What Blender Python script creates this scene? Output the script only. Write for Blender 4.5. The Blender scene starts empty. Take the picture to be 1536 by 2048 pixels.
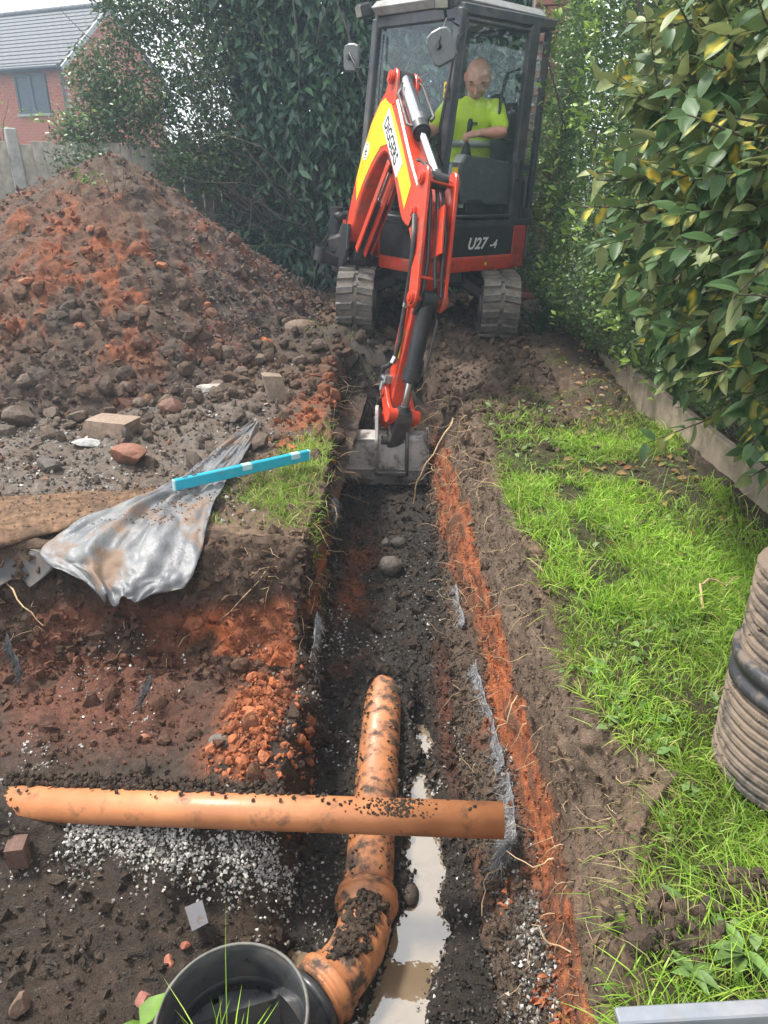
import bpy, math, random
import numpy as np
from mathutils import Vector, Matrix
rng = np.random.default_rng(11)
random.seed(5)
S = bpy.context.scene
COL = S.collection
# ------------------------------------------------------------------ camera
cam = bpy.data.cameras.new('camera')
cam.sensor_fit = 'VERTICAL'; cam.sensor_height = 36.0; cam.lens = 1450 / 2048 * 36
cam.clip_start = 0.05; cam.clip_end = 1500
cam_o = bpy.data.objects.new('camera', cam); COL.objects.link(cam_o)
cam_o.location = (0, 0, 1.4); cam_o.rotation_euler = (math.radians(65), 0, math.radians(3.2))
S.camera = cam_o
# ------------------------------------------------------------------ light
SUN_EL, SUN_AZ = 60.0, -68.0           # the sun stands high over the left, behind thin cloud
W = bpy.data.worlds.new('World'); S.world = W; W.use_nodes = True
nt = W.node_tree; nt.nodes.clear()
wo = nt.nodes.new('ShaderNodeOutputWorld'); bg = nt.nodes.new('ShaderNodeBackground')
sky = nt.nodes.new('ShaderNodeTexSky'); sky.sky_type = 'NISHITA'; sky.sun_disc = False
sky.sun_elevation = math.radians(SUN_EL); sky.sun_rotation = math.radians(SUN_AZ)
tc = nt.nodes.new('ShaderNodeTexCoord'); mp = nt.nodes.new('ShaderNodeMapping'); mp.inputs['Scale'].default_value = (1, 1, 2.2)
nz = nt.nodes.new('ShaderNodeTexNoise'); nz.inputs['Scale'].default_value = 2.4; nz.inputs['Detail'].default_value = 7; nz.inputs['Roughness'].default_value = .55
cr = nt.nodes.new('ShaderNodeValToRGB'); cr.color_ramp.elements[0].position = .36; cr.color_ramp.elements[0].color = (.35,)*3 + (1,)
cr.color_ramp.elements[1].position = .52; cr.color_ramp.elements[1].color = (1, 1, 1, 1)
mx = nt.nodes.new('ShaderNodeMix'); mx.data_type = 'RGBA'
mx.inputs['B'].default_value = (7.6, 7.75, 7.9, 1)
L = nt.links.new
L(tc.outputs['Generated'], mp.inputs['Vector']); L(mp.outputs['Vector'], nz.inputs['Vector']); L(nz.outputs['Fac'], cr.inputs['Fac'])
L(cr.outputs['Color'], mx.inputs['Factor']); L(sky.outputs['Color'], mx.inputs['A'])
L(mx.outputs['Result'], bg.inputs['Color']); bg.inputs['Strength'].default_value = 0.10
L(bg.outputs['Background'], wo.inputs['Surface'])
sun = bpy.data.lights.new('sun', 'SUN'); sun.energy = 2.3; sun.angle = math.radians(9); sun.color = (1, .955, .88)
sun_o = bpy.data.objects.new('sun', sun); COL.objects.link(sun_o)
_e, _a = math.radians(SUN_EL), math.radians(SUN_AZ)
sun_dir = Vector((math.sin(_a) * math.cos(_e), math.cos(_a) * math.cos(_e), math.sin(_e)))
sun_o.rotation_euler = sun_dir.to_track_quat('Z', 'Y').to_euler(); sun_o.location = (0, 0, 30)
S.view_settings.view_transform = 'Standard'; S.view_settings.look = 'None'
S.view_settings.exposure = 1.42; S.view_settings.gamma = 1.0
S.render.engine = 'CYCLES'
S.cycles.max_bounces = 8; S.cycles.transparent_max_bounces = 16; S.cycles.volume_bounces = 1
S.cycles.use_denoising = True
# ------------------------------------------------------------------ helpers
def tag(o, label=None, cat=None, group=None, kind=None):
    if label: o['label'] = label
    if cat: o['category'] = cat
    if group: o['group'] = group
    if kind: o['kind'] = kind
    return o
def empty(name, loc, label=None, cat=None, group=None, parent=None):
    o = bpy.data.objects.new(name, None); COL.objects.link(o); o.empty_display_size = .1
    p = Vector(loc) - (wloc(parent) if parent else Vector((0, 0, 0)))
    o.location = p
    if parent: o.parent = parent
    return tag(o, label, cat, group)
def wloc(o):
    v = Vector((0, 0, 0))
    while o is not None:
        v = v + o.location; o = o.parent
    return v
def mesh_np(name, V, Fq, Ft=None, smooth=True, cols=None, attrs=None):
    """mesh from numpy arrays: quads Fq (n,4) and triangles Ft (m,3)"""
    me = bpy.data.meshes.new(name)
    V = np.ascontiguousarray(V, dtype=np.float32)
    me.vertices.add(len(V)); me.vertices.foreach_set('co', V.ravel())
    nq = 0 if Fq is None else len(Fq); ntr = 0 if Ft is None else len(Ft)
    idx = []
    if nq: idx.append(np.asarray(Fq, np.int32).ravel())
    if ntr: idx.append(np.asarray(Ft, np.int32).ravel())
    idx = np.concatenate(idx)
    me.loops.add(len(idx)); me.loops.foreach_set('vertex_index', idx)
    me.polygons.add(nq + ntr)
    st = np.concatenate([np.arange(nq) * 4, nq * 4 + np.arange(ntr) * 3]).astype(np.int32)
    me.polygons.foreach_set('loop_start', st)
    me.polygons.foreach_set('use_smooth', np.full(nq + ntr, bool(smooth)))
    me.update(calc_edges=True); me.validate()
    if cols is not None:
        c = np.ones((len(V), 4), np.float32); c[:, :cols.shape[1]] = cols
        a = me.color_attributes.new('Col', 'FLOAT_COLOR', 'POINT'); a.data.foreach_set('color', c.ravel())
    for k, v in (attrs or {}).items():
        a = me.attributes.new(k, 'FLOAT', 'POINT'); a.data.foreach_set('value', np.asarray(v, np.float32))
    return me
def link(name, me, mat=None, parent=None, loc=(0, 0, 0)):
    o = bpy.data.objects.new(name, me); COL.objects.link(o)
    if mat is not None:
        if not me.materials: me.materials.append(mat)
    if parent: o.parent = parent
    o.location = loc
    return o
def frame_of(d, up=(0, 0, 1)):
    d = Vector(d).normalized(); u = Vector(up)
    if abs(d.dot(u)) > .98: u = Vector((1, 0, 0))
    a = d.cross(u).normalized(); b = a.cross(d).normalized()
    return d, a, b
class MB:
    """collects shapes given in world coordinates, built as one mesh object"""
    def __init__(s): s.v = []; s.f = []; s.sm = []
    def add(s, vs, fs, smooth=False):
        n = len(s.v); s.v += [tuple(v) for v in vs]; s.f += [[i + n for i in f] for f in fs]; s.sm += [smooth] * len(fs); return s
    def frame_box(s, c, A, B, Cc, ha, hb, hc, bev=0.0):
        """box by centre, three axes and half sizes, with chamfered long edges when bev"""
        c = Vector(c); A = Vector(A).normalized(); B = Vector(B).normalized(); Cc = Vector(Cc).normalized()
        if bev <= 0:
            vs = [c + A * (sa * ha) + B * (sb * hb) + Cc * (sc * hc) for sa in (-1, 1) for sb in (-1, 1) for sc in (-1, 1)]
            return s.add(vs, [(0, 1, 3, 2), (4, 6, 7, 5), (0, 4, 5, 1), (2, 3, 7, 6), (0, 2, 6, 4), (1, 5, 7, 3)])
        def ring(u, k):
            x, y = hb - k, hc - k; b = bev
            return [c + A * u + B * p + Cc * q for p, q in ((x - b, y), (x, y - b), (x, -y + b), (x - b, -y), (-x + b, -y), (-x, -y + b), (-x, y - b), (-x + b, y))]
        rs = [ring(-ha, bev * .7), ring(-ha + bev, 0), ring(ha - bev, 0), ring(ha, bev * .7)]
        vs = sum(rs, []); fs = []
        for k in range(3):
            for i in range(8): fs.append((k * 8 + i, k * 8 + (i + 1) % 8, k * 8 + 8 + (i + 1) % 8, k * 8 + 8 + i))
        fs.append(tuple(range(7, -1, -1))); fs.append(tuple(range(24, 32)))
        return s.add(vs, fs)
    def box(s, lo, hi, bev=0.0):
        lo = Vector(lo); hi = Vector(hi); c = (lo + hi) / 2; h = (hi - lo) / 2
        return s.frame_box(c, (1, 0, 0), (0, 1, 0), (0, 0, 1), h.x, h.y, h.z, bev)
    def beam(s, p, q, w, h, up=(0, 0, 1), bev=0.0):
        p = Vector(p); q = Vector(q); d, a, b = frame_of(q - p, up)
        return s.frame_box((p + q) / 2, d, a, b, (q - p).length / 2, w / 2, h / 2, bev)
    def cyl(s, p, q, r, r2=None, n=16, caps=True, smooth=True):
        p = Vector(p); q = Vector(q); r2 = r if r2 is None else r2
        d, a, b = frame_of(q - p); vs = []
        for P, R in ((p, r), (q, r2)):
            vs += [P + a * (R * math.cos(t * 2 * math.pi / n)) + b * (R * math.sin(t * 2 * math.pi / n)) for t in range(n)]
        s.add(vs, [(i, (i + 1) % n, n + (i + 1) % n, n + i) for i in range(n)], smooth)
        if caps:
            s.add(vs[:n], [tuple(range(n - 1, -1, -1))]); s.add(vs[n:], [tuple(range(n))])
        return s
    def tube(s, pts, r, n=8, smooth=True, caps=True):
        """round tube along a path; r a number or a list"""
        P = [Vector(p) for p in pts]; m = len(P); R = r if isinstance(r, (list, tuple, np.ndarray)) else [r] * m
        vs = []; a = None
        for i in range(m):
            d = (P[min(i + 1, m - 1)] - P[max(i - 1, 0)]).normalized()
            if a is None: _, a, b = frame_of(d)
            else:
                a = (a - d * a.dot(d)).normalized(); b = d.cross(a)
            vs += [P[i] + a * (R[i] * math.cos(t * 2 * math.pi / n)) + b * (R[i] * math.sin(t * 2 * math.pi / n)) for t in range(n)]
        fs = [(k * n + i, k * n + (i + 1) % n, (k + 1) * n + (i + 1) % n, (k + 1) * n + i) for k in range(m - 1) for i in range(n)]
        s.add(vs, fs, smooth)
        if caps: s.add(vs[:n], [tuple(range(n - 1, -1, -1))]); s.add(vs[-n:], [tuple(range(n))])
        return s
    def lathe(s, c, axis, prof, n=40, smooth=True, a0=0.0, a1=2 * math.pi):
        """prof: list of (radius, height along axis)"""
        c = Vector(c); d, a, b = frame_of(axis); full = abs(a1 - a0 - 2 * math.pi) < 1e-6
        vs = []; N = n if full else n + 1
        for r, h in prof:
            for t in range(N):
                w = a0 + (a1 - a0) * t / n
                vs.append(c + d * h + a * (r * math.cos(w)) + b * (r * math.sin(w)))
        fs = []
        for k in range(len(prof) - 1):
            for i in range(n):
                j = (i + 1) % N
                fs.append((k * N + i, k * N + j, (k + 1) * N + j, (k + 1) * N + i))
        return s.add(vs, fs, smooth)
    def prism(s, poly, nrm, th, smooth=False, bev=0.0):
        """poly: 3D points in a plane, extruded by +-th/2 along nrm; bev chamfers the rim"""
        n = Vector(nrm).normalized(); P = [Vector(p) for p in poly]; m = len(P)
        if bev > 0:
            c = sum(P, Vector()) / m
            inn = []
            for i in range(m):
                e1 = (P[i] - P[i - 1]).normalized(); e2 = (P[(i + 1) % m] - P[i]).normalized()
                k = n.cross(e1) + n.cross(e2)
                if k.length < 1e-6: k = n.cross(e1)
                k.normalize(); inn.append(k)
            area = sum((P[i] - c).cross(P[(i + 1) % m] - c).dot(n) for i in range(m))
            sg = 1 if area > 0 else -1
            I = [P[i] + inn[i] * (bev * sg) for i in range(m)]
            L4 = [[p - n * (th / 2) for p in I], [p - n * (th / 2 - bev) for p in P], [p + n * (th / 2 - bev) for p in P], [p + n * (th / 2) for p in I]]
        else:
            L4 = [[p - n * (th / 2) for p in P], [p + n * (th / 2) for p in P]]
        vs = sum(L4, []); fs = []
        for k in range(len(L4) - 1):
            for i in range(m): fs.append((k * m + i, k * m + (i + 1) % m, (k + 1) * m + (i + 1) % m, (k + 1) * m + i))
        fs.append(tuple(range(m - 1, -1, -1))); fs.append(tuple(range((len(L4) - 1) * m, len(L4) * m)))
        return s.add(vs, fs, smooth)
    def sphere(s, c, r, n=12, m=8, sc=(1, 1, 1)):
        c = Vector(c); vs = [c + Vector((0, 0, r * sc[2]))]; fs = []
        for k in range(1, m):
            t = math.pi * k / m
            vs += [c + Vector((r * sc[0] * math.sin(t) * math.cos(2 * math.pi * i / n), r * sc[1] * math.sin(t) * math.sin(2 * math.pi * i / n), r * sc[2] * math.cos(t))) for i in range(n)]
        vs.append(c - Vector((0, 0, r * sc[2])))
        for i in range(n): fs.append((0, 1 + i, 1 + (i + 1) % n))
        for k in range(m - 2):
            for i in range(n): fs.append((1 + k * n + i, 1 + (k + 1) * n + i, 1 + (k + 1) * n + (i + 1) % n, 1 + k * n + (i + 1) % n))
        b = 1 + (m - 2) * n
        for i in range(n): fs.append((b + i, len(vs) - 1, b + (i + 1) % n))
        return s.add(vs, fs, True)
    def build(s, name, mat, parent=None, at=None, recalc=True):
        """parts: vertices become local to the parent; things: local to at"""
        o0 = wloc(parent) if parent else Vector(at if at is not None else (0, 0, 0))
        me = bpy.data.meshes.new(name)
        me.from_pydata([(v[0] - o0.x, v[1] - o0.y, v[2] - o0.z) for v in s.v], [], s.f)
        me.polygons.foreach_set('use_smooth', s.sm); me.update()
        if recalc:
            import bmesh
            bm = bmesh.new(); bm.from_mesh(me); bmesh.ops.recalc_face_normals(bm, faces=bm.faces); bm.to_mesh(me); bm.free()
        return link(name, me, mat, parent, (0, 0, 0) if parent else o0)
# ------------------------------------------------------------------ noise in numpy
def _h(ix, iy, iz, k=0):
    n = (ix.astype(np.int64) * 374761393 + iy.astype(np.int64) * 668265263 + iz.astype(np.int64) * 2147483647 + k * 1274126177) & 0xffffffff
    n = ((n ^ (n >> 13)) * 1274126177) & 0xffffffff
    n = ((n ^ (n >> 16)) * 2246822519) & 0xffffffff
    return ((n ^ (n >> 15)) & 0xffffff) / float(0xffffff)
def vnoise(x, y, z, k=0):
    fx, fy, fz = np.floor(x), np.floor(y), np.floor(z)
    ix, iy, iz = fx.astype(np.int64), fy.astype(np.int64), fz.astype(np.int64)
    u, v, w = x - fx, y - fy, z - fz
    u = u*u*u*(u*(u*6-15)+10); v = v*v*v*(v*(v*6-15)+10); w = w*w*w*(w*(w*6-15)+10)
    r = 0
    for a in (0, 1):
        for b in (0, 1):
            for c in (0, 1):
                r = r + _h(ix+a, iy+b, iz+c, k) * (u if a else 1-u) * (v if b else 1-v) * (w if c else 1-w)
    return r * 2 - 1
def fbm(x, y, z, oct=4, k=0, gain=.5):
    a, r, t = 1.0, 0, 0
    for i in range(oct):
        r = r + a * vnoise(x, y, z, k + i * 7); t += a; a *= gain; x, y, z = x*2.03+11.3, y*2.03-7.1, z*2.03+3.7
    return r / t
def worley(x, y, z, k=0):
    fx, fy, fz = np.floor(x).astype(np.int64), np.floor(y).astype(np.int64), np.floor(z).astype(np.int64)
    d = np.full(x.shape, 9.0)
    for a in (-1, 0, 1):
        for b in (-1, 0, 1):
            for c in (-1, 0, 1):
                i, j, l = fx+a, fy+b, fz+c
                q = (i + _h(i, j, l, k) - x)**2 + (j + _h(i, j, l, k+1) - y)**2 + (l + _h(i, j, l, k+2) - z)**2
                d = np.minimum(d, q)
    return np.sqrt(d)
def sstep(a, b, x):
    t = np.clip((x - a) / (b - a), 0, 1); return t*t*(3-2*t)
def lerp(a, b, t): return a + (b - a) * t
def grid_normals(P):
    dx = np.gradient(P, axis=1); dy = np.gradient(P, axis=0)
    n = np.cross(dx, dy); return n / np.maximum(np.linalg.norm(n, axis=2, keepdims=True), 1e-9)
def grid_faces(m, n):
    i = np.arange(m - 1)[:, None] * n + np.arange(n - 1)[None]
    return np.stack([i, i + 1, i + n + 1, i + n], -1).reshape(-1, 4)
# ------------------------------------------------------------------ materials
def nmat(name):
    m = bpy.data.materials.new(name); m.use_nodes = True
    n = m.node_tree; p = n.nodes['Principled BSDF']; return m, n, p
def mat(name, col, rough=.5, metal=0., var=.12, nscale=18., bump=0., bscale=60., spec=.5, dirt=None, dirt_amt=.5, dscale=6., coat=0., dlo=.48, dhi=.62, rvar=.12):
    """painted or plain material: colour mottled by noise, optional patches of dirt, optional bump"""
    m, n, p = nmat(name); N = n.nodes.new; Lk = n.links.new
    tc = N('ShaderNodeTexCoord'); t1 = N('ShaderNodeTexNoise'); t1.inputs['Scale'].default_value = nscale; t1.inputs['Detail'].default_value = 5
    Lk(tc.outputs['Object'], t1.inputs['Vector'])
    mr = N('ShaderNodeMapRange'); mr.inputs['From Min'].default_value = .3; mr.inputs['From Max'].default_value = .7
    mr.inputs['To Min'].default_value = 1 - var; mr.inputs['To Max'].default_value = 1 + var; Lk(t1.outputs['Fac'], mr.inputs['Value'])
    mm = N('ShaderNodeMix'); mm.data_type = 'RGBA'; mm.blend_type = 'MULTIPLY'; mm.inputs['Factor'].default_value = 1
    mm.inputs['A'].default_value = (*col, 1); Lk(mr.outputs['Result'], mm.inputs['B'])
    out = mm.outputs['Result']; rr = N('ShaderNodeMapRange'); rr.inputs['To Min'].default_value = max(rough - rvar, .03); rr.inputs['To Max'].default_value = min(rough + rvar, 1)
    Lk(t1.outputs['Fac'], rr.inputs['Value']); rout = rr.outputs['Result']
    if dirt is not None:
        t2 = N('ShaderNodeTexNoise'); t2.inputs['Scale'].default_value = dscale; t2.inputs['Detail'].default_value = 9; t2.inputs['Roughness'].default_value = .68
        Lk(tc.outputs['Object'], t2.inputs['Vector'])
        r2 = N('ShaderNodeValToRGB'); r2.color_ramp.elements[0].position = dlo; r2.color_ramp.elements[1].position = dhi
        r2.color_ramp.elements[1].color = (dirt_amt,)*3 + (1,); r2.color_ramp.elements[0].color = (0, 0, 0, 1)
        Lk(t2.outputs['Fac'], r2.inputs['Fac'])
        m2 = N('ShaderNodeMix'); m2.data_type = 'RGBA'; Lk(r2.outputs['Color'], m2.inputs['Factor']); Lk(out, m2.inputs['A']); m2.inputs['B'].default_value = (*dirt, 1)
        out = m2.outputs['Result']
        m3 = N('ShaderNodeMix'); Lk(r2.outputs['Color'], m3.inputs['Factor']); Lk(rout, m3.inputs['A']); m3.inputs['B'].default_value = .85; rout = m3.outputs['Result']
        if metal:
            m4 = N('ShaderNodeMix'); Lk(r2.outputs['Color'], m4.inputs['Factor']); m4.inputs['A'].default_value = metal; m4.inputs['B'].default_value = 0.; Lk(m4.outputs['Result'], p.inputs['Metallic'])
    Lk(out, p.inputs['Base Color']); Lk(rout, p.inputs['Roughness'])
    if not (dirt is not None and metal): p.inputs['Metallic'].default_value = metal
    p.inputs['Specular IOR Level'].default_value = spec; p.inputs['Coat Weight'].default_value = coat; p.inputs['Coat Roughness'].default_value = .15
    if bump:
        t3 = N('ShaderNodeTexNoise'); t3.inputs['Scale'].default_value = bscale; t3.inputs['Detail'].default_value = 6; Lk(tc.outputs['Object'], t3.inputs['Vector'])
        b = N('ShaderNodeBump'); b.inputs['Strength'].default_value = 1; b.inputs['Distance'].default_value = bump; Lk(t3.outputs['Fac'], b.inputs['Height']); Lk(b.outputs['Normal'], p.inputs['Normal'])
    return m
def earth_mat(name, bump=.011, bs=62.):
    """soil: colour from the mesh's own strata attribute, broken up by noise, grit and bump; wet where the wet attribute says"""
    m, n, p = nmat(name); N = n.nodes.new; Lk = n.links.new
    at = N('ShaderNodeAttribute'); at.attribute_name = 'Col'; wt = N('ShaderNodeAttribute'); wt.attribute_name = 'wet'
    tc = N('ShaderNodeTexCoord')
    def noise(sc, det=6, ro=.6):
        t = N('ShaderNodeTexNoise'); t.inputs['Scale'].default_value = sc; t.inputs['Detail'].default_value = det; t.inputs['Roughness'].default_value = ro
        Lk(tc.outputs['Object'], t.inputs['Vector']); return t
    a, b, c = noise(34), noise(150, 4), noise(7, 5)
    def mr(src, lo, hi, a0=.3, a1=.7):
        q = N('ShaderNodeMapRange'); q.inputs['From Min'].default_value = a0; q.inputs['From Max'].default_value = a1; q.inputs['To Min'].default_value = lo; q.inputs['To Max'].default_value = hi
        Lk(src, q.inputs['Value']); return q.outputs['Result']
    def mul(x, y):
        q = N('ShaderNodeMix'); q.data_type = 'RGBA'; q.blend_type = 'MULTIPLY'; q.inputs['Factor'].default_value = 1; Lk(x, q.inputs['A']); Lk(y, q.inputs['B']); return q.outputs['Result']
    col = mul(at.outputs['Color'], mr(a.outputs['Fac'], .62, 1.38)); col = mul(col, mr(b.outputs['Fac'], .7, 1.32)); col = mul(col, mr(c.outputs['Fac'], .82, 1.18))
    # pale grit
    v = N('ShaderNodeTexVoronoi'); v.inputs['Scale'].default_value = 95; Lk(tc.outputs['Object'], v.inputs['Vector'])
    q = N('ShaderNodeMapRange'); q.inputs['From Min'].default_value = .22; q.inputs['From Max'].default_value = .14; Lk(v.outputs['Distance'], q.inputs['Value'])
    sx = N('ShaderNodeSeparateColor'); Lk(v.outputs['Color'], sx.inputs['Color'])
    gt = N('ShaderNodeMath'); gt.operation = 'GREATER_THAN'; gt.inputs[1].default_value = .93; Lk(sx.outputs['Red'], gt.inputs[0])
    mu = N('ShaderNodeMath'); mu.operation = 'MULTIPLY'; Lk(q.outputs['Result'], mu.inputs[0]); Lk(gt.outputs['Value'], mu.inputs[1])
    g = N('ShaderNodeMix'); g.data_type = 'RGBA'; Lk(mu.outputs['Value'], g.inputs['Factor']); Lk(col, g.inputs['A']); g.inputs['B'].default_value = (.24, .2, .16, 1)
    Lk(g.outputs['Result'], p.inputs['Base Color'])
    ro = N('ShaderNodeMapRange'); ro.inputs['To Min'].default_value = .92; ro.inputs['To Max'].default_value = .38; Lk(wt.outputs['Fac'], ro.inputs['Value'])
    Lk(ro.outputs['Result'], p.inputs['Roughness']); p.inputs['Specular IOR Level'].default_value = .35
    h = N('ShaderNodeMath'); h.operation = 'MULTIPLY_ADD'; Lk(noise(bs, 8, .65).outputs['Fac'], h.inputs[0]); h.inputs[1].default_value = 1; Lk(mr(noise(240, 3).outputs['Fac'], 0, .35), h.inputs[2])
    bp = N('ShaderNodeBump'); bp.inputs['Strength'].default_value = 1; bp.inputs['Distance'].default_value = bump; Lk(h.outputs['Value'], bp.inputs['Height']); Lk(bp.outputs['Normal'], p.inputs['Normal'])
    return m
def attr_mat(name, rough=.6, var=.2, nscale=20, trans=0., spec=.4, bump=0., sheen=0.):
    """colour from the mesh's colour attribute (leaves, blades, stones)"""
    m, n, p = nmat(name); N = n.nodes.new; Lk = n.links.new
    at = N('ShaderNodeAttribute'); at.attribute_name = 'Col'; tc = N('ShaderNodeTexCoord')
    t = N('ShaderNodeTexNoise'); t.inputs['Scale'].default_value = nscale; t.inputs['Detail'].default_value = 4; Lk(tc.outputs['Object'], t.inputs['Vector'])
    q = N('ShaderNodeMapRange'); q.inputs['From Min'].default_value = .3; q.inputs['From Max'].default_value = .7; q.inputs['To Min'].default_value = 1 - var; q.inputs['To Max'].default_value = 1 + var; Lk(t.outputs['Fac'], q.inputs['Value'])
    mm = N('ShaderNodeMix'); mm.data_type = 'RGBA'; mm.blend_type = 'MULTIPLY'; mm.inputs['Factor'].default_value = 1; Lk(at.outputs['Color'], mm.inputs['A']); Lk(q.outputs['Result'], mm.inputs['B'])
    Lk(mm.outputs['Result'], p.inputs['Base Color']); p.inputs['Roughness'].default_value = rough; p.inputs['Specular IOR Level'].default_value = spec
    if bump:
        t3 = N('ShaderNodeTexNoise'); t3.inputs['Scale'].default_value = nscale * 3; t3.inputs['Detail'].default_value = 6; Lk(tc.outputs['Object'], t3.inputs['Vector'])
        b = N('ShaderNodeBump'); b.inputs['Distance'].default_value = bump; Lk(t3.outputs['Fac'], b.inputs['Height']); Lk(b.outputs['Normal'], p.inputs['Normal'])
    if trans:
        tr = N('ShaderNodeBsdfTranslucent'); Lk(mm.outputs['Result'], tr.inputs['Color']); ms = N('ShaderNodeMixShader'); ms.inputs['Fac'].default_value = trans
        o = n.nodes['Material Output']; Lk(p.outputs['BSDF'], ms.inputs[1]); Lk(tr.outputs['BSDF'], ms.inputs[2]); Lk(ms.outputs['Shader'], o.inputs['Surface'])
    return m
# ------------------------------------------------------------------ scattered pieces (numpy)
def ico(sub=0):
    t = (1 + 5**.5) / 2
    v = np.array([(-1,t,0),(1,t,0),(-1,-t,0),(1,-t,0),(0,-1,t),(0,1,t),(0,-1,-t),(0,1,-t),(t,0,-1),(t,0,1),(-t,0,-1),(-t,0,1)], float)
    f = [(0,11,5),(0,5,1),(0,1,7),(0,7,10),(0,10,11),(1,5,9),(5,11,4),(11,10,2),(10,7,6),(7,1,8),(3,9,4),(3,4,2),(3,2,6),(3,6,8),(3,8,9),(4,9,5),(2,4,11),(6,2,10),(8,6,7),(9,8,1)]
    v /= np.linalg.norm(v[0]); v = [tuple(q) for q in v]
    for _ in range(sub):
        nf = []; cache = {}
        def mid(a, b):
            k = (min(a, b), max(a, b))
            if k not in cache:
                q = np.array(v[a]) + np.array(v[b]); q /= np.linalg.norm(q); v.append(tuple(q)); cache[k] = len(v) - 1
            return cache[k]
        for a, b, c in f:
            x, y, z = mid(a, b), mid(b, c), mid(c, a); nf += [(a, x, z), (b, y, x), (c, z, y), (x, y, z)]
        f = nf
    return np.array(v), np.array(f)
def rot_rand(n, r):
    q = r.normal(size=(n, 4)); q /= np.linalg.norm(q, axis=1, keepdims=True); w, x, y, z = q.T
    return np.stack([np.stack([1-2*(y*y+z*z), 2*(x*y-z*w), 2*(x*z+y*w)], -1), np.stack([2*(x*y+z*w), 1-2*(x*x+z*z), 2*(y*z-x*w)], -1), np.stack([2*(x*z-y*w), 2*(y*z+x*w), 1-2*(x*x+y*y)], -1)], 1)
OCT = (np.array([(1., 0, 0), (-1, 0, 0), (0, 1, 0), (0, -1, 0), (0, 0, 1), (0, 0, -1)]), np.array([(0, 2, 4), (2, 1, 4), (1, 3, 4), (3, 0, 4), (2, 0, 5), (1, 2, 5), (3, 1, 5), (0, 3, 5)]))
def lumps(pos, size, cols, r, sub=0, rough=.28, flat=.75, nvar=24):
    """many small irregular stones or clods as one mesh: (V, F, C)"""
    bv, bf = ico(sub) if sub >= 0 else OCT; n = len(pos); vs = []
    for i in range(nvar):
        s = 1 + r.uniform(-rough, rough, len(bv)) if sub <= 0 else 1 + rough * 1.6 * fbm(bv[:,0]*1.3+i*9, bv[:,1]*1.3, bv[:,2]*1.3, 3, i)
        if sub > 0: s = s*(1 + r.uniform(-.13, .13, len(bv)))
        q = bv * s[:, None] * np.array([1, r.uniform(.6, 1), r.uniform(flat*.75, flat)])
        if sub > 0:                                                    # flatten a few faces
            for _ in range(5):
                d = r.normal(size=3); d /= np.linalg.norm(d); k = q @ d; c = r.uniform(.36, .72); q = q - np.maximum(k - c, 0)[:, None] * d * .85
        if sub < 0: q = q*np.array([1.15, 1.1, 1.05]) + r.normal(size=q.shape)*.13
        vs.append(q)
    vs = np.array(vs); pick = r.integers(0, nvar, n); R = rot_rand(n, r)
    V = np.einsum('nij,nvj->nvi', R, vs[pick]) * np.asarray(size)[:, None, None] + pos[:, None]
    Fc = bf[None] + (np.arange(n) * len(bv))[:, None, None]
    C = np.repeat(cols, len(bv), axis=0)
    return V.reshape(-1, 3), Fc.reshape(-1, 3), C
def aim(d, roll, r=None):
    """rotation matrices (n,3,3) whose columns are side, along (d), normal"""
    d = d / np.linalg.norm(d, axis=1, keepdims=True)
    up = np.where(np.abs(d[:, 2:3]) > .95, np.array([[1., 0, 0]]), np.array([[0., 0, 1]]))
    s = np.cross(d, up); s /= np.linalg.norm(s, axis=1, keepdims=True); nn = np.cross(s, d)
    c, sn = np.cos(roll)[:, None], np.sin(roll)[:, None]
    return np.stack([s * c + nn * sn, d, -s * sn + nn * c], 2)
# ================================================================== the ground with the trench
CH = (-.43, 1.06)                                  # inspection chamber
PUD = np.array([(2.55, -.005, .012), (2.42, .02, .03), (2.32, .05, .035), (2.24, .05, .012), (2.17, .03, .02), (2.1, .03, .05), (1.95, .03, .055), (1.8, .03, .066), (1.7, .045, .06),
                (1.62, .03, .05), (1.52, .035, .085), (1.42, .01, .085), (1.32, -.012, .09), (1.22, -.045, .095), (1.05, -.06, .08), (.9, -.06, .05)])[::-1]
WATER = -.752
def I(y, ys, vs): return np.interp(y, ys, vs)
YS = [.4, 1.0, 1.3, 1.6, 2.05, 2.65, 3.5, 4.8, 5.6]
def rw(y):
    xf = I(y, YS, [.28, .27, .25, .225, .193, .152, .119, .03, .0]); xo = I(y, YS, [.36, .37, .385, .385, .345, .26, .19, .07, .04])
    xt = I(y, YS, [.38, .39, .405, .415, .385, .32, .27, .13, .10]); zo = I(y, YS, [-.45, -.45, -.47, -.5, -.5, -.5, -.5, -.48, -.46])
    zt = I(y, YS, [-.25, -.26, -.28, -.3, -.3, -.3, -.3, -.28, -.26])
    ye = [.4, .8, .92, 1.07, 1.2, 1.28, 1.36, 1.43, 1.52, 1.6, 1.75, 1.97, 2.2, 2.46, 2.58, 2.7, 2.85, 3.16, 3.6, 4.2, 5.0, 6.0]
    xe = I(y, ye, [.36, .37, .40, .45, .50, .54, .60, .66, .60, .50, .455, .455, .45, .445, .50, .46, .42, .40, .375, .33, .20, .14])
    return xf, xo, xt, xe, zo, zt
def lw(y):
    return (I(y, [.4, 1.2, 1.6, 2.0, 2.6, 3.4, 4.8, 5.6], [-.36, -.36, -.375, -.385, -.435, -.475, -.575, -.60]),
            I(y, [.4, 1.2, 1.5, 1.7, 2.3, 2.6, 3.1, 3.6, 4.25, 5.3, 6], [-.50, -.52, -.50, -.425, -.44, -.50, -.485, -.495, -.565, -.70, -.72]))
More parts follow.
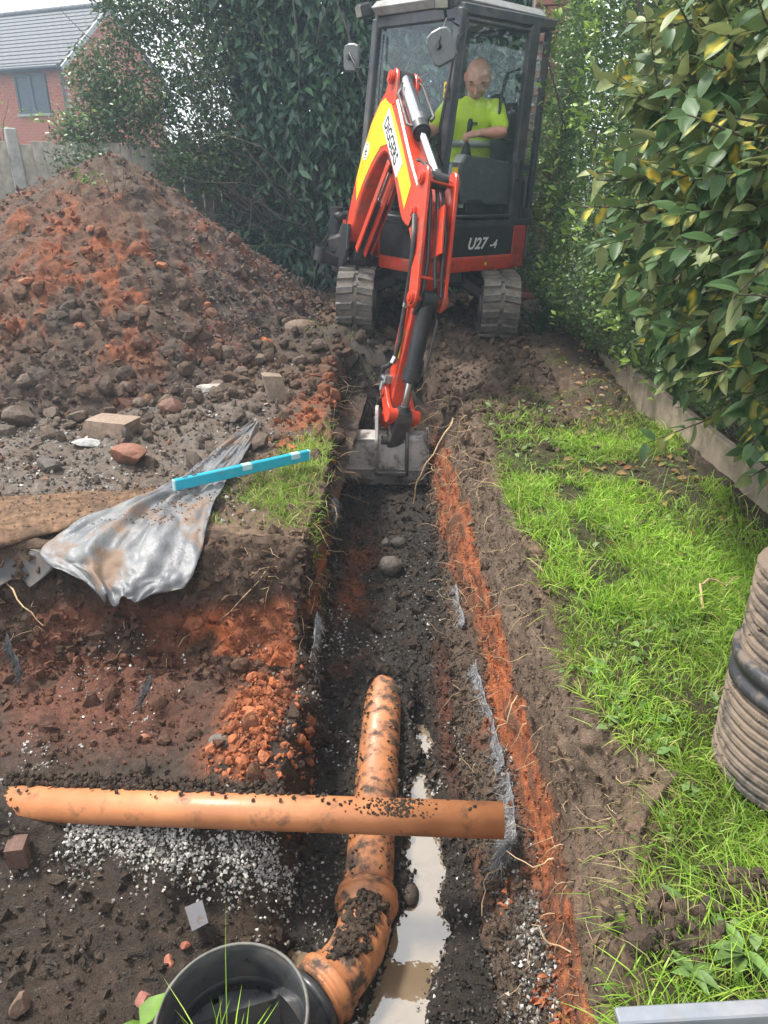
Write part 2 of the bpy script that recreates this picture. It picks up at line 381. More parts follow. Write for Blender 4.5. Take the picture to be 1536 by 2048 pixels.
def ground_h(x, y):
    n1 = fbm(x*2.2, y*2.2, 0*x, 3, 3); n2 = fbm(x*6, y*6, 0*x+3, 3, 5); n3 = fbm(x*14, y*9, 0*x+7, 2, 9)
    ztop = .145*sstep(4.8, 6.8, y) + .03*n1 + .012*n2
    ztop = ztop + .16*np.exp(-((x+.78)/.42)**2 - ((y-6.05)/.3)**2)*(1+.5*n2)          # lumps in front of the track
    ztop = ztop + .05*np.exp(-((x+1.0)/.5)**2 - ((y-5.1)/.7)**2)
    ztop = ztop + .06*np.exp(-((x-.45)/.22)**2)*sstep(3.2, 4.2, y)*sstep(6.2, 5.2, y)*(1+n2)
    zfl = I(y, [.4, 2.2, 2.42, 2.53, 2.61, 4.0, 5.0], [-.705, -.70, -.685, -.635, -.572, -.59, -.64]) + .018*n2 + .012*n3
    # puddle basin
    pc = np.interp(y, PUD[:, 0], PUD[:, 1]); pw = np.interp(y, PUD[:, 0], PUD[:, 2]) + .02*n3 + .012*n2
    inb = sstep(.025, -.025, np.abs(x - pc) - pw)*sstep(2.58, 2.5, y); zfl = zfl - .085*inb
    q = ((x+.345)/.075)**2 + ((y-1.375)/.05)**2; zfl = zfl - .075*np.exp(-q*q)
    # right wall
    xf, xo, xt, xe, zo, zt = rw(y); wob = .014*n2 + .01*fbm(y*11, x*3, 0*x+2, 2, 21); xe = xe + .02*fbm(y*9, 0*x, 0*x, 3, 31)
    xf, xo, xt, xe = xf+wob, xo+wob*.6, xt+wob*.5, np.maximum(xe+wob, xt+.025)
    z = np.where(x < xf, zfl, 0)
    t = np.clip((x-xf)/(xo-xf), 0, 1); zs = lerp(zfl, zo, t**.62); z = np.where((x >= xf) & (x < xo), zs, z)
    t = np.clip((x-xo)/(xt-xo), 0, 1); z = np.where((x >= xo) & (x < xt), lerp(zo, zt, t), z)
    t = np.clip((x-xt)/(xe-xt), 0, 1); z = np.where((x >= xt) & (x < xe), lerp(zt, ztop, t**.85), z)
    z = np.where(x >= xe, ztop, z); ztr = np.where(x >= xe + 9, ztop, z)
    # left ground: shelf and pit, then the cut face, then the top
    hl = I(y, [.3, 1.0, 1.25, 1.45, 1.56, 1.62, 1.8, 2.25], [-.53, -.55, -.545, -.48, -.43, -.35, -.355, -.43]) + .02*n1 + .02*n2
    hl = hl - .10*np.exp(-((x+.56)/.16)**2 - ((y-1.43)/.06)**2) + .05*np.exp(-((x+.6)/.12)**2 - ((y-1.95)/.3)**2) - .05*np.exp(-((x+.45)/.3)**2 - ((y-1.2)/.25)**2)
    yb = 2.34 + .05*fbm(x*5, 0*x, 0*x, 3, 41) - .06*np.exp(-((x+.85)/.15)**2); yt = I(x, [-3, -1.75, -1.3, -.9, -.62, -.45], [2.62, 2.62, 2.6, 2.7, 2.74, 2.78]) + .02*fbm(x*9, 0*x+3, 0*x, 3, 43)
    tf = np.clip((y-yb)/(yt-yb), 0, 1); s = lerp(tf, sstep(0, 1, tf), .5); blk = lerp(hl, ztop, s)
    xl, xle = lw(y); w2 = .016*n2 + .012*fbm(y*11+5, x*3, 0*x+2, 2, 23); xl, xle = xl + w2, np.minimum(xle, xl-.02) + w2
    tl = np.clip((xl-x)/(xl-xle), 0, 1); zl = lerp(zfl, blk, tl**.8)
    z = np.where(x < xl, zl, z)
    # far end of the trench
    te = np.clip((y - 5.35 - .06*n2)/(.5), 0, 1); z = np.maximum(z, lerp(z, ztop, te))
    z = z + np.where((x < -.5) & (y < 1.6), .075*np.exp(-((y-1.535)/.05)**2)*sstep(-.75, -1.2, x) + .06*np.exp(-((x+1.27)/.06)**2 - ((y-1.58)/.06)**2), 0)
    # room for the chamber
    d = np.hypot(x-CH[0], y-CH[1]); z = np.where(d < .155, np.minimum(z, -.86), np.where(d < .185, lerp(np.minimum(z, -.86), z, (d-.155)/.03), z))
    z = np.where((x > 1.44) & (y > .2), z + .05, z)
    return z
def in_trench(x, y):
    xl, xle = lw(y); xf, xo, xt, xe, zo, zt = rw(y); return (x > xl) & (x < xe) & (y < 5.6)
# rows and columns: fine where the camera looks and where the ground is steep
yy = np.concatenate([np.geomspace(.55, 9.6, 470), np.linspace(2.26, 2.82, 60), np.linspace(1.2, 1.7, 40)]); yy.sort()
yy = np.unique(yy); ROWS = len(yy); NC = 700
xs0 = np.concatenate([np.linspace(-5.2, -2.2, 500), np.linspace(-2.2, 1.9, 3600)[1:], np.linspace(1.9, 3.4, 150)[1:]])
X0, Y0 = np.meshgrid(xs0, yy); Z0 = np.empty_like(X0)
for i in range(0, ROWS, 60): Z0[i:i+60] = ground_h(X0[i:i+60], Y0[i:i+60])
GX = np.empty((ROWS, NC)); GZ = np.empty((ROWS, NC))
for i in range(ROWS):
    ds = np.hypot(np.diff(xs0), np.diff(Z0[i])*1.0); xm = (xs0[1:]+xs0[:-1])/2
    lim = .62*yy[i] + .22; w = np.where(np.abs(xm - .02) < lim, 1, .12)
    s = np.concatenate([[0], np.cumsum(ds*w)]); q = np.linspace(0, s[-1], NC)
    GX[i] = np.interp(q, s, xs0); GZ[i] = np.interp(GX[i], xs0, Z0[i])
GX[:, 0] = -5.2; GX[:, -1] = 3.4
GY = np.repeat(yy[:, None], NC, 1)
P = np.stack([GX, GY, GZ], -1); Nn = grid_normals(P)
steep = 1 - np.clip(Nn[..., 2], 0, 1)
x, y, z = GX, GY, GZ
xf, xo, xt, xe, zo, zt = rw(y); xl, xle = lw(y)
# zones
nA = fbm(x*3.1, y*3.1, z*3.1, 4, 51); nB = fbm(x*9, y*9, z*9, 4, 53); nC = fbm(x*25, y*25, z*25, 3, 55); nS = fbm(x*16, y*1.6, z*22, 4, 57)
DARK = np.array([.066, .041, .027]); CLAY = np.array([.39, .112, .040]); RED = np.array([.155, .056, .031]); MUD = np.array([.050, .035, .025]); FLOOR = np.array([.031, .024, .019]); TOP = np.array([.105, .066, .043]); GRIT = np.array([.17, .145, .12]); LAWN = np.array([.055, .050, .018]); DUST = np.array([.21, .14, .09])
C = np.empty(P.shape); C[:] = TOP
def blend(c, w): 
    global C
    C = C + (np.asarray(c) - C)*np.clip(w, 0, 1)[..., None]
left = x < xl
right = x > xf
lawnness = sstep(.0, .14, x - xe + .06*nB)*sstep(4.6, 3.6, y + .9*nA)*(y < 5)
blend(LAWN, lawnness*right)
blend(DUST, sstep(3.9, 5.5, y)*sstep(.1, .5, nA+.3)*.35*right)
blend([.055, .04, .03], sstep(1.0, 1.25, x)*sstep(2.6, 3.2, y)*.8)
# the top on the left: grey gravel, brown clods, clay streaks
topl = left & (y > 2.75)
blend(GRIT, topl*sstep(-.75, -1.05, x + .18*nA)*sstep(5.2, 4.4, y+.3*nA)*sstep(2.7, 3.1, y)*(.55+.5*nB))
blend(DUST, topl*sstep(3.05, 2.8, y)*.7)
blend(CLAY*.75, topl*np.exp(-((x+.72)/.14)**2)*sstep(3.6, 4.1, y)*sstep(.05, .3, nB+.15)*.8)
# cut face of the pit
yb = 2.36; face = left & (y > 2.2) & (y < 2.8) & (z < -.02)
blend(DARK, face*sstep(-.05, -.1, z)*1.)
blend(RED*.9, face*sstep(-.17, -.25, z + .05*nA)*.9)
blend(CLAY, face*sstep(-.18, -.24, z + .05*nB)*sstep(-.95, -.78, x+.14*nB)*(.35+.7*sstep(-.12,.2,nA+.3*nB))*sstep(-.46, -.40, z))
blend(DARK*.8, face*sstep(.12, .3, nA)*sstep(-.15, -.2, z)*sstep(-.7, -.85, x)*.9)
# shelf and mud
shelf = left & (y <= 2.36); blend(MUD, shelf*1.0)
blend(RED, shelf*sstep(1.65, 2.05, y)*sstep(-.55, -.95, x+.25*nA)*.8*sstep(-.25, .2, nA+.1))
blend(CLAY, shelf*np.exp(-((x+.60-.06*nB)/.10)**2)*sstep(1.62, 1.8, y)*sstep(2.45, 2.2, y)*sstep(-.15, .1, nB)*.95)
blend([.10, .062, .045], shelf*sstep(1.4, .8, y)*sstep(.05, .3, nA)*.5)
# trench floor and walls
tr = (~left) & (x < xf); blend(FLOOR, tr*1.)
blend(CLAY*.5, tr*np.exp(-((x+.33+.02*(y-3)*0)/.09)**2)*(np.exp(-((y-3.75)/.3)**2)+np.exp(-((y-3.2)/.2)**2)*1.2+.7*np.exp(-((y-2.72)/.13)**2))*sstep(-.35, .15, nB))
blend(RED*.8, tr*np.exp(-((x-xf+.04)/.04)**2)*np.exp(-((y-2.4)/.35)**2)*.9)
wl = left & (tr == 0) & (x > xle - .03) & (z < -.04) & (z > zo - .3)
blend(DARK*.75, wl*1.); blend(CLAY*.9, wl*np.exp(-((z+.31+.03*nA)/.055)**2)*sstep(2.5, 2.75, y)*sstep(4.3, 3.6, y)*(.6+.5*sstep(-.2, .2, nS)))
rwm = right & (x < xe + .01)
blend([.098, .067, .046], rwm*sstep(-.02, .02, zo - z)*1.); blend(CLAY*.4, rwm*sstep(-.02, .02, zo - z)*sstep(.35, .55, nA + .3*nB)*.5)
band = sstep(.030, -.022, np.abs(z - (zo+zt)/2 - .05*nA - .03*nB) - (zt-zo)/2*(1.0 + 1.1*nA + .7*nB)) * rwm
top_s = rwm*sstep(-.01, .03, z - zt)
blend([.135, .094, .064], top_s); blend([.20, .125, .08], top_s*sstep(.1, .4, nS + .2*nB)*.6)
blend(CLAY*.95, band*(y < 5.6)*(.78 + .3*nB)); blend(DARK*1.2, band*sstep(.0, .28, nS+.3*nC+.35*nB)*.8)
blend([.075, .05, .037], rwm*sstep(4.3, 5.0, y)*.75)
endw = in_trench(x, y) & (y > 5.3); blend(DARK*.9, endw*1.)
blend([.062, .045, .034], np.exp(-((x+.8)/.55)**2 - ((y-6.0)/.5)**2)); 
blend([.12, .085, .062], (x > .2)*sstep(4.3, 5.2, y)*sstep(1.2, .9, x)*.7)
wet = .15 + .55*tr + .6*shelf*sstep(1.6, 1.3, y) + .25*shelf
wet = np.clip(wet + .45*nA*shelf + .3*nB*tr, 0, 1)*(1 - .6*sstep(.1, .3, C[..., 0]))
# relief
clod = .5 - np.minimum(worley(x*13, y*13, z*13, 71), 1); clod2 = .5 - np.minimum(worley(x*34, y*34, z*34, 73), 1)
a1 = np.where(tr, .006, .016); a1 = np.where(shelf, .012 + .012*sstep(1.5, 1.2, y), a1); a1 = np.where(rwm, .013, a1); a1 = np.where(topl, .014, a1)
a1 = a1*(1 - .7*lawnness)
top_soil = (x > .1) & (y > 4) & (x < 1.4); a1 = np.where(top_soil & (x > xe), .03, a1); a1 = np.where(endw, .035, a1); a1 = np.where(face, .034, a1)
d = a1*clod*1.5*(.6+.9*sstep(-.3, .4, nA)) + (.012*tr + .008*(1-tr))*clod2*(1 - .5*lawnness) + .02*nB*(1 - .5*tr)*(1-.5*lawnness) + .006*nC
d = d + np.where(face, .05*nA + .02*np.abs(nB), 0) + np.where(rwm, .016*nS + .042*nA + .012*np.abs(nB), 0) - band*.006*np.abs(nS)*2
cr_x = np.sin(y*38 + .8*fbm(x*4, y*4, 0*x, 2, 61))                       # cleat prints on the track run
d = d + .012*cr_x*np.exp(-((x-.72)/.2)**4)*sstep(4.0, 4.7, y)
P = P + Nn*d[..., None]
dch = np.hypot(P[..., 0]-CH[0], P[..., 1]-CH[1]); inch = dch < .175
P[..., 2] = np.where(inch, np.minimum(P[..., 2], lerp(-.86, -.5, np.clip((dch-.15)/.025, 0, 1))), P[..., 2])
P[0, :, 2] = np.minimum(P[0, :, 2], .1)
GP = P; GN = grid_normals(P); GC = C
soil = earth_mat('soil')
me = mesh_np('ground', P.reshape(-1, 3), grid_faces(ROWS, NC), cols=C.reshape(-1, 3), attrs={'wet': wet.ravel()})
tag(link('ground', me, soil), kind='structure')
# the surrounding ground out to the horizon, as a ring outside the dug plot
e = 400.; bx0, bx1, by0, by1 = -5.2, 3.4, .55, 9.6
rv = np.array([(-e, -e, -.04), (e, -e, -.04), (e, e, -.04), (-e, e, -.04), (bx0+.02, by0+.02, -.04), (bx1-.02, by0+.02, -.04), (bx1-.02, by1-.02, -.04), (bx0+.02, by1-.02, -.04)])
rv = np.vstack([rv, rv[4:] - [0, 0, 1.2]])
rf = [(0, 1, 5, 4), (1, 2, 6, 5), (2, 3, 7, 6), (3, 0, 4, 7), (8, 9, 10, 11), (4, 5, 9, 8)]
rc = np.tile([.05, .06, .025], (12, 1))
tag(link('surrounding_ground', mesh_np('surrounding_ground', rv, np.array(rf), cols=rc, attrs={'wet': np.zeros(12)}, smooth=False), soil), kind='structure')
def water_mat():
    m, n, p = nmat('muddy_water'); N = n.nodes.new; Lk = n.links.new
    tc = N('ShaderNodeTexCoord'); t = N('ShaderNodeTexNoise'); t.inputs['Scale'].default_value = 9; t.inputs['Detail'].default_value = 4; Lk(tc.outputs['Object'], t.inputs['Vector'])
    r = N('ShaderNodeValToRGB'); r.color_ramp.elements[0].color = (.15, .11, .07, 1); r.color_ramp.elements[1].color = (.22, .165, .105, 1); Lk(t.outputs['Fac'], r.inputs['Fac']); Lk(r.outputs['Color'], p.inputs['Base Color'])
    p.inputs['Roughness'].default_value = .015; p.inputs['IOR'].default_value = 2.6; p.inputs['Specular IOR Level'].default_value = .5
    b = N('ShaderNodeBump'); b.inputs['Distance'].default_value = .0006; t2 = N('ShaderNodeTexNoise'); t2.inputs['Scale'].default_value = 26; Lk(tc.outputs['Object'], t2.inputs['Vector']); Lk(t2.outputs['Fac'], b.inputs['Height']); Lk(b.outputs['Normal'], p.inputs['Normal'])
    return m
WM = water_mat()
def puddle(cx, cy, hw, hd, z):
    vs = [(cx-hw, cy-hd, z), (cx+hw, cy-hd, z), (cx+hw, cy+hd, z), (cx-hw, cy+hd, z)]
    o = link('puddle', mesh_np('puddle', np.array(vs), np.array([(0, 1, 2, 3)]), smooth=False), WM); tag(o, kind='structure')
puddle(.02, 1.75, .16, .85, WATER); puddle(-.345, 1.375, .1, .075, -.74)
# ================================================================== spoil heap
def heap_h(x, y):
    dx, dy = x + 2.93, y - 7.45
    n1 = fbm(x*1.6, y*1.6, 0*x, 3, 81); n2 = fbm(x*5, y*5, 0*x+4, 3, 83)
    th = np.arctan2(dy, dx); d = np.hypot(dx, dy)
    R = np.interp(th, [-math.pi, -2.5, -1.9, -1.47, -1.16, -.73, .15, 1.0, 2.2, math.pi], [4.2, 4.0, 3.6, 3.45, 3.42, 2.62, 2.28, 2.1, 2.2, 4.2]) * (1 + .06*n1)
    q = np.clip(d/R, 0, 1.3); h1 = 1.92*(1 - (q + .02)**.90) - .06; h1 = 1.70 - .09*np.logaddexp(0, (1.70 - .03*n2 - h1)/.09)
    d2 = np.hypot((x+4.35)/1.0, (y-6.9)/1.05); h2 = 1.12*(1 - d2/3.0) - .05
    k = .12; h = np.maximum(h1, h2) + k*np.exp(-np.abs(h1-h2)/k)*.5
    return h - .08 + .05*n1 + .035*n2
hx = np.linspace(-6.2, -.45, 390); hy = np.concatenate([np.linspace(3.4, 6.2, 210), np.linspace(6.2, 9.25, 125)[1:]])
HX, HY = np.meshgrid(hx, hy); HZ = heap_h(HX, HY); HZ = np.maximum(HZ, -.2)
P = np.stack([HX, HY, HZ], -1); Nn = grid_normals(P)
x, y, z = HX, HY, HZ
dx, dy = x+2.93, y-7.45; th = np.arctan2(dy, dx); dd = np.hypot(dx, dy)
st = fbm(th*7, dd*.8, 0*x, 4, 91); st2 = fbm(th*17, dd*1.6, 0*x+5, 4, 93); nA = fbm(x*3, y*3, z*3, 4, 95); nB = fbm(x*9, y*9, z*9, 4, 97); nC = fbm(x*28, y*28, z*28, 3, 99)
C = np.empty(P.shape); C[:] = [.108, .070, .048]
blend([.16, .084, .052], sstep(-.1, .25, st + .35*nB)); blend(CLAY*.7, sstep(.16, .36, st2 + .45*nA + .12*nB)*sstep(1.3, .8, z)*.6)
blend(CLAY*.8, sstep(.30, .50, nA + .6*nB + .25*st)*.7*sstep(1.5, 1.0, z)); blend([.105, .084, .068], sstep(.18, .4, -st + .4*nB)*.8)
blend([.11, .10, .09], sstep(.35, .9, dx - .25*np.abs(dy) + .3*nB)*(z > .1)*.55*sstep(-.3, .3, nC+.2)); blend([.13, .085, .055], sstep(1.25, 1.5, z)*.6)
blend([.09, .065, .05], sstep(.4, .05, z)*.6)
clod = .5 - np.minimum(worley(x*9, y*9, z*9, 101), 1); clod2 = .5 - np.minimum(worley(x*23, y*23, z*23, 103), 1)
P = P + Nn*((.045*clod*sstep(-.35, .3, nA + .25) + .018*clod2 + .03*nB + .01*nC))[..., None]
HP, HN, HC = P, grid_normals(P), C
heap_soil = earth_mat('heap_soil', .018, 45)
o = link('spoil_heap', mesh_np('spoil_heap', P.reshape(-1, 3), grid_faces(*HX.shape), cols=C.reshape(-1, 3), attrs={'wet': np.full(HX.size, .05)}), heap_soil)
tag(o, 'tall heap of dug out brown and orange soil piled against the fence', 'soil heap')
from mathutils.bvhtree import BVHTree
def cast(me_o):
    me = me_o.data; return None
# ================================================================== loose soil, gravel, grass, roots
def varea(P):
    a = np.linalg.norm(np.cross(np.gradient(P, axis=1), np.gradient(P, axis=0)), axis=2); return a
GA = varea(GP); HA = varea(HP)
def pick(n, mask, Pg, Ng, A, r, jitter=.01):
    w = (A*mask).ravel(); w = np.maximum(w, 0); w /= w.sum(); i = r.choice(w.size, n, p=w)
    p = Pg.reshape(-1, 3)[i] + r.normal(size=(n, 3))*jitter*np.array([1, 1, .2]); return p, Ng.reshape(-1, 3)[i], i
px_, py_, pz_ = GP[..., 0], GP[..., 1], GP[..., 2]
xf, xo, xt, xe, zo, zt = rw(py_); xl, xle = lw(py_)
Mtr = (px_ > xl) & (px_ < xf+.02) & (py_ < 5.2); Mleft = px_ < xl; Mright = px_ > xf; Mrw = Mright & (px_ < xe)
Mshelf = Mleft & (py_ < 2.42); Mtop = Mleft & (py_ > 2.8); Mlow = Mrw & (pz_ < zo+.01)
NNA = fbm(px_*4, py_*4, pz_*4, 4, 131); NNB = fbm(px_*10, py_*10, pz_*10, 3, 133); NNC = fbm(px_*2, py_*2, 0*px_, 3, 135)
nowater = (pz_ > WATER - .004)*1.0; nochamber = (np.hypot(px_-CH[0], py_-CH[1]) > .22)*1.0
stone_mat = attr_mat('stone_chips', .75, .25, 60, bump=.002); clod_mat = attr_mat('clods', .9, .3, 55, bump=.006, spec=.2)
acc = {}
def put(key, n, mask, smin, smax, cols, cvar=.25, sub=0, src='g', sink=.25, pw=2.2, rough=.28, flat=.75, jit=.008):
    r = np.random.default_rng(abs(hash(key + str(n) + str(smin))) % 9999 if False else (len(acc)*17 + n))
    Pg, Ng, A = (GP, GN, GA) if src == 'g' else (HP, HN, HA)
    p, nn, i = pick(n, mask, Pg, Ng, A, r, jit)
    s = smin + (smax-smin)*r.random(n)**pw
    c = np.asarray(cols)[r.integers(0, len(cols), n)]*(1 + r.uniform(-cvar, cvar, (n, 1)))
    if key != 'gravel' and key != 'clay_lumps': gc = (GC if src == 'g' else HC).reshape(-1, 3)[i]; c = c*.4 + gc*.6*(1 + r.uniform(-.25, .25, (n, 1)))
    p = p + nn*(s*(1-sink)*.5)[:, None]
    if sub == 0 and smax <= .033: sub = -1
    acc.setdefault(key, []).append(lumps(p, s, c, r, sub, rough, flat))
GREY = [(.055, .048, .042), (.085, .075, .066), (.042, .034, .029), (.12, .105, .09), (.05, .04, .033)]
PALE = [(.42, .40, .365), (.32, .30, .27), (.22, .20, .175), (.48, .46, .43), (.14, .12, .10)]
SOIL = [(.062, .043, .031), (.080, .054, .038), (.050, .036, .027)]
CLY = [(.36, .118, .05), (.29, .095, .043), (.22, .075, .036), (.37, .13, .06)]
# trench floor chips
put('gravel', 5200, Mtr*nowater*(px_ > -.5)*sstep(4.7, 3.6, py_), .004, .010, GREY)
put('gravel', 1500, Mtr*nowater*sstep(-.05, .25, NNA)*sstep(3.9, 2.6, py_), .004, .009, PALE[1:])
put('soil_crumbs', 1500, Mtr*nowater*(py_ > 1.7), .008, .03, SOIL, pw=3)
# white stone bed below the crossing pipe, on the near side of the shelf
wb = Mshelf*np.exp(-((py_-1.535)/.05)**2)*(px_ > -1.05)*sstep(-.35, .1, NNB + .5*np.exp(-((px_+.85)/.2)**2) + .5*np.exp(-((px_+.5)/.1)**2))
put('gravel', 3300, wb, .003, .009, PALE[:4]); put('gravel', 900, Mshelf*np.exp(-((py_-1.43)/.08)**2)*sstep(-.1, .3, NNB), .004, .009, PALE)
put('gravel', 650, Mshelf*(py_ > 1.62)*sstep(-.15, .35, NNA)*(px_ > -1.35), .003, .009, PALE); put('gravel', 700, Mshelf*(py_ < 1.4)*nochamber, .004, .009, GREY[2:4] + PALE[4:])
put('soil_crumbs', 2600, Mshelf*nochamber*sstep(-.4, .3, NNA), .006, .028, SOIL, pw=2.6); put('soil_clods', 160, Mshelf*nochamber*(py_ > 1.66), .018, .05, SOIL, sub=1, pw=2.5)
put('soil_crumbs', 1500, Mshelf*nochamber*(py_ < 1.5), .006, .022, [(.045, .036, .03), (.06, .048, .04)], pw=2)
# lumps of clay tipped on the shelf
cl = Mshelf*np.exp(-((px_+.56+.05*NNA)/.085)**2)*sstep(1.64, 1.75, py_)*sstep(2.4, 2.1, py_)
put('clay_lumps', 130, cl, .008, .032, CLY, sub=1, pw=2.0, rough=.45, sink=.35); put('clay_lumps', 900, cl, .003, .012, CLY, pw=1.5)
# right hand lower bank: grey stone spill and soil
st = Mlow*np.exp(-((px_-.335)/.045)**2)*sstep(2.3, 1.2, py_)*sstep(-.2, .2, NNB)
put('gravel', 2300, st, .004, .0095, PALE[2:] + GREY[:4] + PALE[1:2]); put('gravel', 1500, Mlow*(py_ < 2.4), .004, .009, GREY)
put('clay_lumps', 260, Mlow*(np.exp(-((px_-.345)/.02)**2 - ((py_-1.19)/.035)**2) + np.exp(-((px_-.35)/.02)**2 - ((py_-1.09)/.03)**2)+.5*np.exp(-((px_-.29)/.02)**2 - ((py_-1.5)/.03)**2)), .004, .013, CLY)
put('soil_crumbs', 900, Mlow, .006, .02, SOIL, pw=2.5); put('soil_crumbs', 900, Mrw*(pz_ > zt), .005, .02, [(.14, .096, .066), (.115, .08, .055), (.095, .068, .048)], pw=3)
put('soil_crumbs', 5000, Mrw*(pz_ > zt), .003, .0085, [(.145, .10, .07), (.115, .08, .055), (.095, .068, .048)])
put('soil_crumbs', 2200, Mrw*(pz_ < zt)*(pz_ > zo), .003, .009, CLY + [(.20, .10, .06)])
put('soil_crumbs', 9000, Mshelf*nochamber, .003, .0095, SOIL + [(.05, .037, .028)]); put('soil_crumbs', 2500, Mshelf*(py_ > 1.75)*(px_ < -.7), .003, .010, [(.16, .06, .034), (.12, .05, .032)])
put('soil_crumbs', 6000, Mtr*nowater*(py_ < 4.2), .003, .0085, [(.045, .034, .027), (.034, .027, .022), (.06, .045, .036)])
Mface = Mleft*(py_ > 2.26)*(py_ < 2.84)*(pz_ < -.01)*(px_ > -2)
put('soil_crumbs', 3200, Mface, .004, .0115, [(.075, .047, .031), (.06, .04, .028), (.11, .05, .032)]); put('soil_crumbs', 420, Mface, .010, .030, [(.075, .047, .031), (.06, .04, .028)], pw=2.5)
put('soil_crumbs', 3000, Mlow, .003, .009, SOIL)
# the top on the left: grey hardcore
hc = Mtop*(px_ > -3.6)*(py_ < 5.6)
put('gravel', 3400, hc*sstep(-.6, -1.1, px_)*sstep(5, 4.2, py_), .006, .016, GREY + PALE[1:3] + PALE[4:]); put('gravel', 700, hc*sstep(-.6, -1., px_)*sstep(-.1, .3, NNA), .006, .015, PALE[1:])
put('soil_clods', 520, hc*sstep(3.3, 4.3, py_), .02, .075, SOIL + [(.10, .066, .05)], sub=1, pw=2.8); put('soil_crumbs', 1800, hc, .008, .03, SOIL + CLY[2:3], pw=2.5)
put('clay_lumps', 60, Mtop*np.exp(-((px_+.78)/.16)**2)*sstep(3.6, 4, py_)*sstep(4.9, 4.4, py_)*sstep(0, .3, NNB), .01, .03, CLY)
# far end and the run in front of the machine
fe = (py_ > 4.6)*(px_ > -1.6)*(px_ < -.02)*(pz_ > -.6)
put('soil_clods', 420, fe, .025, .085, SOIL, sub=1, pw=2.4); put('soil_crumbs', 1200, fe, .01, .04, SOIL)
rt_ = (py_ > 2.6)*(px_ > xe-.05)*(px_ < .95)*sstep(2.8, 4.2, py_ + NNC)
put('soil_clods', 500, rt_*(px_ < 1.0), .014, .055, SOIL + [(.10, .072, .053)], sub=1, pw=3.2); put('soil_crumbs', 1600, rt_, .008, .03, SOIL + [(.11, .08, .06)])
put('soil_crumbs', 500, Mright*(px_ > xe)*(px_ < xe+.1), .006, .022, SOIL)
# the heap
hx_, hy_, hz_ = HP[..., 0], HP[..., 1], HP[..., 2]; hdx, hdy = hx_+2.93, hy_-7.45; vis = (hy_ < 8.2)*(hz_ > -.02)
HNA = fbm(hx_*2.2, hy_*2.2, hz_*2.2, 4, 141); toe = sstep(1.0, .15, hz_)
put('heap_clods', 620, vis*(.035 + toe)*sstep(-.3, .25, HNA+.1), .016, .085, SOIL + [(.07, .06, .052)], sub=1, src='h', pw=2.6, jit=.03)
put('heap_clods', 45, vis*sstep(.0, .3, -HNA)*(hz_ < 1.3), .02, .065, CLY, sub=1, src='h', pw=2.5, jit=.03)
put('heap_crumbs', 9000, vis*(.4 + toe), .007, .032, SOIL + [(.12, .068, .045), (.085, .066, .054)], src='h', pw=2.6, jit=.02)
put('heap_crumbs', 500, vis*sstep(0, .3, -HNA), .010, .03, CLY, src='h', jit=.02)
rs = vis*sstep(.5, 1.0, hdx - .2*np.abs(hdy))
put('heap_crumbs', 1800, rs, .008, .02, PALE[2:] + GREY, src='h', jit=.02); put('heap_crumbs', 420, rs*sstep(-.1, .3, HNA), .009, .02, PALE[:3], src='h')
put('heap_crumbs', 1500, vis*sstep(-.7, -1.3, hdx)*(hz_ > .5), .012, .03, GREY + PALE[2:3], src='h', jit=.02)
for k, parts in acc.items():
    V = np.concatenate([q[0] for q in parts]); o_ = 0; F = []
    for q in parts: F.append(q[1] + o_); o_ += len(q[0])
    me = mesh_np(k, V, None, np.concatenate(F), smooth=False, cols=np.concatenate([q[2] for q in parts]))
    tag(link(k, me, stone_mat if k == 'gravel' else clod_mat), kind='stuff')
# ------------------------------------------------------------------ blades
def blades(root, nrm, lean, ln, wd, bend, cols, r):
    """grass blades: 7 points each; lean is a horizontal direction (n,2) with length = amount"""
    n = len(root); up = np.array([0, 0, 1.]) + .0*nrm
    d0 = np.concatenate([lean*.45, np.ones((n, 1))], 1); d0 /= np.linalg.norm(d0, axis=1, keepdims=True)
    lh = np.concatenate([lean, np.zeros((n, 1))], 1)
    ang = r.uniform(0, 2*np.pi, n); side = np.stack([np.cos(ang), np.sin(ang), 0*ang], 1)
    side -= (side*d0).sum(1)[:, None]*d0; side /= np.linalg.norm(side, axis=1, keepdims=True)
    V = np.empty((n, 7, 3))
    for k, t in enumerate((0, .42, .78, 1.0)):
        c = root + d0*(ln*t)[:, None] + lh*(ln*bend*t*t)[:, None] - np.array([0, 0, 1.])*(ln*bend*.55*t**2.2)[:, None]
        w = (wd*(1, .85, .5, 0)[k])[:, None]
        if k < 3: V[:, 2*k] = c - side*w; V[:, 2*k+1] = c + side*w
        else: V[:, 6] = c
    b = (np.arange(n)*7)[:, None]
    q = np.concatenate([b + np.array([[0, 1, 3, 2]]), b + np.array([[2, 3, 5, 4]])]); t = b + np.array([[4, 5, 6]])
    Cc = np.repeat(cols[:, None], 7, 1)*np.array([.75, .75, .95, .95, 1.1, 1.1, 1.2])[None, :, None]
    return V.reshape(-1, 3), q, t, Cc.reshape(-1, 3)
def join_bl(parts):
    o_ = 0; V, Q, T, Cc = [], [], [], []
    for v, q, t, c in parts: V.append(v); Q.append(q+o_); T.append(t+o_); Cc.append(c); o_ += len(v)
    return np.concatenate(V), np.concatenate(Q), np.concatenate(T), np.concatenate(Cc)
grass_mat = attr_mat('grass_blades', .5, .15, 30, trans=.35, spec=.35)
GREEN = np.array([(.20, .36, .028), (.25, .42, .04), (.16, .31, .028), (.30, .46, .055), (.35, .45, .085)]); STRAW = np.array([(.42, .36, .16), (.34, .28, .12)])
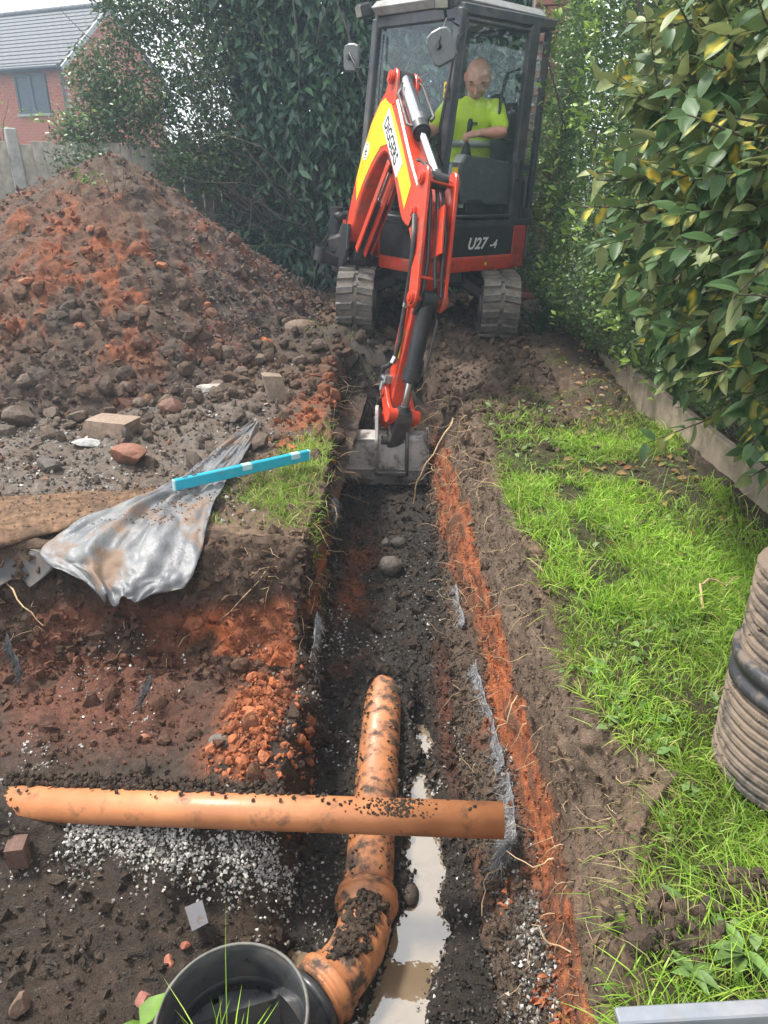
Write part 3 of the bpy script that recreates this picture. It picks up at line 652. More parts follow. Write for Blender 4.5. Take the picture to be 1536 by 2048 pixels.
def grass(n, mask, lmin, lmax, seed, edge=False, straw=.06, wd=.0016, bendv=.9, leanv=.7, bright=1.0):
    r = np.random.default_rng(seed); p, nn, i = pick(n, mask, GP, GN, GA, r, .012)
    cell = np.floor(p[:, :2]/.055); hh = _h(cell[:, 0].astype(int), cell[:, 1].astype(int), cell[:, 0].astype(int)*0, 5)*2*np.pi
    lean = np.stack([np.cos(hh), np.sin(hh)], 1)*leanv*r.random((n, 1)) + r.normal(size=(n, 2))*.45
    if edge: lean[:, 0] -= .3
    ln = lmin + (lmax-lmin)*r.random(n)**1.3; c = GREEN[r.integers(0, len(GREEN), n)]*(1 + r.uniform(-.25, .25, (n, 1)))
    pn = fbm(p[:, 0]*3, p[:, 1]*3, 0*ln, 3, 151); c = c*(1 + .5*pn[:, None])
    s = r.random(n) < straw; c[s] = STRAW[r.integers(0, 2, s.sum())]
    return blades(p, nn, lean, ln, wd*(.7 + .7*r.random(n)), bendv*(.25 + r.random(n)), c*bright, r)
lawn = Mright*(px_ > xe + .015)*(py_ < 4.7)*(px_ < 1.44)
eprox = sstep(.0, .11, px_ - xe)
den = eprox*np.clip(.55 + 1.5*NNC + .8*NNA, .0, 1.3)*sstep(4.7, 3.0, py_ + .5*NNA)
bare = 1 - np.exp(-((px_-1.2)/.22)**2 - ((py_-3.0)/.35)**2)*.9
bare = bare*(1 - .85*np.exp(-((px_-.5)/.06)**2 - ((py_-2.66)/.08)**2))*(1 - .8*np.exp(-((px_-.78)/.09)**2 - ((py_-2.5)/.07)**2))*(1 - .8*np.exp(-((px_-.62)/.07)**2 - ((py_-1.93)/.05)**2))
Mg = lawn*bare
edge = lawn*sstep(.13, .02, px_ - xe)*(py_ < 3.6)
LP = np.exp(-((px_+.62)/.10)**2 - ((py_-3.55)/.40)**2) + .8*np.exp(-((px_+.75)/.12)**2 - ((py_-3.25)/.18)**2) + .45*np.exp(-((px_+.60)/.1)**2 - ((py_-2.95)/.1)**2)
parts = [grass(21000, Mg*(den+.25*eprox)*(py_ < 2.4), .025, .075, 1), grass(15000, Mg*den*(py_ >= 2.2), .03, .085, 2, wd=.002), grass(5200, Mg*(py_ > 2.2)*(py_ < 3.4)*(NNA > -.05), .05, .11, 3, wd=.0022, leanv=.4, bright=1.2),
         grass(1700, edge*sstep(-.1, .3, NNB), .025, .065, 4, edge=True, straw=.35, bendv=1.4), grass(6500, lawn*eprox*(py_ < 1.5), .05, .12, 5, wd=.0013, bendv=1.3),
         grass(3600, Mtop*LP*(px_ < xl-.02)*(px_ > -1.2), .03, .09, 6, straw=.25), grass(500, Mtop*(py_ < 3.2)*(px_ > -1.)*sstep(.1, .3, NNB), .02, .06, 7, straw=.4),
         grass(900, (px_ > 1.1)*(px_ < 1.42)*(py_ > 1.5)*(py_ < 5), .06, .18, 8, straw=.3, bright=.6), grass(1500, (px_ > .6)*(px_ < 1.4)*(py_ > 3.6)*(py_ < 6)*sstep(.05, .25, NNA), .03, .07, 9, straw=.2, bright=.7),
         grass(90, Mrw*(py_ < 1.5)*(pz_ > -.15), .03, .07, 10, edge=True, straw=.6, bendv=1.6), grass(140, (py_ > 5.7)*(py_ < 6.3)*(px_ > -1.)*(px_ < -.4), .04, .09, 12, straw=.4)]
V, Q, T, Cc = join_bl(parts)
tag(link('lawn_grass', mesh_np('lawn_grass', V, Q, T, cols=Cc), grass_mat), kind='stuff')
# broad weeds in the lawn: small flat leaves
def leaf_tpl(ratio=.45, fold=.12, droop=.25, seg=3):
    """a pointed oval leaf along +Y, length 1: rows of three points and a tip"""
    t = np.linspace(0, 1, seg+1); w = np.sin(np.pi*np.clip(t, 0, 1)**.8)*ratio*.5; w[0] = .02
    V = []
    for k in range(seg):
        z = -droop*t[k]**2; V += [(-w[k], t[k], z + fold*w[k]*2), (0, t[k], z), (w[k], t[k], z + fold*w[k]*2)]
    V.append((0, 1, -droop)); q = []; tr_ = []
    for k in range(seg-1):
        a = 3*k; q += [(a, a+1, a+4, a+3), (a+1, a+2, a+5, a+4)]
    a = 3*(seg-1); tr_ = [(a, a+1, a+3), (a+1, a+2, a+3)]
    return np.array(V), np.array(q), np.array(tr_)
def leaves(pos, dirs, roll, size, cols, tpl, tipcol=None):
    tv, tq, tt = tpl; n = len(pos); R = aim(np.asarray(dirs, float), np.asarray(roll))
    V = np.einsum('nij,vj->nvi', R, tv)*np.asarray(size)[:, None, None] + pos[:, None]
    b = (np.arange(n)*len(tv))[:, None, None]
    Cc = np.repeat(np.asarray(cols)[:, None], len(tv), 1)
    return V.reshape(-1, 3), (tq[None]+b).reshape(-1, 4), (tt[None]+b).reshape(-1, 3), Cc.reshape(-1, 3)
r = np.random.default_rng(77)
p, nn, i = pick(900, Mg*(den+.3)*sstep(-.1, .3, NNB), GP, GN, GA, r, .01); n = len(p)
a = r.uniform(0, 2*np.pi, n); dd_ = np.stack([np.cos(a), np.sin(a), r.uniform(.1, .7, n)], 1)
lv = leaves(p + [0, 0, .012], dd_, r.uniform(-.5, .5, n), r.uniform(.015, .045, n), np.array([(.16, .27, .07), (.22, .32, .12), (.12, .22, .05)])[r.integers(0, 3, n)], leaf_tpl(.6))
V, Q, T, Cc = lv; tag(link('lawn_weeds', mesh_np('lawn_weeds', V, Q, T, cols=Cc), grass_mat), kind='stuff')
p, nn, i = pick(420, (px_ > .5)*(px_ < 1.42)*(py_ > 2.6)*(py_ < 7)*sstep(.4, 1.1, px_), GP, GN, GA, r, .02); n = len(p); a = r.uniform(0, 2*np.pi, n)
V, Q, T, Cc = leaves(p + [0, 0, .01], np.stack([np.cos(a), np.sin(a), r.uniform(-.1, .3, n)], 1), r.uniform(-1, 1, n), r.uniform(.03, .07, n), np.array([(.35, .22, .10), (.30, .15, .07), (.42, .34, .12), (.2, .13, .07)])[r.integers(0, 4, n)], leaf_tpl(.5, .3, .2))
tag(link('fallen_leaves', mesh_np('fallen_leaves', V, Q, T, cols=Cc), grass_mat), kind='stuff')
# ------------------------------------------------------------------ roots hanging out of the cut soil
root_mat = mat('root_bark', (.42, .29, .16), .8, var=.3, nscale=40)
def ground_at(x, y):
    """height of the finished ground, from its own grid"""
    i = int(np.clip(np.searchsorted(yy, y), 1, ROWS-1)); return float(np.interp(x, GP[i, :, 0], GP[i, :, 2]))
def wander(p, d, ln, r, n=7, g=-.25, k=.45):
    p = np.array(p, float); d = np.array(d, float); out = [p.copy()]
    for _ in range(n):
        d = d/np.linalg.norm(d) + r.normal(size=3)*k + np.array([0, 0, g]); d /= np.linalg.norm(d); p = p + d*ln/n; out.append(p.copy())
    return out
r = np.random.default_rng(31); mb = MB()
pp, nn, i = pick(560, 1.3*Mrw*(pz_ > zo-.12)*(py_ < 5.2) + 1.2*Mleft*(px_ > xle-.06)*(pz_ > -.35)*(pz_ < -.01)*(py_ > 2.3) + .6*Mleft*(py_ > 2.36)*(py_ < 2.8)*(pz_ < -.03)*(px_ > -1.8) + .8*fe*(pz_ < 0), GP, GN, GA, r, .003)
for k in range(len(pp)):
    sc = r.uniform(.03, .13)*(1 + .25*pp[k, 1]); q = wander(pp[k] - nn[k]*.01, nn[k]*.9 + r.normal(size=3)*.5 + np.array([0, 0, -.2]), sc, r, 5); rad = r.uniform(.0007, .0017)*(1 + .15*pp[k, 1])
    mb.tube(q, list(np.linspace(rad, rad*.35, len(q))), 4, caps=False)
tag(mb.build('hair_roots', root_mat, None), kind='stuff')
def root(pts, rad, label, group=None):
    pts = [np.array(p, float) for p in pts]; out = []
    for a, b in zip(pts[:-1], pts[1:]):
        for t in (0, .33, .66): out.append(a + (b-a)*t + r.normal(size=3)*.006)
    out.append(pts[-1]); o = MB().tube(out, list(np.linspace(rad, rad*.45, len(out))), 6).build('root', root_mat, None, at=pts[0]); tag(o, label, 'root', group)
# ================================================================== the excavator
ORANGE = mat('orange_paint', (.60, .052, .018), .36, var=.12, dirt=(.13, .075, .05), dirt_amt=.75, dscale=7, dlo=.50, dhi=.68, coat=.2, bump=.0005, bscale=120)
BLACKP = mat('black_paint', (.022, .023, .026), .38, var=.2, dirt=(.11, .085, .065), dirt_amt=.5, dscale=5, dlo=.52, dhi=.7)
CABP = mat('cab_paint', (.045, .05, .06), .4, var=.15, dirt=(.16, .14, .12), dirt_amt=.45, dscale=7)
GREYP = mat('grey_plastic', (.10, .105, .115), .5, var=.12, dirt=(.17, .14, .11), dirt_amt=.5)
ROOFP = mat('dusty_roof_paint', (.30, .30, .29), .6, var=.15, dirt=(.20, .18, .15), dirt_amt=.7, dscale=4)
RUBBER = mat('muddy_rubber', (.075, .07, .065), .75, var=.25, dirt=(.19, .155, .125), dirt_amt=.9, dscale=9, dlo=.40, dhi=.6, bump=.004, bscale=40)
CHROME = mat('bright_steel', (.62, .63, .65), .16, metal=1., var=.05)
BARREL = mat('silver_cylinder_paint', (.42, .43, .45), .22, metal=.85, var=.06, dirt=(.14, .11, .09), dirt_amt=.35, dscale=8, dlo=.58)
STEEL = mat('worn_bucket_steel', (.46, .43, .40), .5, metal=.25, var=.3, nscale=14, dirt=(.075, .05, .036), dirt_amt=.92, dscale=7, dlo=.45, dhi=.60, bump=.002, bscale=50)
DKSTEEL = mat('dark_steel', (.09, .085, .08), .5, metal=.5, var=.3, dirt=(.08, .055, .04), dirt_amt=.8, dscale=10)
HOSE = mat('black_hose', (.025, .025, .027), .45, var=.2, dirt=(.10, .08, .06), dirt_amt=.4, dscale=14)
YELLOW = mat('yellow_decal', (.72, .50, .012), .4, var=.10, dirt=(.2, .14, .07), dirt_amt=.25, dlo=.58)
WHITE = mat('white_print', (.78, .78, .76), .5, var=.05); BLACKI = mat('black_print', (.012, .012, .014), .5, var=.1)
REDP = mat('red_plastic', (.5, .03, .025), .4); LAMP = mat('lamp_lens', (.55, .52, .46), .12, metal=.6, var=.2); MIRB = mat('mirror_back', (.12, .125, .13), .45, var=.15)
SEATM = mat('seat_vinyl', (.03, .032, .036), .6)
def glass_mat(name='glass', tint=(.93, .96, .955), refl=.10):
    m = bpy.data.materials.new(name); m.use_nodes = True; n = m.node_tree; n.nodes.clear(); N = n.nodes.new
    o = N('ShaderNodeOutputMaterial'); t = N('ShaderNodeBsdfTransparent'); t.inputs['Color'].default_value = (*tint, 1); g = N('ShaderNodeBsdfGlossy'); g.inputs['Roughness'].default_value = .03; g.inputs['Color'].default_value = (.9, .95, 1, 1)
    f0 = N('ShaderNodeLayerWeight'); f0.inputs['Blend'].default_value = .12; f = N('ShaderNodeMapRange'); f.inputs['To Min'].default_value = .012; f.inputs['To Max'].default_value = .30; n.links.new(f0.outputs['Facing'], f.inputs['Value']); x = N('ShaderNodeMixShader')
    n.links.new(f.outputs['Result'], x.inputs['Fac']); n.links.new(t.outputs['BSDF'], x.inputs[1]); n.links.new(g.outputs['BSDF'], x.inputs[2]); n.links.new(x.outputs['Shader'], o.inputs['Surface'])
    return m
GLASS = glass_mat()
UX, UY, UZ, UA, UR, UP = .004, 7.147, .192, .831, .045, .029
def tilt(x, y, z):
    X = x*math.cos(UR) + z*math.sin(UR); Z = -x*math.sin(UR) + z*math.cos(UR)
    return Vector((UX + X, UY + y*math.cos(UP) - Z*math.sin(UP), UZ + y*math.sin(UP) + Z*math.cos(UP)))
def U(L_, F_, z): return tilt(L_*math.cos(UA) - F_*math.sin(UA), -L_*math.sin(UA) - F_*math.cos(UA), z)
UL = (U(1, 0, 0) - U(0, 0, 0)); UF = (U(0, 1, 0) - U(0, 0, 0)); UU = (U(0, 0, 1) - U(0, 0, 0))
XT = (tilt(1, 0, 0) - tilt(0, 0, 0)); YT = (tilt(0, 1, 0) - tilt(0, 0, 0))
exc = empty('excavator', U(0, 0, 0), 'orange and dark grey mini excavator with cab digging at the end of the trench', 'excavator')
def ubox(mb, lo, hi, bev=0.):
    c = [(a+b)/2 for a, b in zip(lo, hi)]; h = [(b-a)/2 for a, b in zip(lo, hi)]
    return mb.frame_box(U(*c), UL, UF, UU, h[0], h[1], h[2], bev)
def uprism(mb, plan, z0, z1, bev=0.): 
    return mb.prism([U(p[0], p[1], (z0+z1)/2) for p in plan], UU, z1-z0, bev=bev)
def upart(name, fn, m, parent=exc):
    mb = MB(); fn(mb); return mb.build(name, m, parent)
# ---- tracks
lug_me = None
def track(cx):
    mb = MB(); y0, y1, zc, r_, w = -1.08, .92, .238, .25, .30
    path = []
    for k in range(13): t = math.pi/2 + math.pi*k/12; path.append((y0 + r_ + r_*math.cos(t), zc + r_*math.sin(t)*1.0))
    for k in range(1, 12): path.append((lerp(y0+r_, y1-r_, k/12), zc - r_))
    for k in range(13): t = -math.pi/2 + math.pi*k/12; path.append((y1 - r_ + r_*math.cos(t), zc + r_*math.sin(t)))
    for k in range(1, 12): path.append((lerp(y1-r_, y0+r_, k/12), zc + r_ - .018*math.sin(math.pi*k/12)))
    m = len(path); vs = []
    for i in range(m):
        a = np.array(path[i]); d = np.array(path[(i+1) % m]) - np.array(path[i-1]); d /= np.linalg.norm(d); nrm = np.array([-d[1], d[0]])
        inn = a + nrm*.022; out = a - nrm*.0
        for px2, q in ((-w/2, inn), (-w/2, out), (w/2, out), (w/2, inn)): vs.append(tilt(cx + px2, q[0], q[1]))
    fs = []
    for i in range(m):
        j = (i+1) % m
        for k in range(4): fs.append((i*4+k, i*4+(k+1) % 4, j*4+(k+1) % 4, j*4+k))
    mb.add(vs, fs, False); tr = mb.build('track', RUBBER, exc)
    # lugs: half bars either side of the guide strip
    ln = [0]; 
    for i in range(m): ln.append(ln[-1] + math.dist(path[i], path[(i+1) % m]))
    tot = ln[-1]; n = 38; global lug_me
    if lug_me is None:
        h, a, b = .024, .046, .030
        v = [(-.068, -a*.55, -.004), (.068, -a*.95, -.004), (.068, a*.55, -.004), (-.068, a*.95, -.004), (-.066, -b*.5, h), (.062, -b*1.05, h*.8), (.062, b*.5, h*.8), (-.066, b*1.0, h)]
        lug_me = []
        for s in (1, -1):
            me = bpy.data.meshes.new('tread_lug'); f = [(0, 3, 2, 1), (4, 5, 6, 7), (0, 1, 5, 4), (1, 2, 6, 5), (2, 3, 7, 6), (3, 0, 4, 7)]
            if s < 0: f = [q[::-1] for q in f]
            me.from_pydata([(p[0]*s, p[1], p[2]) for p in v], [], f); me.materials.append(RUBBER); lug_me.append(me)
    w0 = wloc(exc)
    for k in range(n):
        s = tot*(k+.3)/n; i = max(j for j in range(m) if ln[j] <= s); u = (s-ln[i])/max(ln[i+1]-ln[i], 1e-6)
        a = np.array(path[i]); b = np.array(path[(i+1) % m]); q = a + (b-a)*u; d = (b-a)/np.linalg.norm(b-a); nr = np.array([d[1], -d[0]])
        dv = (YT*d[0] + UU*d[1]).normalized(); nv = (YT*nr[0] + UU*nr[1]).normalized(); xv = XT.normalized()
        if dv.cross(nv).dot(xv) < 0: dv = -dv
        for e in (0, 1):
            sx = -1 if e == 0 else 1; p = tilt(cx + sx*.084, q[0], q[1])
            o = link('tread_lug', lug_me[0 if sx > 0 else 1], None, tr); M = Matrix((xv, dv, nv)).transposed().to_4x4(); M.translation = p - w0; o.matrix_local = M
    g = MB()
    for k in range(n):
        s = tot*(k+.8)/n; i = max(j for j in range(m) if ln[j] <= s); u = (s-ln[i])/max(ln[i+1]-ln[i], 1e-6); a = np.array(path[i]); b = np.array(path[(i+1) % m]); q = a + (b-a)*u; d = (b-a)/np.linalg.norm(b-a); nr = np.array([d[1], -d[0]])
        g.frame_box(tilt(cx, q[0]+nr[0]*.004, q[1]+nr[1]*.004), XT, YT*d[0]+UU*d[1], YT*nr[0]+UU*nr[1], .014, .018, .008)
    g.build('guide_strip', RUBBER, tr)['kind'] = 'stuff'
    for (yy_, rr, nm) in ((y0+r_, r_-.03, 'idler_wheel'), (y1-r_, r_-.03, 'drive_sprocket')):
        q = MB(); s = tilt(cx-.1, yy_, zc); e = tilt(cx+.1, yy_, zc); q.cyl(s, e, rr, n=26); q.cyl(tilt(cx-.17, yy_, zc), tilt(cx+.17, yy_, zc), rr*.45, n=18); q.cyl(tilt(cx-.155, yy_, zc), tilt(cx+.155, yy_, zc), rr*.78, n=22); q.build(nm, DKSTEEL, tr)
    q = MB(); q.frame_box(tilt(cx, -.07, zc), XT, YT, UU, .075, .62, .09, .015); q.build('track_frame', BLACKP, tr)
    for k in range(4): MB().cyl(tilt(cx-.1, -.55+.32*k, .10), tilt(cx+.1, -.55+.32*k, .10), .075, n=16).build('track_roller', DKSTEEL, tr)
    return tr
track(-.60); track(.60)
def f_(mb):
    mb.frame_box(tilt(0, -.05, .40), XT, YT, UU, .34, .42, .07, .02); mb.cyl(tilt(0, 0, .42), tilt(0, 0, .56), .30, n=32)
    for s in (-1, 1):
        for yv in (-.38, .30): mb.beam(tilt(s*.26, yv, .40), tilt(s*.56, yv-.04, .24), .16, .10, bev=.015)
    mb.beam(tilt(-.3, -.47, .44), tilt(.3, -.47, .44), .04, .16, bev=.01)
upart('undercarriage', f_, BLACKP)
# ---- upper body
PLAN = [(.74, .54), (.735, .62), (.69, .70), (.5, .76), (.25, .80), (-.05, .81), (-.28, .77), (-.5, .62), (-.68, .42), (-.745, .25), (-.75, -.30), (-.66, -.52), (-.46, -.70), (-.2, -.79), (.05, -.80), (.35, -.76), (.58, -.64), (.71, -.45), (.75, -.25), (.745, .1)]
upart('lower_body', lambda mb: uprism(mb, PLAN, .575, .87, .02), BLACKP)
def ring(z0, z1, out, i0, i1):
    """a band of cover panel following the body edge between two plan corners"""
    def f(mb):
        n = len(PLAN); idx = [i % n for i in range(i0, i1+1)]; A = [Vector((PLAN[i][0], PLAN[i][1], 0)) for i in idx]; c = Vector((0, 0, 0)); vs = []
        for p in A:
            d = (p - c).normalized(); 
            for q, z in ((p + d*out, z0), (p + d*(out+.004), z0+.02), (p + d*(out+.004), z1-.02), (p + d*out, z1), (p - d*.03, z1), (p - d*.03, z0)): vs.append(U(q.x, q.y, z))
        fs = []
        for i in range(len(A)-1):
            for k in range(6): fs.append((i*6+k, i*6+(k+1) % 6, i*6+6+(k+1) % 6, i*6+6+k))
        fs.append(tuple(range(5, -1, -1))); fs.append(tuple(range((len(A)-1)*6, len(A)*6))); mb.add(vs, fs)
    return f
upart('side_skirt', ring(.50, .62, .012, 17, 20), ORANGE); upart('side_skirt', ring(.50, .60, .012, 0, 4), ORANGE)
upart('rear_corner_trim', ring(.60, .85, .014, 17, 18), ORANGE); upart('front_cover', ring(.58, .86, .014, 4, 7), ORANGE); upart('front_cover', ring(.52, .80, .012, 7, 9), ORANGE)
upart('side_panel', ring(.61, .865, .008, 18, 20), BLACKP); upart('front_panel', ring(.60, .865, .008, 0, 3), BLACKP)
def f_(mb): mb.frame_box(U(-.02, .835, .73), UL, UF, UU, .055, .008, .04, .006)
upart('headlight', f_, LAMP)
upart('counterweight', ring(.56, .98, .02, 10, 17), BLACKP)
HOOD = [(-.27, .42), (-.45, .45), (-.64, .32), (-.72, .12), (-.73, -.30), (-.64, -.52), (-.45, -.68), (-.2, -.76), (.05, -.77), (.35, -.73), (.56, -.62), (.66, -.45), (-.26, -.44)]
upart('engine_hood', lambda mb: uprism(mb, HOOD, .86, 1.24, .05), GREYP)
# ---- cab
LR, LL, FF, FB = -.237, .723, .651, -.253
def beamU(mb, p, q, w, h, bev=.008, up=None): mb.beam(U(*p), U(*q), w, h, up or UL, bev)
AR0, AR1 = (LR, FF, .86), (LR, FF-.13, 2.31); AL0, AL1 = (LL, FF, .86), (LL, FF-.13, 2.31); B0, B1 = (LL, FB, .86), (LL, FB-.01, 2.30); C0, C1 = (LL-.04, -.50, .88), (LL-.05, -.50, 2.28); D0, D1 = (LR, -.46, .88), (LR, -.46, 2.28)
cab = upart('cab', lambda mb: [beamU(mb, AR0, AR1, .055, .07), beamU(mb, AL0, AL1, .06, .075), beamU(mb, B0, B1, .10, .06), beamU(mb, C0, C1, .05, .05), beamU(mb, D0, D1, .06, .06), beamU(mb, (LR, FF-.135, 2.285), (LL, FF-.135, 2.285), .06, .08, up=UU),
    beamU(mb, (LL, FF-.12, 2.31), (LL, -.5, 2.32), .06, .07, up=UU), beamU(mb, (LR, FF-.12, 2.31), (LR, -.46, 2.32), .06, .07, up=UU), beamU(mb, (LR, -.47, 2.31), (LL-.05, -.5, 2.31), .06, .06, up=UU), beamU(mb, (LR, FF, .88), (LL, FF, .88), .05, .05, up=UU), beamU(mb, (LL, FF, .875), (LL, -.5, .875), .05, .05, up=UU),
    beamU(mb, (LR, FF-.03, 1.28), (LR+.02, FF-.035, 1.28), .03, .03, up=UU), beamU(mb, (LR, FF, .9), (LR, -.46, .9), .04, .06, up=UU), beamU(mb, (LR, -.46, 1.3), (LL-.05, -.5, 1.3), .04, .05, up=UU)], CABP)
def f_(mb):
    pl = [(LL-.02, FF-.12), (LL-.08, FF-.05), (LR+.04, FF-.03), (LR-.02, FF-.10), (LR-.02, -.44), (LR+.06, -.54), (LL-.14, -.54), (LL-.04, -.44)]
    uprism(mb, pl, 2.325, 2.42, .045)
    for l in (.02, .24, .46): ubox(mb, (l-.05, -.4, 2.415), (l+.05, FF-.18, 2.432), .006)
upart('roof', f_, ROOFP, cab)
def pane(name, a, b, c, d, th=.005, parent=cab):
    A_, B_, C_, D_ = (U(*p) for p in (a, b, c, d)); nn = (B_-A_).cross(D_-A_).normalized()
    o = MB().prism([A_, B_, C_, D_], nn, th).build(name, GLASS, parent); return o
def fl(t): return FF - .13*(t-.86)/1.41
pane('windscreen', (LR+.03, fl(1.28), 1.27), (LL-.035, fl(1.28), 1.27), (LL-.035, fl(2.25), 2.25), (LR+.03, fl(2.25), 2.25))
pane('lower_windscreen', (LR+.03, fl(.92), .91), (LL-.035, fl(.92), .91), (LL-.035, fl(1.24), 1.24), (LR+.03, fl(1.24), 1.24))
pane('side_window', (LR, FF-.06, .95), (LR, -.42, .95), (LR, -.42, 2.24), (LR, FF-.16, 2.24)); pane('rear_window', (LR+.04, -.465, 1.34), (LL-.09, -.49, 1.34), (LL-.09, -.49, 2.24), (LR+.04, -.465, 2.24))
pane('quarter_window', (LL-.01, FB-.05, .95), (LL-.035, -.475, .95), (LL-.04, -.475, 2.24), (LL-.01, FB-.05, 2.26))
upart('windscreen_bar', lambda mb: beamU(mb, (LR+.02, fl(1.255), 1.255), (LL-.03, fl(1.255), 1.255), .022, .028, up=UU, bev=.004), CABP, cab)
# door in the side, a thin frame with glass and a grab rail
def f_(mb):
    P4 = [(LL+.012, FF-.045, .93), (LL+.012, FB+.05, .93), (LL+.012, FB+.05, 2.25), (LL+.012, FF-.17, 2.25)]
    for i in range(4): beamU(mb, P4[i], P4[(i+1) % 4], .022, .045, .006, up=UL)
door = upart('door', f_, CABP)
pane('door_glass', (LL+.012, FF-.07, .955), (LL+.012, FB+.075, .955), (LL+.012, FB+.075, 2.225), (LL+.012, FF-.19, 2.225), parent=door)
upart('grab_rail', lambda mb: mb.tube([U(LL-.03, FB+.07, 2.0), U(LL-.05, FB+.18, 1.96), U(LL-.05, FB+.23, 1.80), U(LL-.05, FB+.23, 1.58), U(LL-.05, FB+.16, 1.50), U(LL-.03, FB+.07, 1.49)], .012, 8), BLACKP, door)
upart('door_latch', lambda mb: ubox(mb, (LL+.02, FB+.0, 1.2), (LL+.055, FB+.05, 1.36), .01), BLACKP, door)
upart('handrail', lambda mb: mb.tube([U(LL+.03, FF-.135, 2.17), U(LL+.06, FF-.06, 2.13), U(LL+.06, FF-.02, 2.0), U(LL+.06, FF+.06, 1.55), U(LL+.06, FF+.05, 1.36), U(LL+.03, FF-.02, 1.30)], .012, 8), BLACKP, cab)
upart('wiper', lambda mb: [mb.tube([U(LR+.12, fl(2.2)+.02, 2.2), U(LR+.13, fl(1.9)+.03, 1.9), U(LR+.16, fl(1.5)+.025, 1.5)], .007, 6), mb.beam(U(LR+.16, fl(1.95)+.014, 1.95), U(LR+.17, fl(1.35)+.014, 1.35), .008, .014, UL)], BLACKP, cab)
upart('floor', lambda mb: ubox(mb, (LR+.02, -.44, .875), (LL-.02, FF-.03, .895)), BLACKP, cab)
def mirror(nm, c, rot, arm, spin=0., big=1.0):
    def f(mb):
        d = (UF*math.cos(rot) + UL*math.sin(rot)).normalized(); s = d.cross(UU).normalized(); u = UU.normalized(); cc = U(*c)
        s, u = s*math.cos(spin) + u*math.sin(spin), u*math.cos(spin) - s*math.sin(spin); poly = [cc + (s*p + u*q)*big for p, q in ((-.055, -.10), (.055, -.10), (.078, -.075), (.085, .05), (.07, .085), (.03, .10), (-.03, .10), (-.07, .085), (-.085, .05), (-.078, -.075))]
        mb.prism(poly, d, .035, bev=.012)
    m = upart(nm, f, MIRB, exc)
    cc = U(*c); upart('mirror_arm', lambda mb: mb.tube([U(*arm[0]), U(*arm[1]), cc + UU*.03 + UF*.03, cc + UF*.035], .0085, 8), BLACKP, m); upart('mirror_knuckle', lambda mb: mb.cyl(cc + UF*.02, cc + UF*.045, .02, n=12), BLACKP, m)
    return m
mirror('mirror', (LR-.19, FF-.02, 2.05), .25, ((LR-.01, FF-.09, 1.98), (LR-.1, FF+.0, 1.97))); 
mm_ = mirror('mirror', (LL+.06, FF+.10, 2.05), .6, ((LL+.01, FF-.10, 2.20), (LL+.05, FF+.06, 2.22)), -.45, 1.12)
def lamp(c, yaw):
    d = (UF*math.cos(yaw) + UL*math.sin(yaw) - UU*.25).normalized(); s = d.cross(UU).normalized(); u = s.cross(d); cc = U(*c)
    b = MB().frame_box(cc, d, s, u, .045, .062, .05, .014).build('work_lamp', BLACKP, exc); MB().frame_box(cc + d*.042, d, s, u, .006, .05, .038, .004).build('lamp_glass', LAMP, b); MB().cyl(cc - u*.05, cc - u*.10 - d*.02, .012, n=8).build('lamp_bracket', BLACKP, b)
lamp((LR-.02, FF+.0, 2.355), -.25); lamp((LL-.03, FF+.02, 2.335), .35)
upart('warning_sticker', lambda mb: mb.frame_box(U(LL-.012, fl(1.80)+.045, 1.80), UL, UF, UU, .022, .004, .05), YELLOW, cab)
upart('warning_symbol', lambda mb: [mb.prism([U(LL-.012+p, fl(1.80)+.051, 1.80+q) for p, q in ((-.014, .008), (.014, .008), (0, .036))], UF, .003), mb.frame_box(U(LL-.012, fl(1.8)+.051, 1.775), UL, UF, UU, .010, .0015, .012)], BLACKI, cab)
# interior
seat = upart('seat', lambda mb: [ubox(mb, (.10, -.40, 1.16), (.58, .06, 1.28), .04), ubox(mb, (.12, -.46, 1.26), (.56, -.34, 1.78), .05), ubox(mb, (.14, -.35, .9), (.54, .0, 1.16), .02)], SEATM, cab)
def console(l0, l1, f0, f1):
    def f(mb):
        prof = [(f0, 1.0), (f1-.06, 1.02), (f1, 1.12), (f1, 1.32), (f1-.05, 1.38), (f0+.1, 1.34), (f0, 1.28)]
        mb.prism([U((l0+l1)/2, a, b) for a, b in prof], UL, l1-l0, bev=.015)
    c = upart('control_console', f, GREYP, cab); l = (l0+l1)/2
    j = MB(); p0 = U(l, f1-.10, 1.36); p1 = U(l, f1-.10, 1.46); p2 = U(l, f1-.12, 1.60)
    for k in range(6): j.cyl(p0.lerp(p1, k/6), p0.lerp(p1, (k+.55)/6), .050-.005*k, .046-.005*k, n=14); j.cyl(p0.lerp(p1, (k+.55)/6), p0.lerp(p1, (k+1)/6), .046-.005*k, .045-.005*k, n=14, caps=False)
    j.tube([p1, p1.lerp(p2, .4), p2, p2 + UU*.03], [.013, .016, .023, .015], 10); j.build('joystick', BLACKI, cab); return c
console(.58, .70, -.28, .38); console(-.10, .04, -.28, .36)
upart('console_sticker', lambda mb: ubox(mb, (.604, .379, 1.245), (.672, .386, 1.285)), YELLOW, cab)
upart('safety_lever', lambda mb: [mb.tube([U(.60, .42, 1.22), U(.60, .46, 1.34)], .009, 8), mb.tube([U(.60, .46, 1.34), U(.60, .475, 1.385), U(.59, .49, 1.41)], .013, 8)], REDP, cab)
upart('travel_levers', lambda mb: [mb.tube([U(.22 + k, .36, .9), U(.22 + k, .38, 1.2), U(.2 + k, .34, 1.45)], .010, 8) for k in (0, .08)], BLACKI, cab)
upart('monitor', lambda mb: ubox(mb, (-.18, .44, 1.30), (-.06, .52, 1.46), .012), BLACKI, cab)
upart('paper_notice', lambda mb: ubox(mb, (.60, .30, .99), (.68, .306, 1.05)), WHITE, cab)
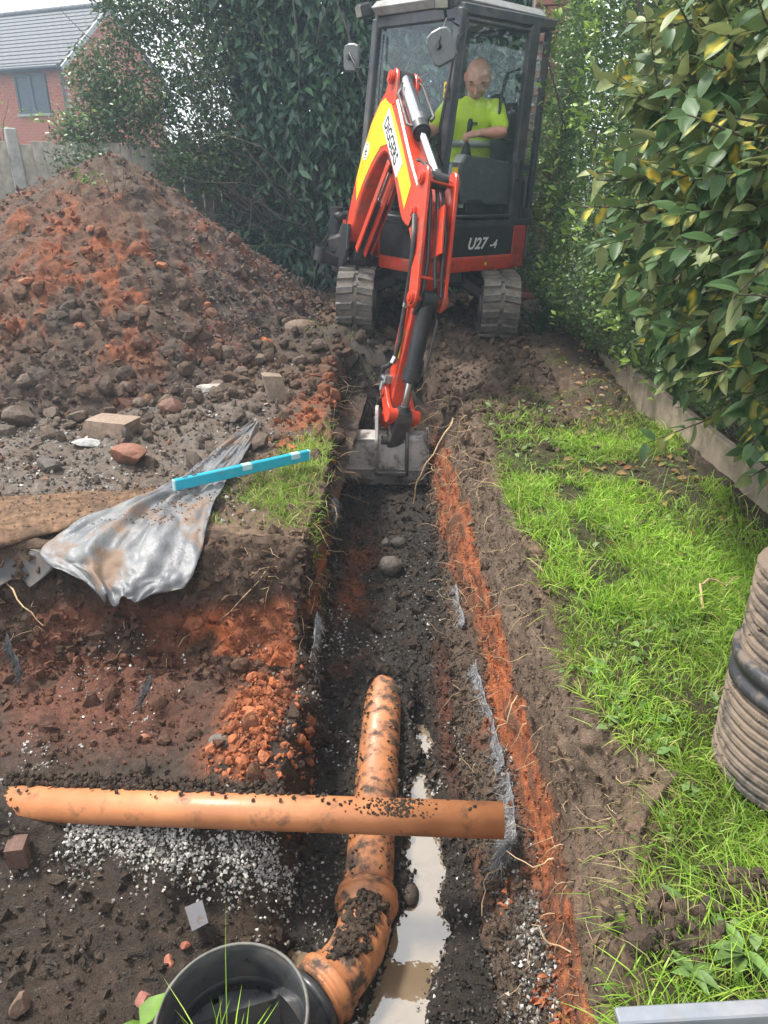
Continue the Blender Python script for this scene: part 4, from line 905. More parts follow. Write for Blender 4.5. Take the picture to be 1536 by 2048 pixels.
upart('document_box', lambda mb: ubox(mb, (.56, .10, .90), (.70, .29, 1.06), .01), BLACKI, cab)
# badge
def text(s, size, origin, xdir, ydir, m, parent, name, ext=.0012, shear=0., align='LEFT', sx=1.0):
    cu = bpy.data.curves.new(name, 'FONT'); cu.body = s; cu.size = size; cu.extrude = ext; cu.shear = shear; cu.align_x = align; cu.offset = .0012*size/.05; cu.space_character = 1.05; cu.resolution_u = 3
    cu.materials.append(m); o = bpy.data.objects.new(name, cu); COL.objects.link(o)
    xv = Vector(xdir).normalized(); zv = xv.cross(Vector(ydir)).normalized(); yv = zv.cross(xv)
    bpy.context.view_layer.update(); me = bpy.data.meshes.new_from_object(o.evaluated_get(bpy.context.evaluated_depsgraph_get())); bpy.data.objects.remove(o); o = link(name, me, m, parent)
    M = Matrix((xv*sx, yv, zv)).transposed().to_4x4(); M.translation = Vector(origin) - wloc(parent); o.matrix_local = M
    return o
SB = (PLAN[19][0]+PLAN[0][0])/2
text('U27', .125, U(.764, .30, .680), -UF, UU, WHITE, exc, 'badge', shear=.3); text('-4', .095, U(.772, .04, .680), -UF, UU, WHITE, exc, 'badge', shear=.3)
upart('badge', lambda mb: mb.frame_box(U(.765, .06, .555), UF, UU, UL, .014, .012, .002), YELLOW, exc)
# ---- boom, arm and bucket, all in one plane that leans with the machine
BO = Vector((-.583, 6.45, .937)); BN = Vector((-.906, -.366, .211)).normalized(); B1_ = BN.cross(Vector((0, 0, 1))).normalized(); B1_ = -B1_ if B1_.y > 0 else B1_; B2_ = B1_.cross(BN); B2_ = -B2_ if B2_.z < 0 else B2_
def BP(s, t, n=0.): return BO + B1_*s + B2_*t + BN*n
def bprism(mb, poly, n0, n1, bev=0.): return mb.prism([BP(a, b, (n0+n1)/2) for a, b in poly], BN, abs(n1-n0), bev=bev)
def pin(mb, s, t, n0, n1, r_, n=16): return mb.cyl(BP(s, t, n0), BP(s, t, n1), r_, n=n)
def smooth_poly(P, k=4):
    """rounds a closed outline (Catmull-Rom)"""
    out = []; m = len(P)
    for i in range(m):
        p0, p1, p2, p3 = (np.array(P[(i+j) % m], float) for j in (-1, 0, 1, 2))
        for u in np.arange(k)/k: out.append(tuple(.5*((2*p1) + (p2-p0)*u + (2*p0-5*p1+4*p2-p3)*u*u + (3*p1-p0-3*p2+p3)*u**3)))
    return out
def f_(mb):
    for z0, z1 in ((.54, .60), (.84, .90)): mb.frame_box(U(-.17, .86, (z0+z1)/2), UL, UF, UU, .08, .12, (z1-z0)/2, .02)
    mb.cyl(U(-.20, .93, .50), U(-.20, .93, .93), .055, n=18)
    mb.beam(U(-.20, .93, .62), BP(-.02, -.05), .20, .16, UU, .03); bprism(mb, [(-.16, -.32), (.10, -.34), (.16, -.12), (.09, .07), (-.09, .07), (-.2, -.1)], -.125, -.095, .006); bprism(mb, [(-.16, -.32), (.10, -.34), (.16, -.12), (.09, .07), (-.09, .07), (-.2, -.1)], .095, .125, .006)
sb = upart('swing_bracket', f_, BLACKP)
upart('swing_lug', lambda mb: [mb.beam(BP(-.04, -.24, .08), BP(-.02, -.21, .30), .06, .09, UU, .015), mb.cyl(BP(-.02, -.26, .29), BP(-.02, -.15, .29), .045, n=18)], BLACKP, sb)
BOOM = [(-.06, -.05), (.05, -.05), (.12, .16), (.20, .33), (.33, .475), (.47, .58), (.60, .60), (.78, .50), (1.0, .32), (1.2, .16), (1.42, .12), (1.53, .16), (1.55, .235), (1.49, .31), (1.2, .50), (.81, .80), (.55, 1.0), (.42, 1.05), (.28, 1.0), (.12, .85), (0, .60), (-.07, .33), (-.09, .1)]
boom = upart('boom', lambda mb: [bprism(mb, smooth_poly(BOOM, 3), -.083, .083, .012), pin(mb, 0, 0, -.10, .10, .055), pin(mb, 1.475, .226, -.088, .088, .06)], ORANGE)
upart('boom_lug', lambda mb: [bprism(mb, smooth_poly([(.36, .98), (.60, .92), (.55, 1.10), (.47, 1.165), (.39, 1.10)], 4), s*.075-.012, s*.075+.012, .004) for s in (-1, 1)], ORANGE, boom)
upart('boom_pin', lambda mb: [pin(mb, .47, 1.10, -.125, .125, .03), pin(mb, .47, 1.10, .10, .118, .045), pin(mb, .47, 1.10, -.118, -.10, .045)], ORANGE, boom)
DEC = [(-.02, .42), (.03, .62), (.13, .82), (.27, .955), (.40, .985), (.52, .93), (.80, .735), (1.05, .545), (1.25, .385), (1.21, .235), (1.02, .385), (.80, .555), (.62, .66), (.46, .645), (.31, .54), (.17, .385), (.08, .25)]
dec = upart('decal', lambda mb: bprism(mb, DEC, .084, .0865), YELLOW, boom)
dl = (B1_*.81 - B2_*.585).normalized(); du = (B1_*.585 + B2_*.81).normalized()
upart('decal_plate', lambda mb: mb.prism([BP(.52, .875, .088) + dl*a + du*b for a, b in ((-.03, -.128), (.60, -.118), (.60, .002), (-.03, .012))], BN, .002), WHITE, boom)
text('DIGGERS', .118, BP(.52, .875, .0895) - du*.104 + dl*.0, dl, du, BLACKI, boom, 'lettering', ext=.001, sx=1.0)
text('PLANT AND TOOL HIRE', .034, BP(.52, .875, .0875) - du*.165 + dl*.02, dl, du, BLACKI, boom, 'lettering', ext=.001) if False else None
upart('logo_disc', lambda mb: mb.cyl(BP(.12, .62, .086), BP(.12, .62, .089), .066, n=28), WHITE, boom)
upart('logo_ring', lambda mb: [mb.lathe(BP(.12, .62, .0888), BN, [(.046, 0), (.046, .001), (.053, .001), (.053, 0)], 28), mb.frame_box(BP(.12, .62, .0895), B1_, B2_, BN, .006, .03, .001), mb.frame_box(BP(.12, .62, .0895), B1_, B2_, BN, .026, .006, .001), mb.frame_box(BP(.12, .595, .0895), B1_, B2_, BN, .018, .005, .001)], BLACKI, boom)
def hyd(name, a, b, rb, rr, fr, mb_m, m_end, parent, n=0.):
    """hydraulic cylinder: barrel with gland and foot eye, rod with its eye"""
    A_ = Vector(a); Bv = Vector(b); d = Bv - A_; c = A_ + d*fr; dn = d.normalized()
    o = MB().cyl(A_, c, rb, n=24).build(name, mb_m, parent); MB().cyl(c - dn*.07, c + dn*.012, rb*1.12, n=24).cyl(c + dn*.012, c + dn*.03, rb*.8, n=20).build('gland', m_end, o)
    MB().cyl(c, Bv - dn*.03, rr, n=18).build('piston_rod', CHROME, o); MB().cyl(Bv - BN*.05, Bv + BN*.05, rr*1.9, n=20).cyl(Bv - dn*.07, Bv, rr*1.5, n=16).build('rod_eye', m_end, o); MB().cyl(A_ - BN*.05, A_ + BN*.05, rb*1.1, n=20).build('foot_eye', m_end, o); return o
ac = hyd('arm_cylinder', BP(.47, 1.10), BP(1.50, .43), .056, .028, .54, BARREL, BLACKP, exc)
upart('cylinder_pipe', lambda mb: mb.tube([BP(.62, 1.06, .062), BP(.64, .98, .085), BP(.95, .77, .085), BP(1.0, .76, .06)], .011, 8), DKSTEEL, ac); upart('cylinder_pipe', lambda mb: mb.tube([BP(.62, 1.1, -.05), BP(.66, 1.06, -.085), BP(.98, .85, -.085), BP(1.0, .82, -.06)], .011, 8), DKSTEEL, ac)
bc = hyd('boom_cylinder', BP(.16, -.17), BP(.60, .55), .05, .026, .6, BLACKP, BLACKP, exc)
upart('cylinder_guard', lambda mb: [mb.beam(BP(.255, -.12), BP(.66, .53), .125, .014, BN, .004), mb.beam(BP(.24, -.11, .06), BP(.645, .54, .06), .014, .07, B2_, .003), mb.beam(BP(.24, -.11, -.06), BP(.645, .54, -.06), .014, .07, B2_, .003)], ORANGE, bc)
# arm
ARM = [(1.40, .16), (1.45, .02), (1.47, -.3), (1.49, -.95), (1.50, -1.16), (1.545, -1.20), (1.60, -1.19), (1.635, -1.10), (1.625, -.9), (1.66, -.45), (1.66, -.15), (1.62, .1), (1.52, .2)]
arm = upart('arm', lambda mb: [bprism(mb, ARM, -.058, .058, .008), pin(mb, 1.575, -1.134, -.085, .085, .042)], ORANGE)
PLATE = [(1.42, .34), (1.45, .47), (1.50, .505), (1.56, .48), (1.60, .38), (1.68, .12), (1.75, -.12), (1.79, -.25), (1.775, -.33), (1.70, -.34), (1.65, -.24), (1.60, -.06), (1.50, .06), (1.40, .15), (1.39, .25)]
for s in (-1, 1): upart('arm_plate', lambda mb: bprism(mb, smooth_poly(PLATE, 3), s*.098-.013, s*.098+.013, .005), ORANGE, arm)
for s_, t_ in ((1.50, .43), (1.475, .226), (1.735, -.28)): upart('arm_pin', lambda mb: [pin(mb, s_, t_, -.138, .138, .026), pin(mb, s_, t_, .108, .13, .043), pin(mb, s_, t_, -.13, -.108, .043)], ORANGE, arm)
upart('cross_plate', lambda mb: [mb.beam(BP(1.60, .26), BP(1.71, -.02), .19, .016, BN, .003), mb.cyl(BP(1.735, -.15, -.09), BP(1.735, -.15, .09), .012, n=10), mb.cyl(BP(1.545, .42, -.09), BP(1.545, .42, .09), .010, n=10)], ORANGE, arm)
bk = hyd('bucket_cylinder', BP(1.735, -.28), BP(1.735, -1.06), .054, .027, .66, BLACKP, BLACKP, exc)
upart('cylinder_pipe', lambda mb: mb.tube([BP(1.77, -.34, -.05), BP(1.79, -.40, -.075), BP(1.785, -.72, -.075), BP(1.76, -.78, -.05)], .009, 8), DKSTEEL, bk)
upart('hose', lambda mb: mb.tube([BP(1.2, .55, .05), BP(1.38, .52, .06), BP(1.52, .33, .04), BP(1.62, .16, .05), BP(1.70, -.05, .04), BP(1.745, -.22, .05), BP(1.75, -.33, .065), BP(1.72, -.38, .07)], .014, 8), HOSE, arm); upart('hose', lambda mb: mb.tube([BP(1.2, .54, -.02), BP(1.40, .50, -.01), BP(1.55, .32, .0), BP(1.66, .14, .0), BP(1.73, -.06, .0), BP(1.77, -.2, -.02)], .014, 8), HOSE, arm); upart('hose', lambda mb: mb.tube([BP(1.2, .53, -.06), BP(1.42, .47, -.05), BP(1.56, .30, -.045), BP(1.68, .12, -.05), BP(1.75, -.1, -.05), BP(1.78, -.25, -.07)], .013, 8), HOSE, arm)
upart('hose', lambda mb: mb.tube([BP(1.38, .10, .085), BP(1.56, .20, .135), BP(1.62, .02, .128), BP(1.60, -.15, .10), BP(1.58, -.32, .085), BP(1.60, -.58, .08), BP(1.60, -.70, .085), BP(1.58, -.76, .11), BP(1.55, -.78, .13), BP(1.53, -.82, .125)], .017, 10), HOSE, arm)
upart('hose_clamp', lambda mb: [mb.cyl(BP(1.592, -.33, .085), BP(1.588, -.36, .084), .023, n=14), mb.cyl(BP(1.6, -.69, .084), BP(1.597, -.735, .096), .022, n=14)], CHROME, arm)
upart('pipe_fitting', lambda mb: [mb.tube([BP(1.53, -.80, .125), BP(1.53, -.84, .118), BP(1.53, -.88, .10)], .018, 8), mb.frame_box(BP(1.535, -.86, .085), B1_, B2_, BN, .028, .03, .03, .005), mb.cyl(BP(1.53, -.88, .11), BP(1.53, -.94, .112), .019, n=8)], BARREL, arm)
upart('yellow_label', lambda mb: mb.prism([BP(a, b, .0595) for a, b in ((1.525, -.52), (1.60, -.50), (1.60, -.70), (1.565, -.74), (1.535, -.70))], BN, .002), YELLOW, arm)
upart('label_mark', lambda mb: [mb.prism([BP(1.565+p, -.58+q, .061) for p, q in ((-.02, -.01), (.022, -.005), (.0, .04))], BN, .001), mb.frame_box(BP(1.565, -.65, .061), B1_, B2_, BN, .012, .03, .0006)], BLACKI, arm)
# bucket and its link
upart('bucket_link', lambda mb: [bprism(mb, smooth_poly([(1.50, -.92), (1.55, -.90), (1.66, -.99), (1.75, -1.03), (1.78, -1.07), (1.75, -1.12), (1.66, -1.10), (1.53, -.99)], 3), s*.085-.014, s*.085+.014, .004) for s in (-1, 1)] + [pin(mb, 1.735, -1.06, -.115, .115, .05), pin(mb, 1.54, -.945, -.11, .11, .032)], ORANGE, arm)
upart('tipping_link', lambda mb: [bprism(mb, smooth_poly([(1.70, -1.02), (1.77, -1.03), (1.79, -1.09), (1.76, -1.22), (1.73, -1.29), (1.67, -1.29), (1.65, -1.22)], 3), -.058, .058, .006), pin(mb, 1.70, -1.25, -.10, .10, .03)], DKSTEEL, arm)
BW = .295; BP_arm = BP; PK = BP(1.575, -1.134); XB, FBv, ZB = Vector((-.999, -.03, .01)), Vector((.03, -.999, 0)), Vector((0, 0, 1))
def BP(s, t, n=0.): return PK + FBv*(s - 1.575) + ZB*(t + 1.134) + XB*(n + .045)
BN_arm, B1a, B2a = BN, B1_, B2_; BN, B1_, B2_ = XB, FBv, ZB
def shell(mb, prof, w, th):
    m = len(prof); vs = []
    for i, (a, b) in enumerate(prof):
        d = np.array(prof[min(i+1, m-1)]) - np.array(prof[max(i-1, 0)]); d = d/np.linalg.norm(d); nr = np.array([-d[1], d[0]])*th
        for n_ in (-w, w): vs += [BP(a, b, n_), BP(a + nr[0], b + nr[1], n_)]
    fs = []
    for i in range(m-1):
        k = 4*i; fs += [(k, k+2, k+6, k+4), (k+1, k+5, k+7, k+3), (k, k+4, k+5, k+1), (k+2, k+3, k+7, k+6)]
    fs += [(0, 1, 3, 2), (4*m-4, 4*m-2, 4*m-1, 4*m-3)]; mb.add(vs, fs)
BPROF = [(1.60, -1.20), (1.70, -1.205), (1.735, -1.235), (1.755, -1.42), (1.752, -1.45), (1.735, -1.52), (1.70, -1.575), (1.64, -1.615), (1.56, -1.635), (1.40, -1.64), (1.24, -1.625), (1.12, -1.60)]
bucket = upart('bucket', lambda mb: shell(mb, BPROF, BW, -.016), STEEL)
for s in (-1, 1): upart('bucket_side', lambda mb: bprism(mb, BPROF + [(1.16, -1.52), (1.34, -1.30), (1.5, -1.21)], s*BW-.008, s*BW+.008), STEEL, bucket)
upart('cutting_edge', lambda mb: mb.beam(BP(1.15, -1.607, -BW-.012), BP(1.15, -1.607, BW+.012), .11, .018, B2_), DKSTEEL, bucket)
upart('wear_strip', lambda mb: [mb.beam(BP(1.757, -1.435, -BW), BP(1.757, -1.435, BW), .008, .02, B1_), mb.beam(BP(1.735, -1.228, -BW), BP(1.735, -1.228, BW), .012, .012, B1_)], STEEL, bucket)
EAR = [(1.53, -1.10), (1.57, -1.08), (1.62, -1.10), (1.72, -1.18), (1.775, -1.28), (1.79, -1.42), (1.77, -1.47), (1.70, -1.45), (1.58, -1.28), (1.52, -1.17)]
EAR = [(1.52, -1.14), (1.54, -1.07), (1.60, -1.02), (1.68, -1.03), (1.735, -1.14), (1.80, -1.26), (1.80, -1.42), (1.77, -1.48), (1.70, -1.45), (1.58, -1.28)]
for s in (-1, 1): upart('bucket_ear', lambda mb: bprism(mb, smooth_poly(EAR if s > 0 else [(a, min(b, -1.12)) for a, b in EAR], 3), s*.105-.012-.045, s*.105+.012-.045, .004), STEEL if s > 0 else DKSTEEL, bucket)
upart('ear_brace', lambda mb: [mb.beam(BP(1.785, -1.45, -.145), BP(1.785, -1.45, .055), .03, .06, B1_, .005), mb.beam(BP(1.80, -1.44, -.10), BP(1.78, -1.50, -.105), .022, .04, BN, .004)], DKSTEEL, bucket)
upart('bucket_pin', lambda mb: [pin(mb, 1.70, -1.25, -.175, .085, .022), pin(mb, 1.575, -1.134, -.175, .085, .024)], DKSTEEL, bucket)
BP = BP_arm; BN, B1_, B2_ = BN_arm, B1a, B2a
# hoses at the boom foot
for k, (a, b) in enumerate(((.03, .05), (.0, .07), (-.03, .04), (.05, -.04))):
    upart('hose', lambda mb: mb.tube([BP(-.18, -.28, a), BP(-.16, -.08, a+.02), BP(-.13, .12, b), BP(-.02, .28, b), BP(.12, .30, b*.8), BP(.22, .38, b*.5)], .014, 8), HOSE, sb)
# ================================================================== pipes and chamber
def pipe_mat(name, mud=.5, lo=.50, hi=.58):
    return mat(name, (.46, .185, .078), .42, var=.2, nscale=9, dirt=(.055, .04, .03), dirt_amt=.95, dscale=13, dlo=lo, dhi=hi, bump=.0006, bscale=90, rvar=.08)
CLEANPIPE = pipe_mat('orange_drain_plastic', lo=.55, hi=.74); MUDPIPE = pipe_mat('muddy_drain_plastic', lo=.47, hi=.60)
BPL = mat('black_plastic', (.042, .043, .046), .3, var=.2, nscale=30, dirt=(.10, .08, .062), dirt_amt=.6, dscale=9, dlo=.5, dhi=.68)
LIP = mat('scuffed_plastic_lip', (.12, .115, .10), .6, var=.3, nscale=40)
def hollow(mb, p, q, ro, ri, n=40):
    d = (Vector(q) - Vector(p)); l = d.length; return mb.lathe(p, d, [(ri, 0), (ro, 0), (ro, l), (ri, l), (ri, 0)], n)
p0, p1 = Vector((-1.25, 1.590, -.370)), Vector((.268, 1.600, -.360))
o = hollow(MB(), p0, p1, .053, .0485).build('drain_pipe', CLEANPIPE, None, at=(p0+p1)/2); tag(o, 'clean orange plastic drain pipe crossing the trench from side to side', 'drain pipe')
p0, p1 = Vector((-.140, 1.50, -.668)), Vector((-.150, 3.95, -.684))
o = hollow(MB(), p0, p1, .08, .075).build('drain_pipe', MUDPIPE, None, at=(p0+p1)/2); tag(o, 'thicker muddy orange drain pipe running along the trench floor', 'drain pipe')
bend = empty('pipe_bend', (-.16, 1.4, -.75), 'muddy orange pipe bend joining the long drain pipe to the black chamber', 'pipe bend')
C0_, C1_ = Vector((-.140, 1.55, -.668)), Vector((-.262, 1.228, -.662))
pth = [Vector((-.140, 1.50, -.668)), Vector((-.141, 1.465, -.668)), Vector((-.146, 1.425, -.668)), Vector((-.157, 1.385, -.667)), Vector((-.174, 1.345, -.666)), Vector((-.197, 1.308, -.665)), Vector((-.222, 1.275, -.664))]
MB().tube(pth, .081, 36).build('bend_body', MUDPIPE, bend)
def collar(a, d, nm):
    a = Vector(a); d = Vector(d).normalized(); l = .075
    prof = [(.080, 0), (.088, .004), (.088, .022), (.097, .026), (.100, .033), (.100, .045), (.097, .052), (.092, .055), (.092, .064), (.096, .068), (.096, l), (.080, l + .003)]
    MB().lathe(a, d, prof, 44).build(nm, MUDPIPE, bend)
collar((-.140, 1.49, -.668), (0, 1, 0), 'socket_collar'); collar((-.205, 1.297, -.665), (-.64, -.77, 0), 'socket_collar')
chb = empty('inspection_chamber', (CH[0], CH[1], -.9), 'round black plastic inspection chamber with open top at the bottom of the pit', 'inspection chamber')
cz = -.46; MB().lathe((CH[0], CH[1], -.9), (0, 0, 1), [(.17, 0), (.182, .02), (.182, .30), (.186, .32), (.186, .44), (.180, .44), (.178, .30), (.172, .24), (.166, .235), (.164, .02), (.0, .02)], 56).build('chamber_wall', BPL, chb)
MB().lathe((CH[0], CH[1], -.462), (0, 0, 1), [(.179, 0), (.179, .004), (.181, .006), (.185, .006), (.188, .003), (.188, -.006), (.186, -.008)], 64).build('chamber_rim', LIP, chb)
MB().lathe((CH[0], CH[1], -.60), (0, 0, 1), [(.1745, 0), (.168, .004), (.1775, .014)], 56).build('inner_step', BPL, chb)
def bench(a0, a1, h):
    mb = MB(); n = 14; top = [(CH[0] + .163*math.cos(a0+(a1-a0)*k/n), CH[1] + .163*math.sin(a0+(a1-a0)*k/n)) for k in range(n+1)]
    c = sum((Vector((p[0], p[1], 0)) for p in top), Vector())/len(top)
    P_ = [Vector((p[0], p[1], h)) for p in top] + [Vector((lerp(top[-1][0], c.x, .45), lerp(top[-1][1], c.y, .45), h-.05)), Vector((lerp(top[0][0], c.x, .45), lerp(top[0][1], c.y, .45), h-.05))]
    Q_ = [Vector((p.x, p.y, -.88)) for p in P_]; m = len(P_)
    mb.add(P_ + Q_, [tuple(range(m))] + [(i, (i+1) % m, m+(i+1) % m, m+i) for i in range(m)]); mb.build('bench', BPL, chb)
bench(.95, 2.9, -.62); bench(3.3, 4.6, -.60); bench(-.9, .2, -.63)
MB().prism([(CH[0] + .15*math.cos(t), CH[1] + .15*math.sin(t), -.80) for t in np.linspace(0, 2*math.pi, 24, endpoint=False)], (0, 0, 1), .004).build('standing_water', WM, chb)
mb = MB()
for a in (2.2, 2.75): mb.beam((CH[0] + .155*math.cos(a), CH[1] + .155*math.sin(a), -.86), (CH[0] + .155*math.cos(a), CH[1] + .155*math.sin(a), -.62), .02, .014, (math.cos(a), math.sin(a), 0))
mb.build('wall_ribs', BPL, chb)['kind'] = 'stuff'
MB().tube([(-.222, 1.277, -.664), (-.27, 1.22, -.664), (-.32, 1.165, -.664)], [.086, .086, .094], 36).build('outlet_spigot', BPL, chb)
hollow(MB(), (-.262, 1.229, -.664), (-.276, 1.212, -.664), .094, .08).build('outlet_rim', BPL, chb)
# ---- corrugated riser by the lawn
ris = empty('corrugated_riser', (1.03, 1.46, 0), 'wide mud caked corrugated black plastic riser standing on the lawn at the right', 'drain riser')
RIS = mat('mud_caked_plastic', (.05, .048, .046), .45, var=.2, dirt=(.20, .15, .11), dirt_amt=.97, dscale=6, dlo=.36, dhi=.50, bump=.004, bscale=70)
RISC = mat('wet_black_plastic', (.035, .036, .04), .45, var=.2, dirt=(.17, .13, .10), dirt_amt=.8, dscale=11, dlo=.5, dhi=.6)
ax = Vector((.04, .10, 1)).normalized(); base = Vector((1.03, 1.46, .0)) + Vector((0, 0, .01))
def corr(h0, h1, r0, pitch, depth):
    prof = [(r0 - .03, h0), (r0, h0)]; h = h0
    while h < h1 - pitch*.5:
        prof += [(r0, h + pitch*.42), (r0 - depth, h + pitch*.55), (r0 - depth, h + pitch*.87), (r0, h + pitch)]; h += pitch
    prof += [(r0, h1), (r0 - .03, h1)]; return prof
MB().lathe(base, ax, corr(0, .235, .252, .026, .010), 90, smooth=False).build('lower_section', RIS, ris)
MB().lathe(base, ax, [(.23, .235), (.246, .235), (.256, .24), (.256, .262), (.248, .266), (.248, .285), (.256, .29), (.256, .318), (.246, .323), (.23, .323)], 90).build('joint_band', RISC, ris)
MB().lathe(base, ax, corr(.323, .545, .243, .030, .011), 90, smooth=False).build('upper_section', RIS, ris)
q = np.random.default_rng(61)
for ch in list(ris.children):                                               # knocked and caked: uneven wall
    me = ch.data; v = np.empty(len(me.vertices)*3, np.float32); me.vertices.foreach_get('co', v); v = v.reshape(-1, 3); k = 1 + .018*fbm(v[:, 0]*9, v[:, 1]*9, v[:, 2]*9, 3, 7) + .010*fbm(v[:, 0]*28, v[:, 1]*28, v[:, 2]*28, 3, 9); v[:, :2] *= k[:, None]; me.vertices.foreach_set('co', v.ravel()); me.update()
n = 260; a = q.uniform(2.2, 5.2, n); h = q.uniform(.01, .53, n)*1.0; rr = np.where(h < .24, .252, .240); cc = np.array(base)[None] + np.array(ax)[None]*h[:, None] + np.stack([np.cos(a)*rr, np.sin(a)*rr, 0*a], 1)
V, F, Cc = lumps(cc - np.array([1.03, 1.46, 0]), q.uniform(.002, .006, n), np.array([(.19, .14, .10), (.15, .11, .08), (.23, .17, .125)])[q.integers(0, 3, n)], q, 0); link('caked_mud', mesh_np('caked_mud', V, None, F, smooth=False, cols=Cc), clod_mat, ris)['kind'] = 'stuff'
# ---- grey plastic crate at the very front
cr = empty('plastic_crate', (.55, .62, 0), 'grey plastic crate whose rim shows at the bottom right corner', 'crate')
CRM = mat('grey_crate_plastic', (.20, .215, .245), .42, var=.12, nscale=30, dirt=(.28, .26, .23), dirt_amt=.4, dscale=14)
A_, Bq = Vector((.345, .775, .105)), Vector((.93, .835, .11)); dx_ = (Bq-A_).normalized(); dy_ = Vector((dx_.y, -dx_.x, 0)); wd_ = (Bq-A_).length; dp = .42
ctr = A_ + dx_*wd_/2 + dy_*dp/2
for (c, hx2, hy2) in ((A_ + dx_*wd_/2 + dy_*.014, wd_/2, .014), (A_ + dx_*wd_/2 + dy_*(dp-.014), wd_/2, .014), (A_ + dx_*.014 + dy_*dp/2, .014, dp/2-.028), (A_ + dx_*(wd_-.014) + dy_*dp/2, .014, dp/2-.028)):
    MB().frame_box(c + Vector((0, 0, .02)), dx_, dy_, (0, 0, 1), hx2, hy2, .006, .003).build('rim', CRM, cr); MB().frame_box(c + Vector((0, 0, -.035)), dx_, dy_, (0, 0, 1), max(hx2-.008, .004), max(hy2-.008, .004), .048).build('side_wall', CRM, cr)
mb = MB()
for k in range(9): mb.beam(A_ + dx_*(.05 + k*.06) + dy_*.03 + Vector((0, 0, -.07)), A_ + dx_*(.05 + k*.06) + dy_*(dp-.03) + Vector((0, 0, -.07)), .012, .012)
for k in range(7): mb.beam(A_ + dx_*.03 + dy_*(.05 + k*.055) + Vector((0, 0, -.069)), A_ + dx_*(wd_-.03) + dy_*(.05 + k*.055) + Vector((0, 0, -.069)), .010, .010)
mb.build('base_grid', CRM, cr)['kind'] = 'stuff'
# ================================================================== sheet, mat and level on the left bank
def patch(rowsL, rowsR, nu, nv, fn):
    def cr_(P_, n):
        P_ = np.array(P_, float); m = len(P_); t = np.linspace(0, m-1, n); i = np.clip(t.astype(int), 0, m-2); u = (t-i)[:, None]
        g = lambda k: P_[np.clip(i+k, 0, m-1)]
        return .5*(2*g(0) + (g(1)-g(-1))*u + (2*g(-1)-5*g(0)+4*g(1)-g(2))*u**2 + (-g(-1)+3*g(0)-3*g(1)+g(2))*u**3)
    Lc, Rc = cr_(rowsL, nv), cr_(rowsR, nv); u = np.linspace(0, 1, nu)[None, :, None]
    Q = Lc[:, None]*(1-u) + Rc[:, None]*u; return fn(Q, np.linspace(0, 1, nu)[None, :], np.linspace(0, 1, nv)[:, None])
def sheet_mat():
    m, n, p = nmat('polythene_sheet'); N = n.nodes.new; Lk = n.links.new; tc = N('ShaderNodeTexCoord')
    def ns(s, d=6): 
        t = N('ShaderNodeTexNoise'); t.inputs['Scale'].default_value = s; t.inputs['Detail'].default_value = d; t.inputs['Roughness'].default_value = .62; Lk(tc.outputs['Object'], t.inputs['Vector']); return t
    a = N('ShaderNodeValToRGB'); Lk(ns(5).outputs['Fac'], a.inputs['Fac']); a.color_ramp.elements[0].position = .35; a.color_ramp.elements[0].color = (.10, .105, .115, 1); a.color_ramp.elements[1].position = .7; a.color_ramp.elements[1].color = (.19, .19, .19, 1)
    b = N('ShaderNodeValToRGB'); Lk(ns(4.2, 9).outputs['Fac'], b.inputs['Fac']); b.color_ramp.elements[0].position = .50; b.color_ramp.elements[0].color = (0, 0, 0, 1); b.color_ramp.elements[1].position = .60; b.color_ramp.elements[1].color = (.9, .9, .9, 1)
    x = N('ShaderNodeMix'); x.data_type = 'RGBA'; Lk(b.outputs['Color'], x.inputs['Factor']); Lk(a.outputs['Color'], x.inputs['A']); x.inputs['B'].default_value = (.19, .12, .075, 1); Lk(x.outputs['Result'], p.inputs['Base Color'])
    r_ = N('ShaderNodeMapRange'); Lk(b.outputs['Color'], r_.inputs['Value']); r_.inputs['To Min'].default_value = .40; r_.inputs['To Max'].default_value = .85; Lk(r_.outputs['Result'], p.inputs['Roughness'])
    p.inputs['Specular IOR Level'].default_value = .5
    h = N('ShaderNodeBump'); h.inputs['Distance'].default_value = .009; Lk(ns(16, 7).outputs['Fac'], h.inputs['Height']); Lk(h.outputs['Normal'], p.inputs['Normal']); return m
SHM = sheet_mat()
rowL = [(-1.02, 4.12, .05), (-1.10, 3.70, .05), (-1.17, 3.38, .045), (-1.25, 3.12, .045), (-1.36, 2.93, .05), (-1.47, 2.74, .05), (-1.55, 2.56, .015), (-1.46, 2.48, -.025), (-1.27, 2.42, -.075)]
rowR = [(-.975, 4.10, .05), (-.945, 3.76, .05), (-.94, 3.46, .05), (-.95, 3.20, .05), (-.935, 2.94, .05), (-.905, 2.72, .035), (-.895, 2.55, -.02), (-.925, 2.45, -.065), (-1.05, 2.40, -.095)]
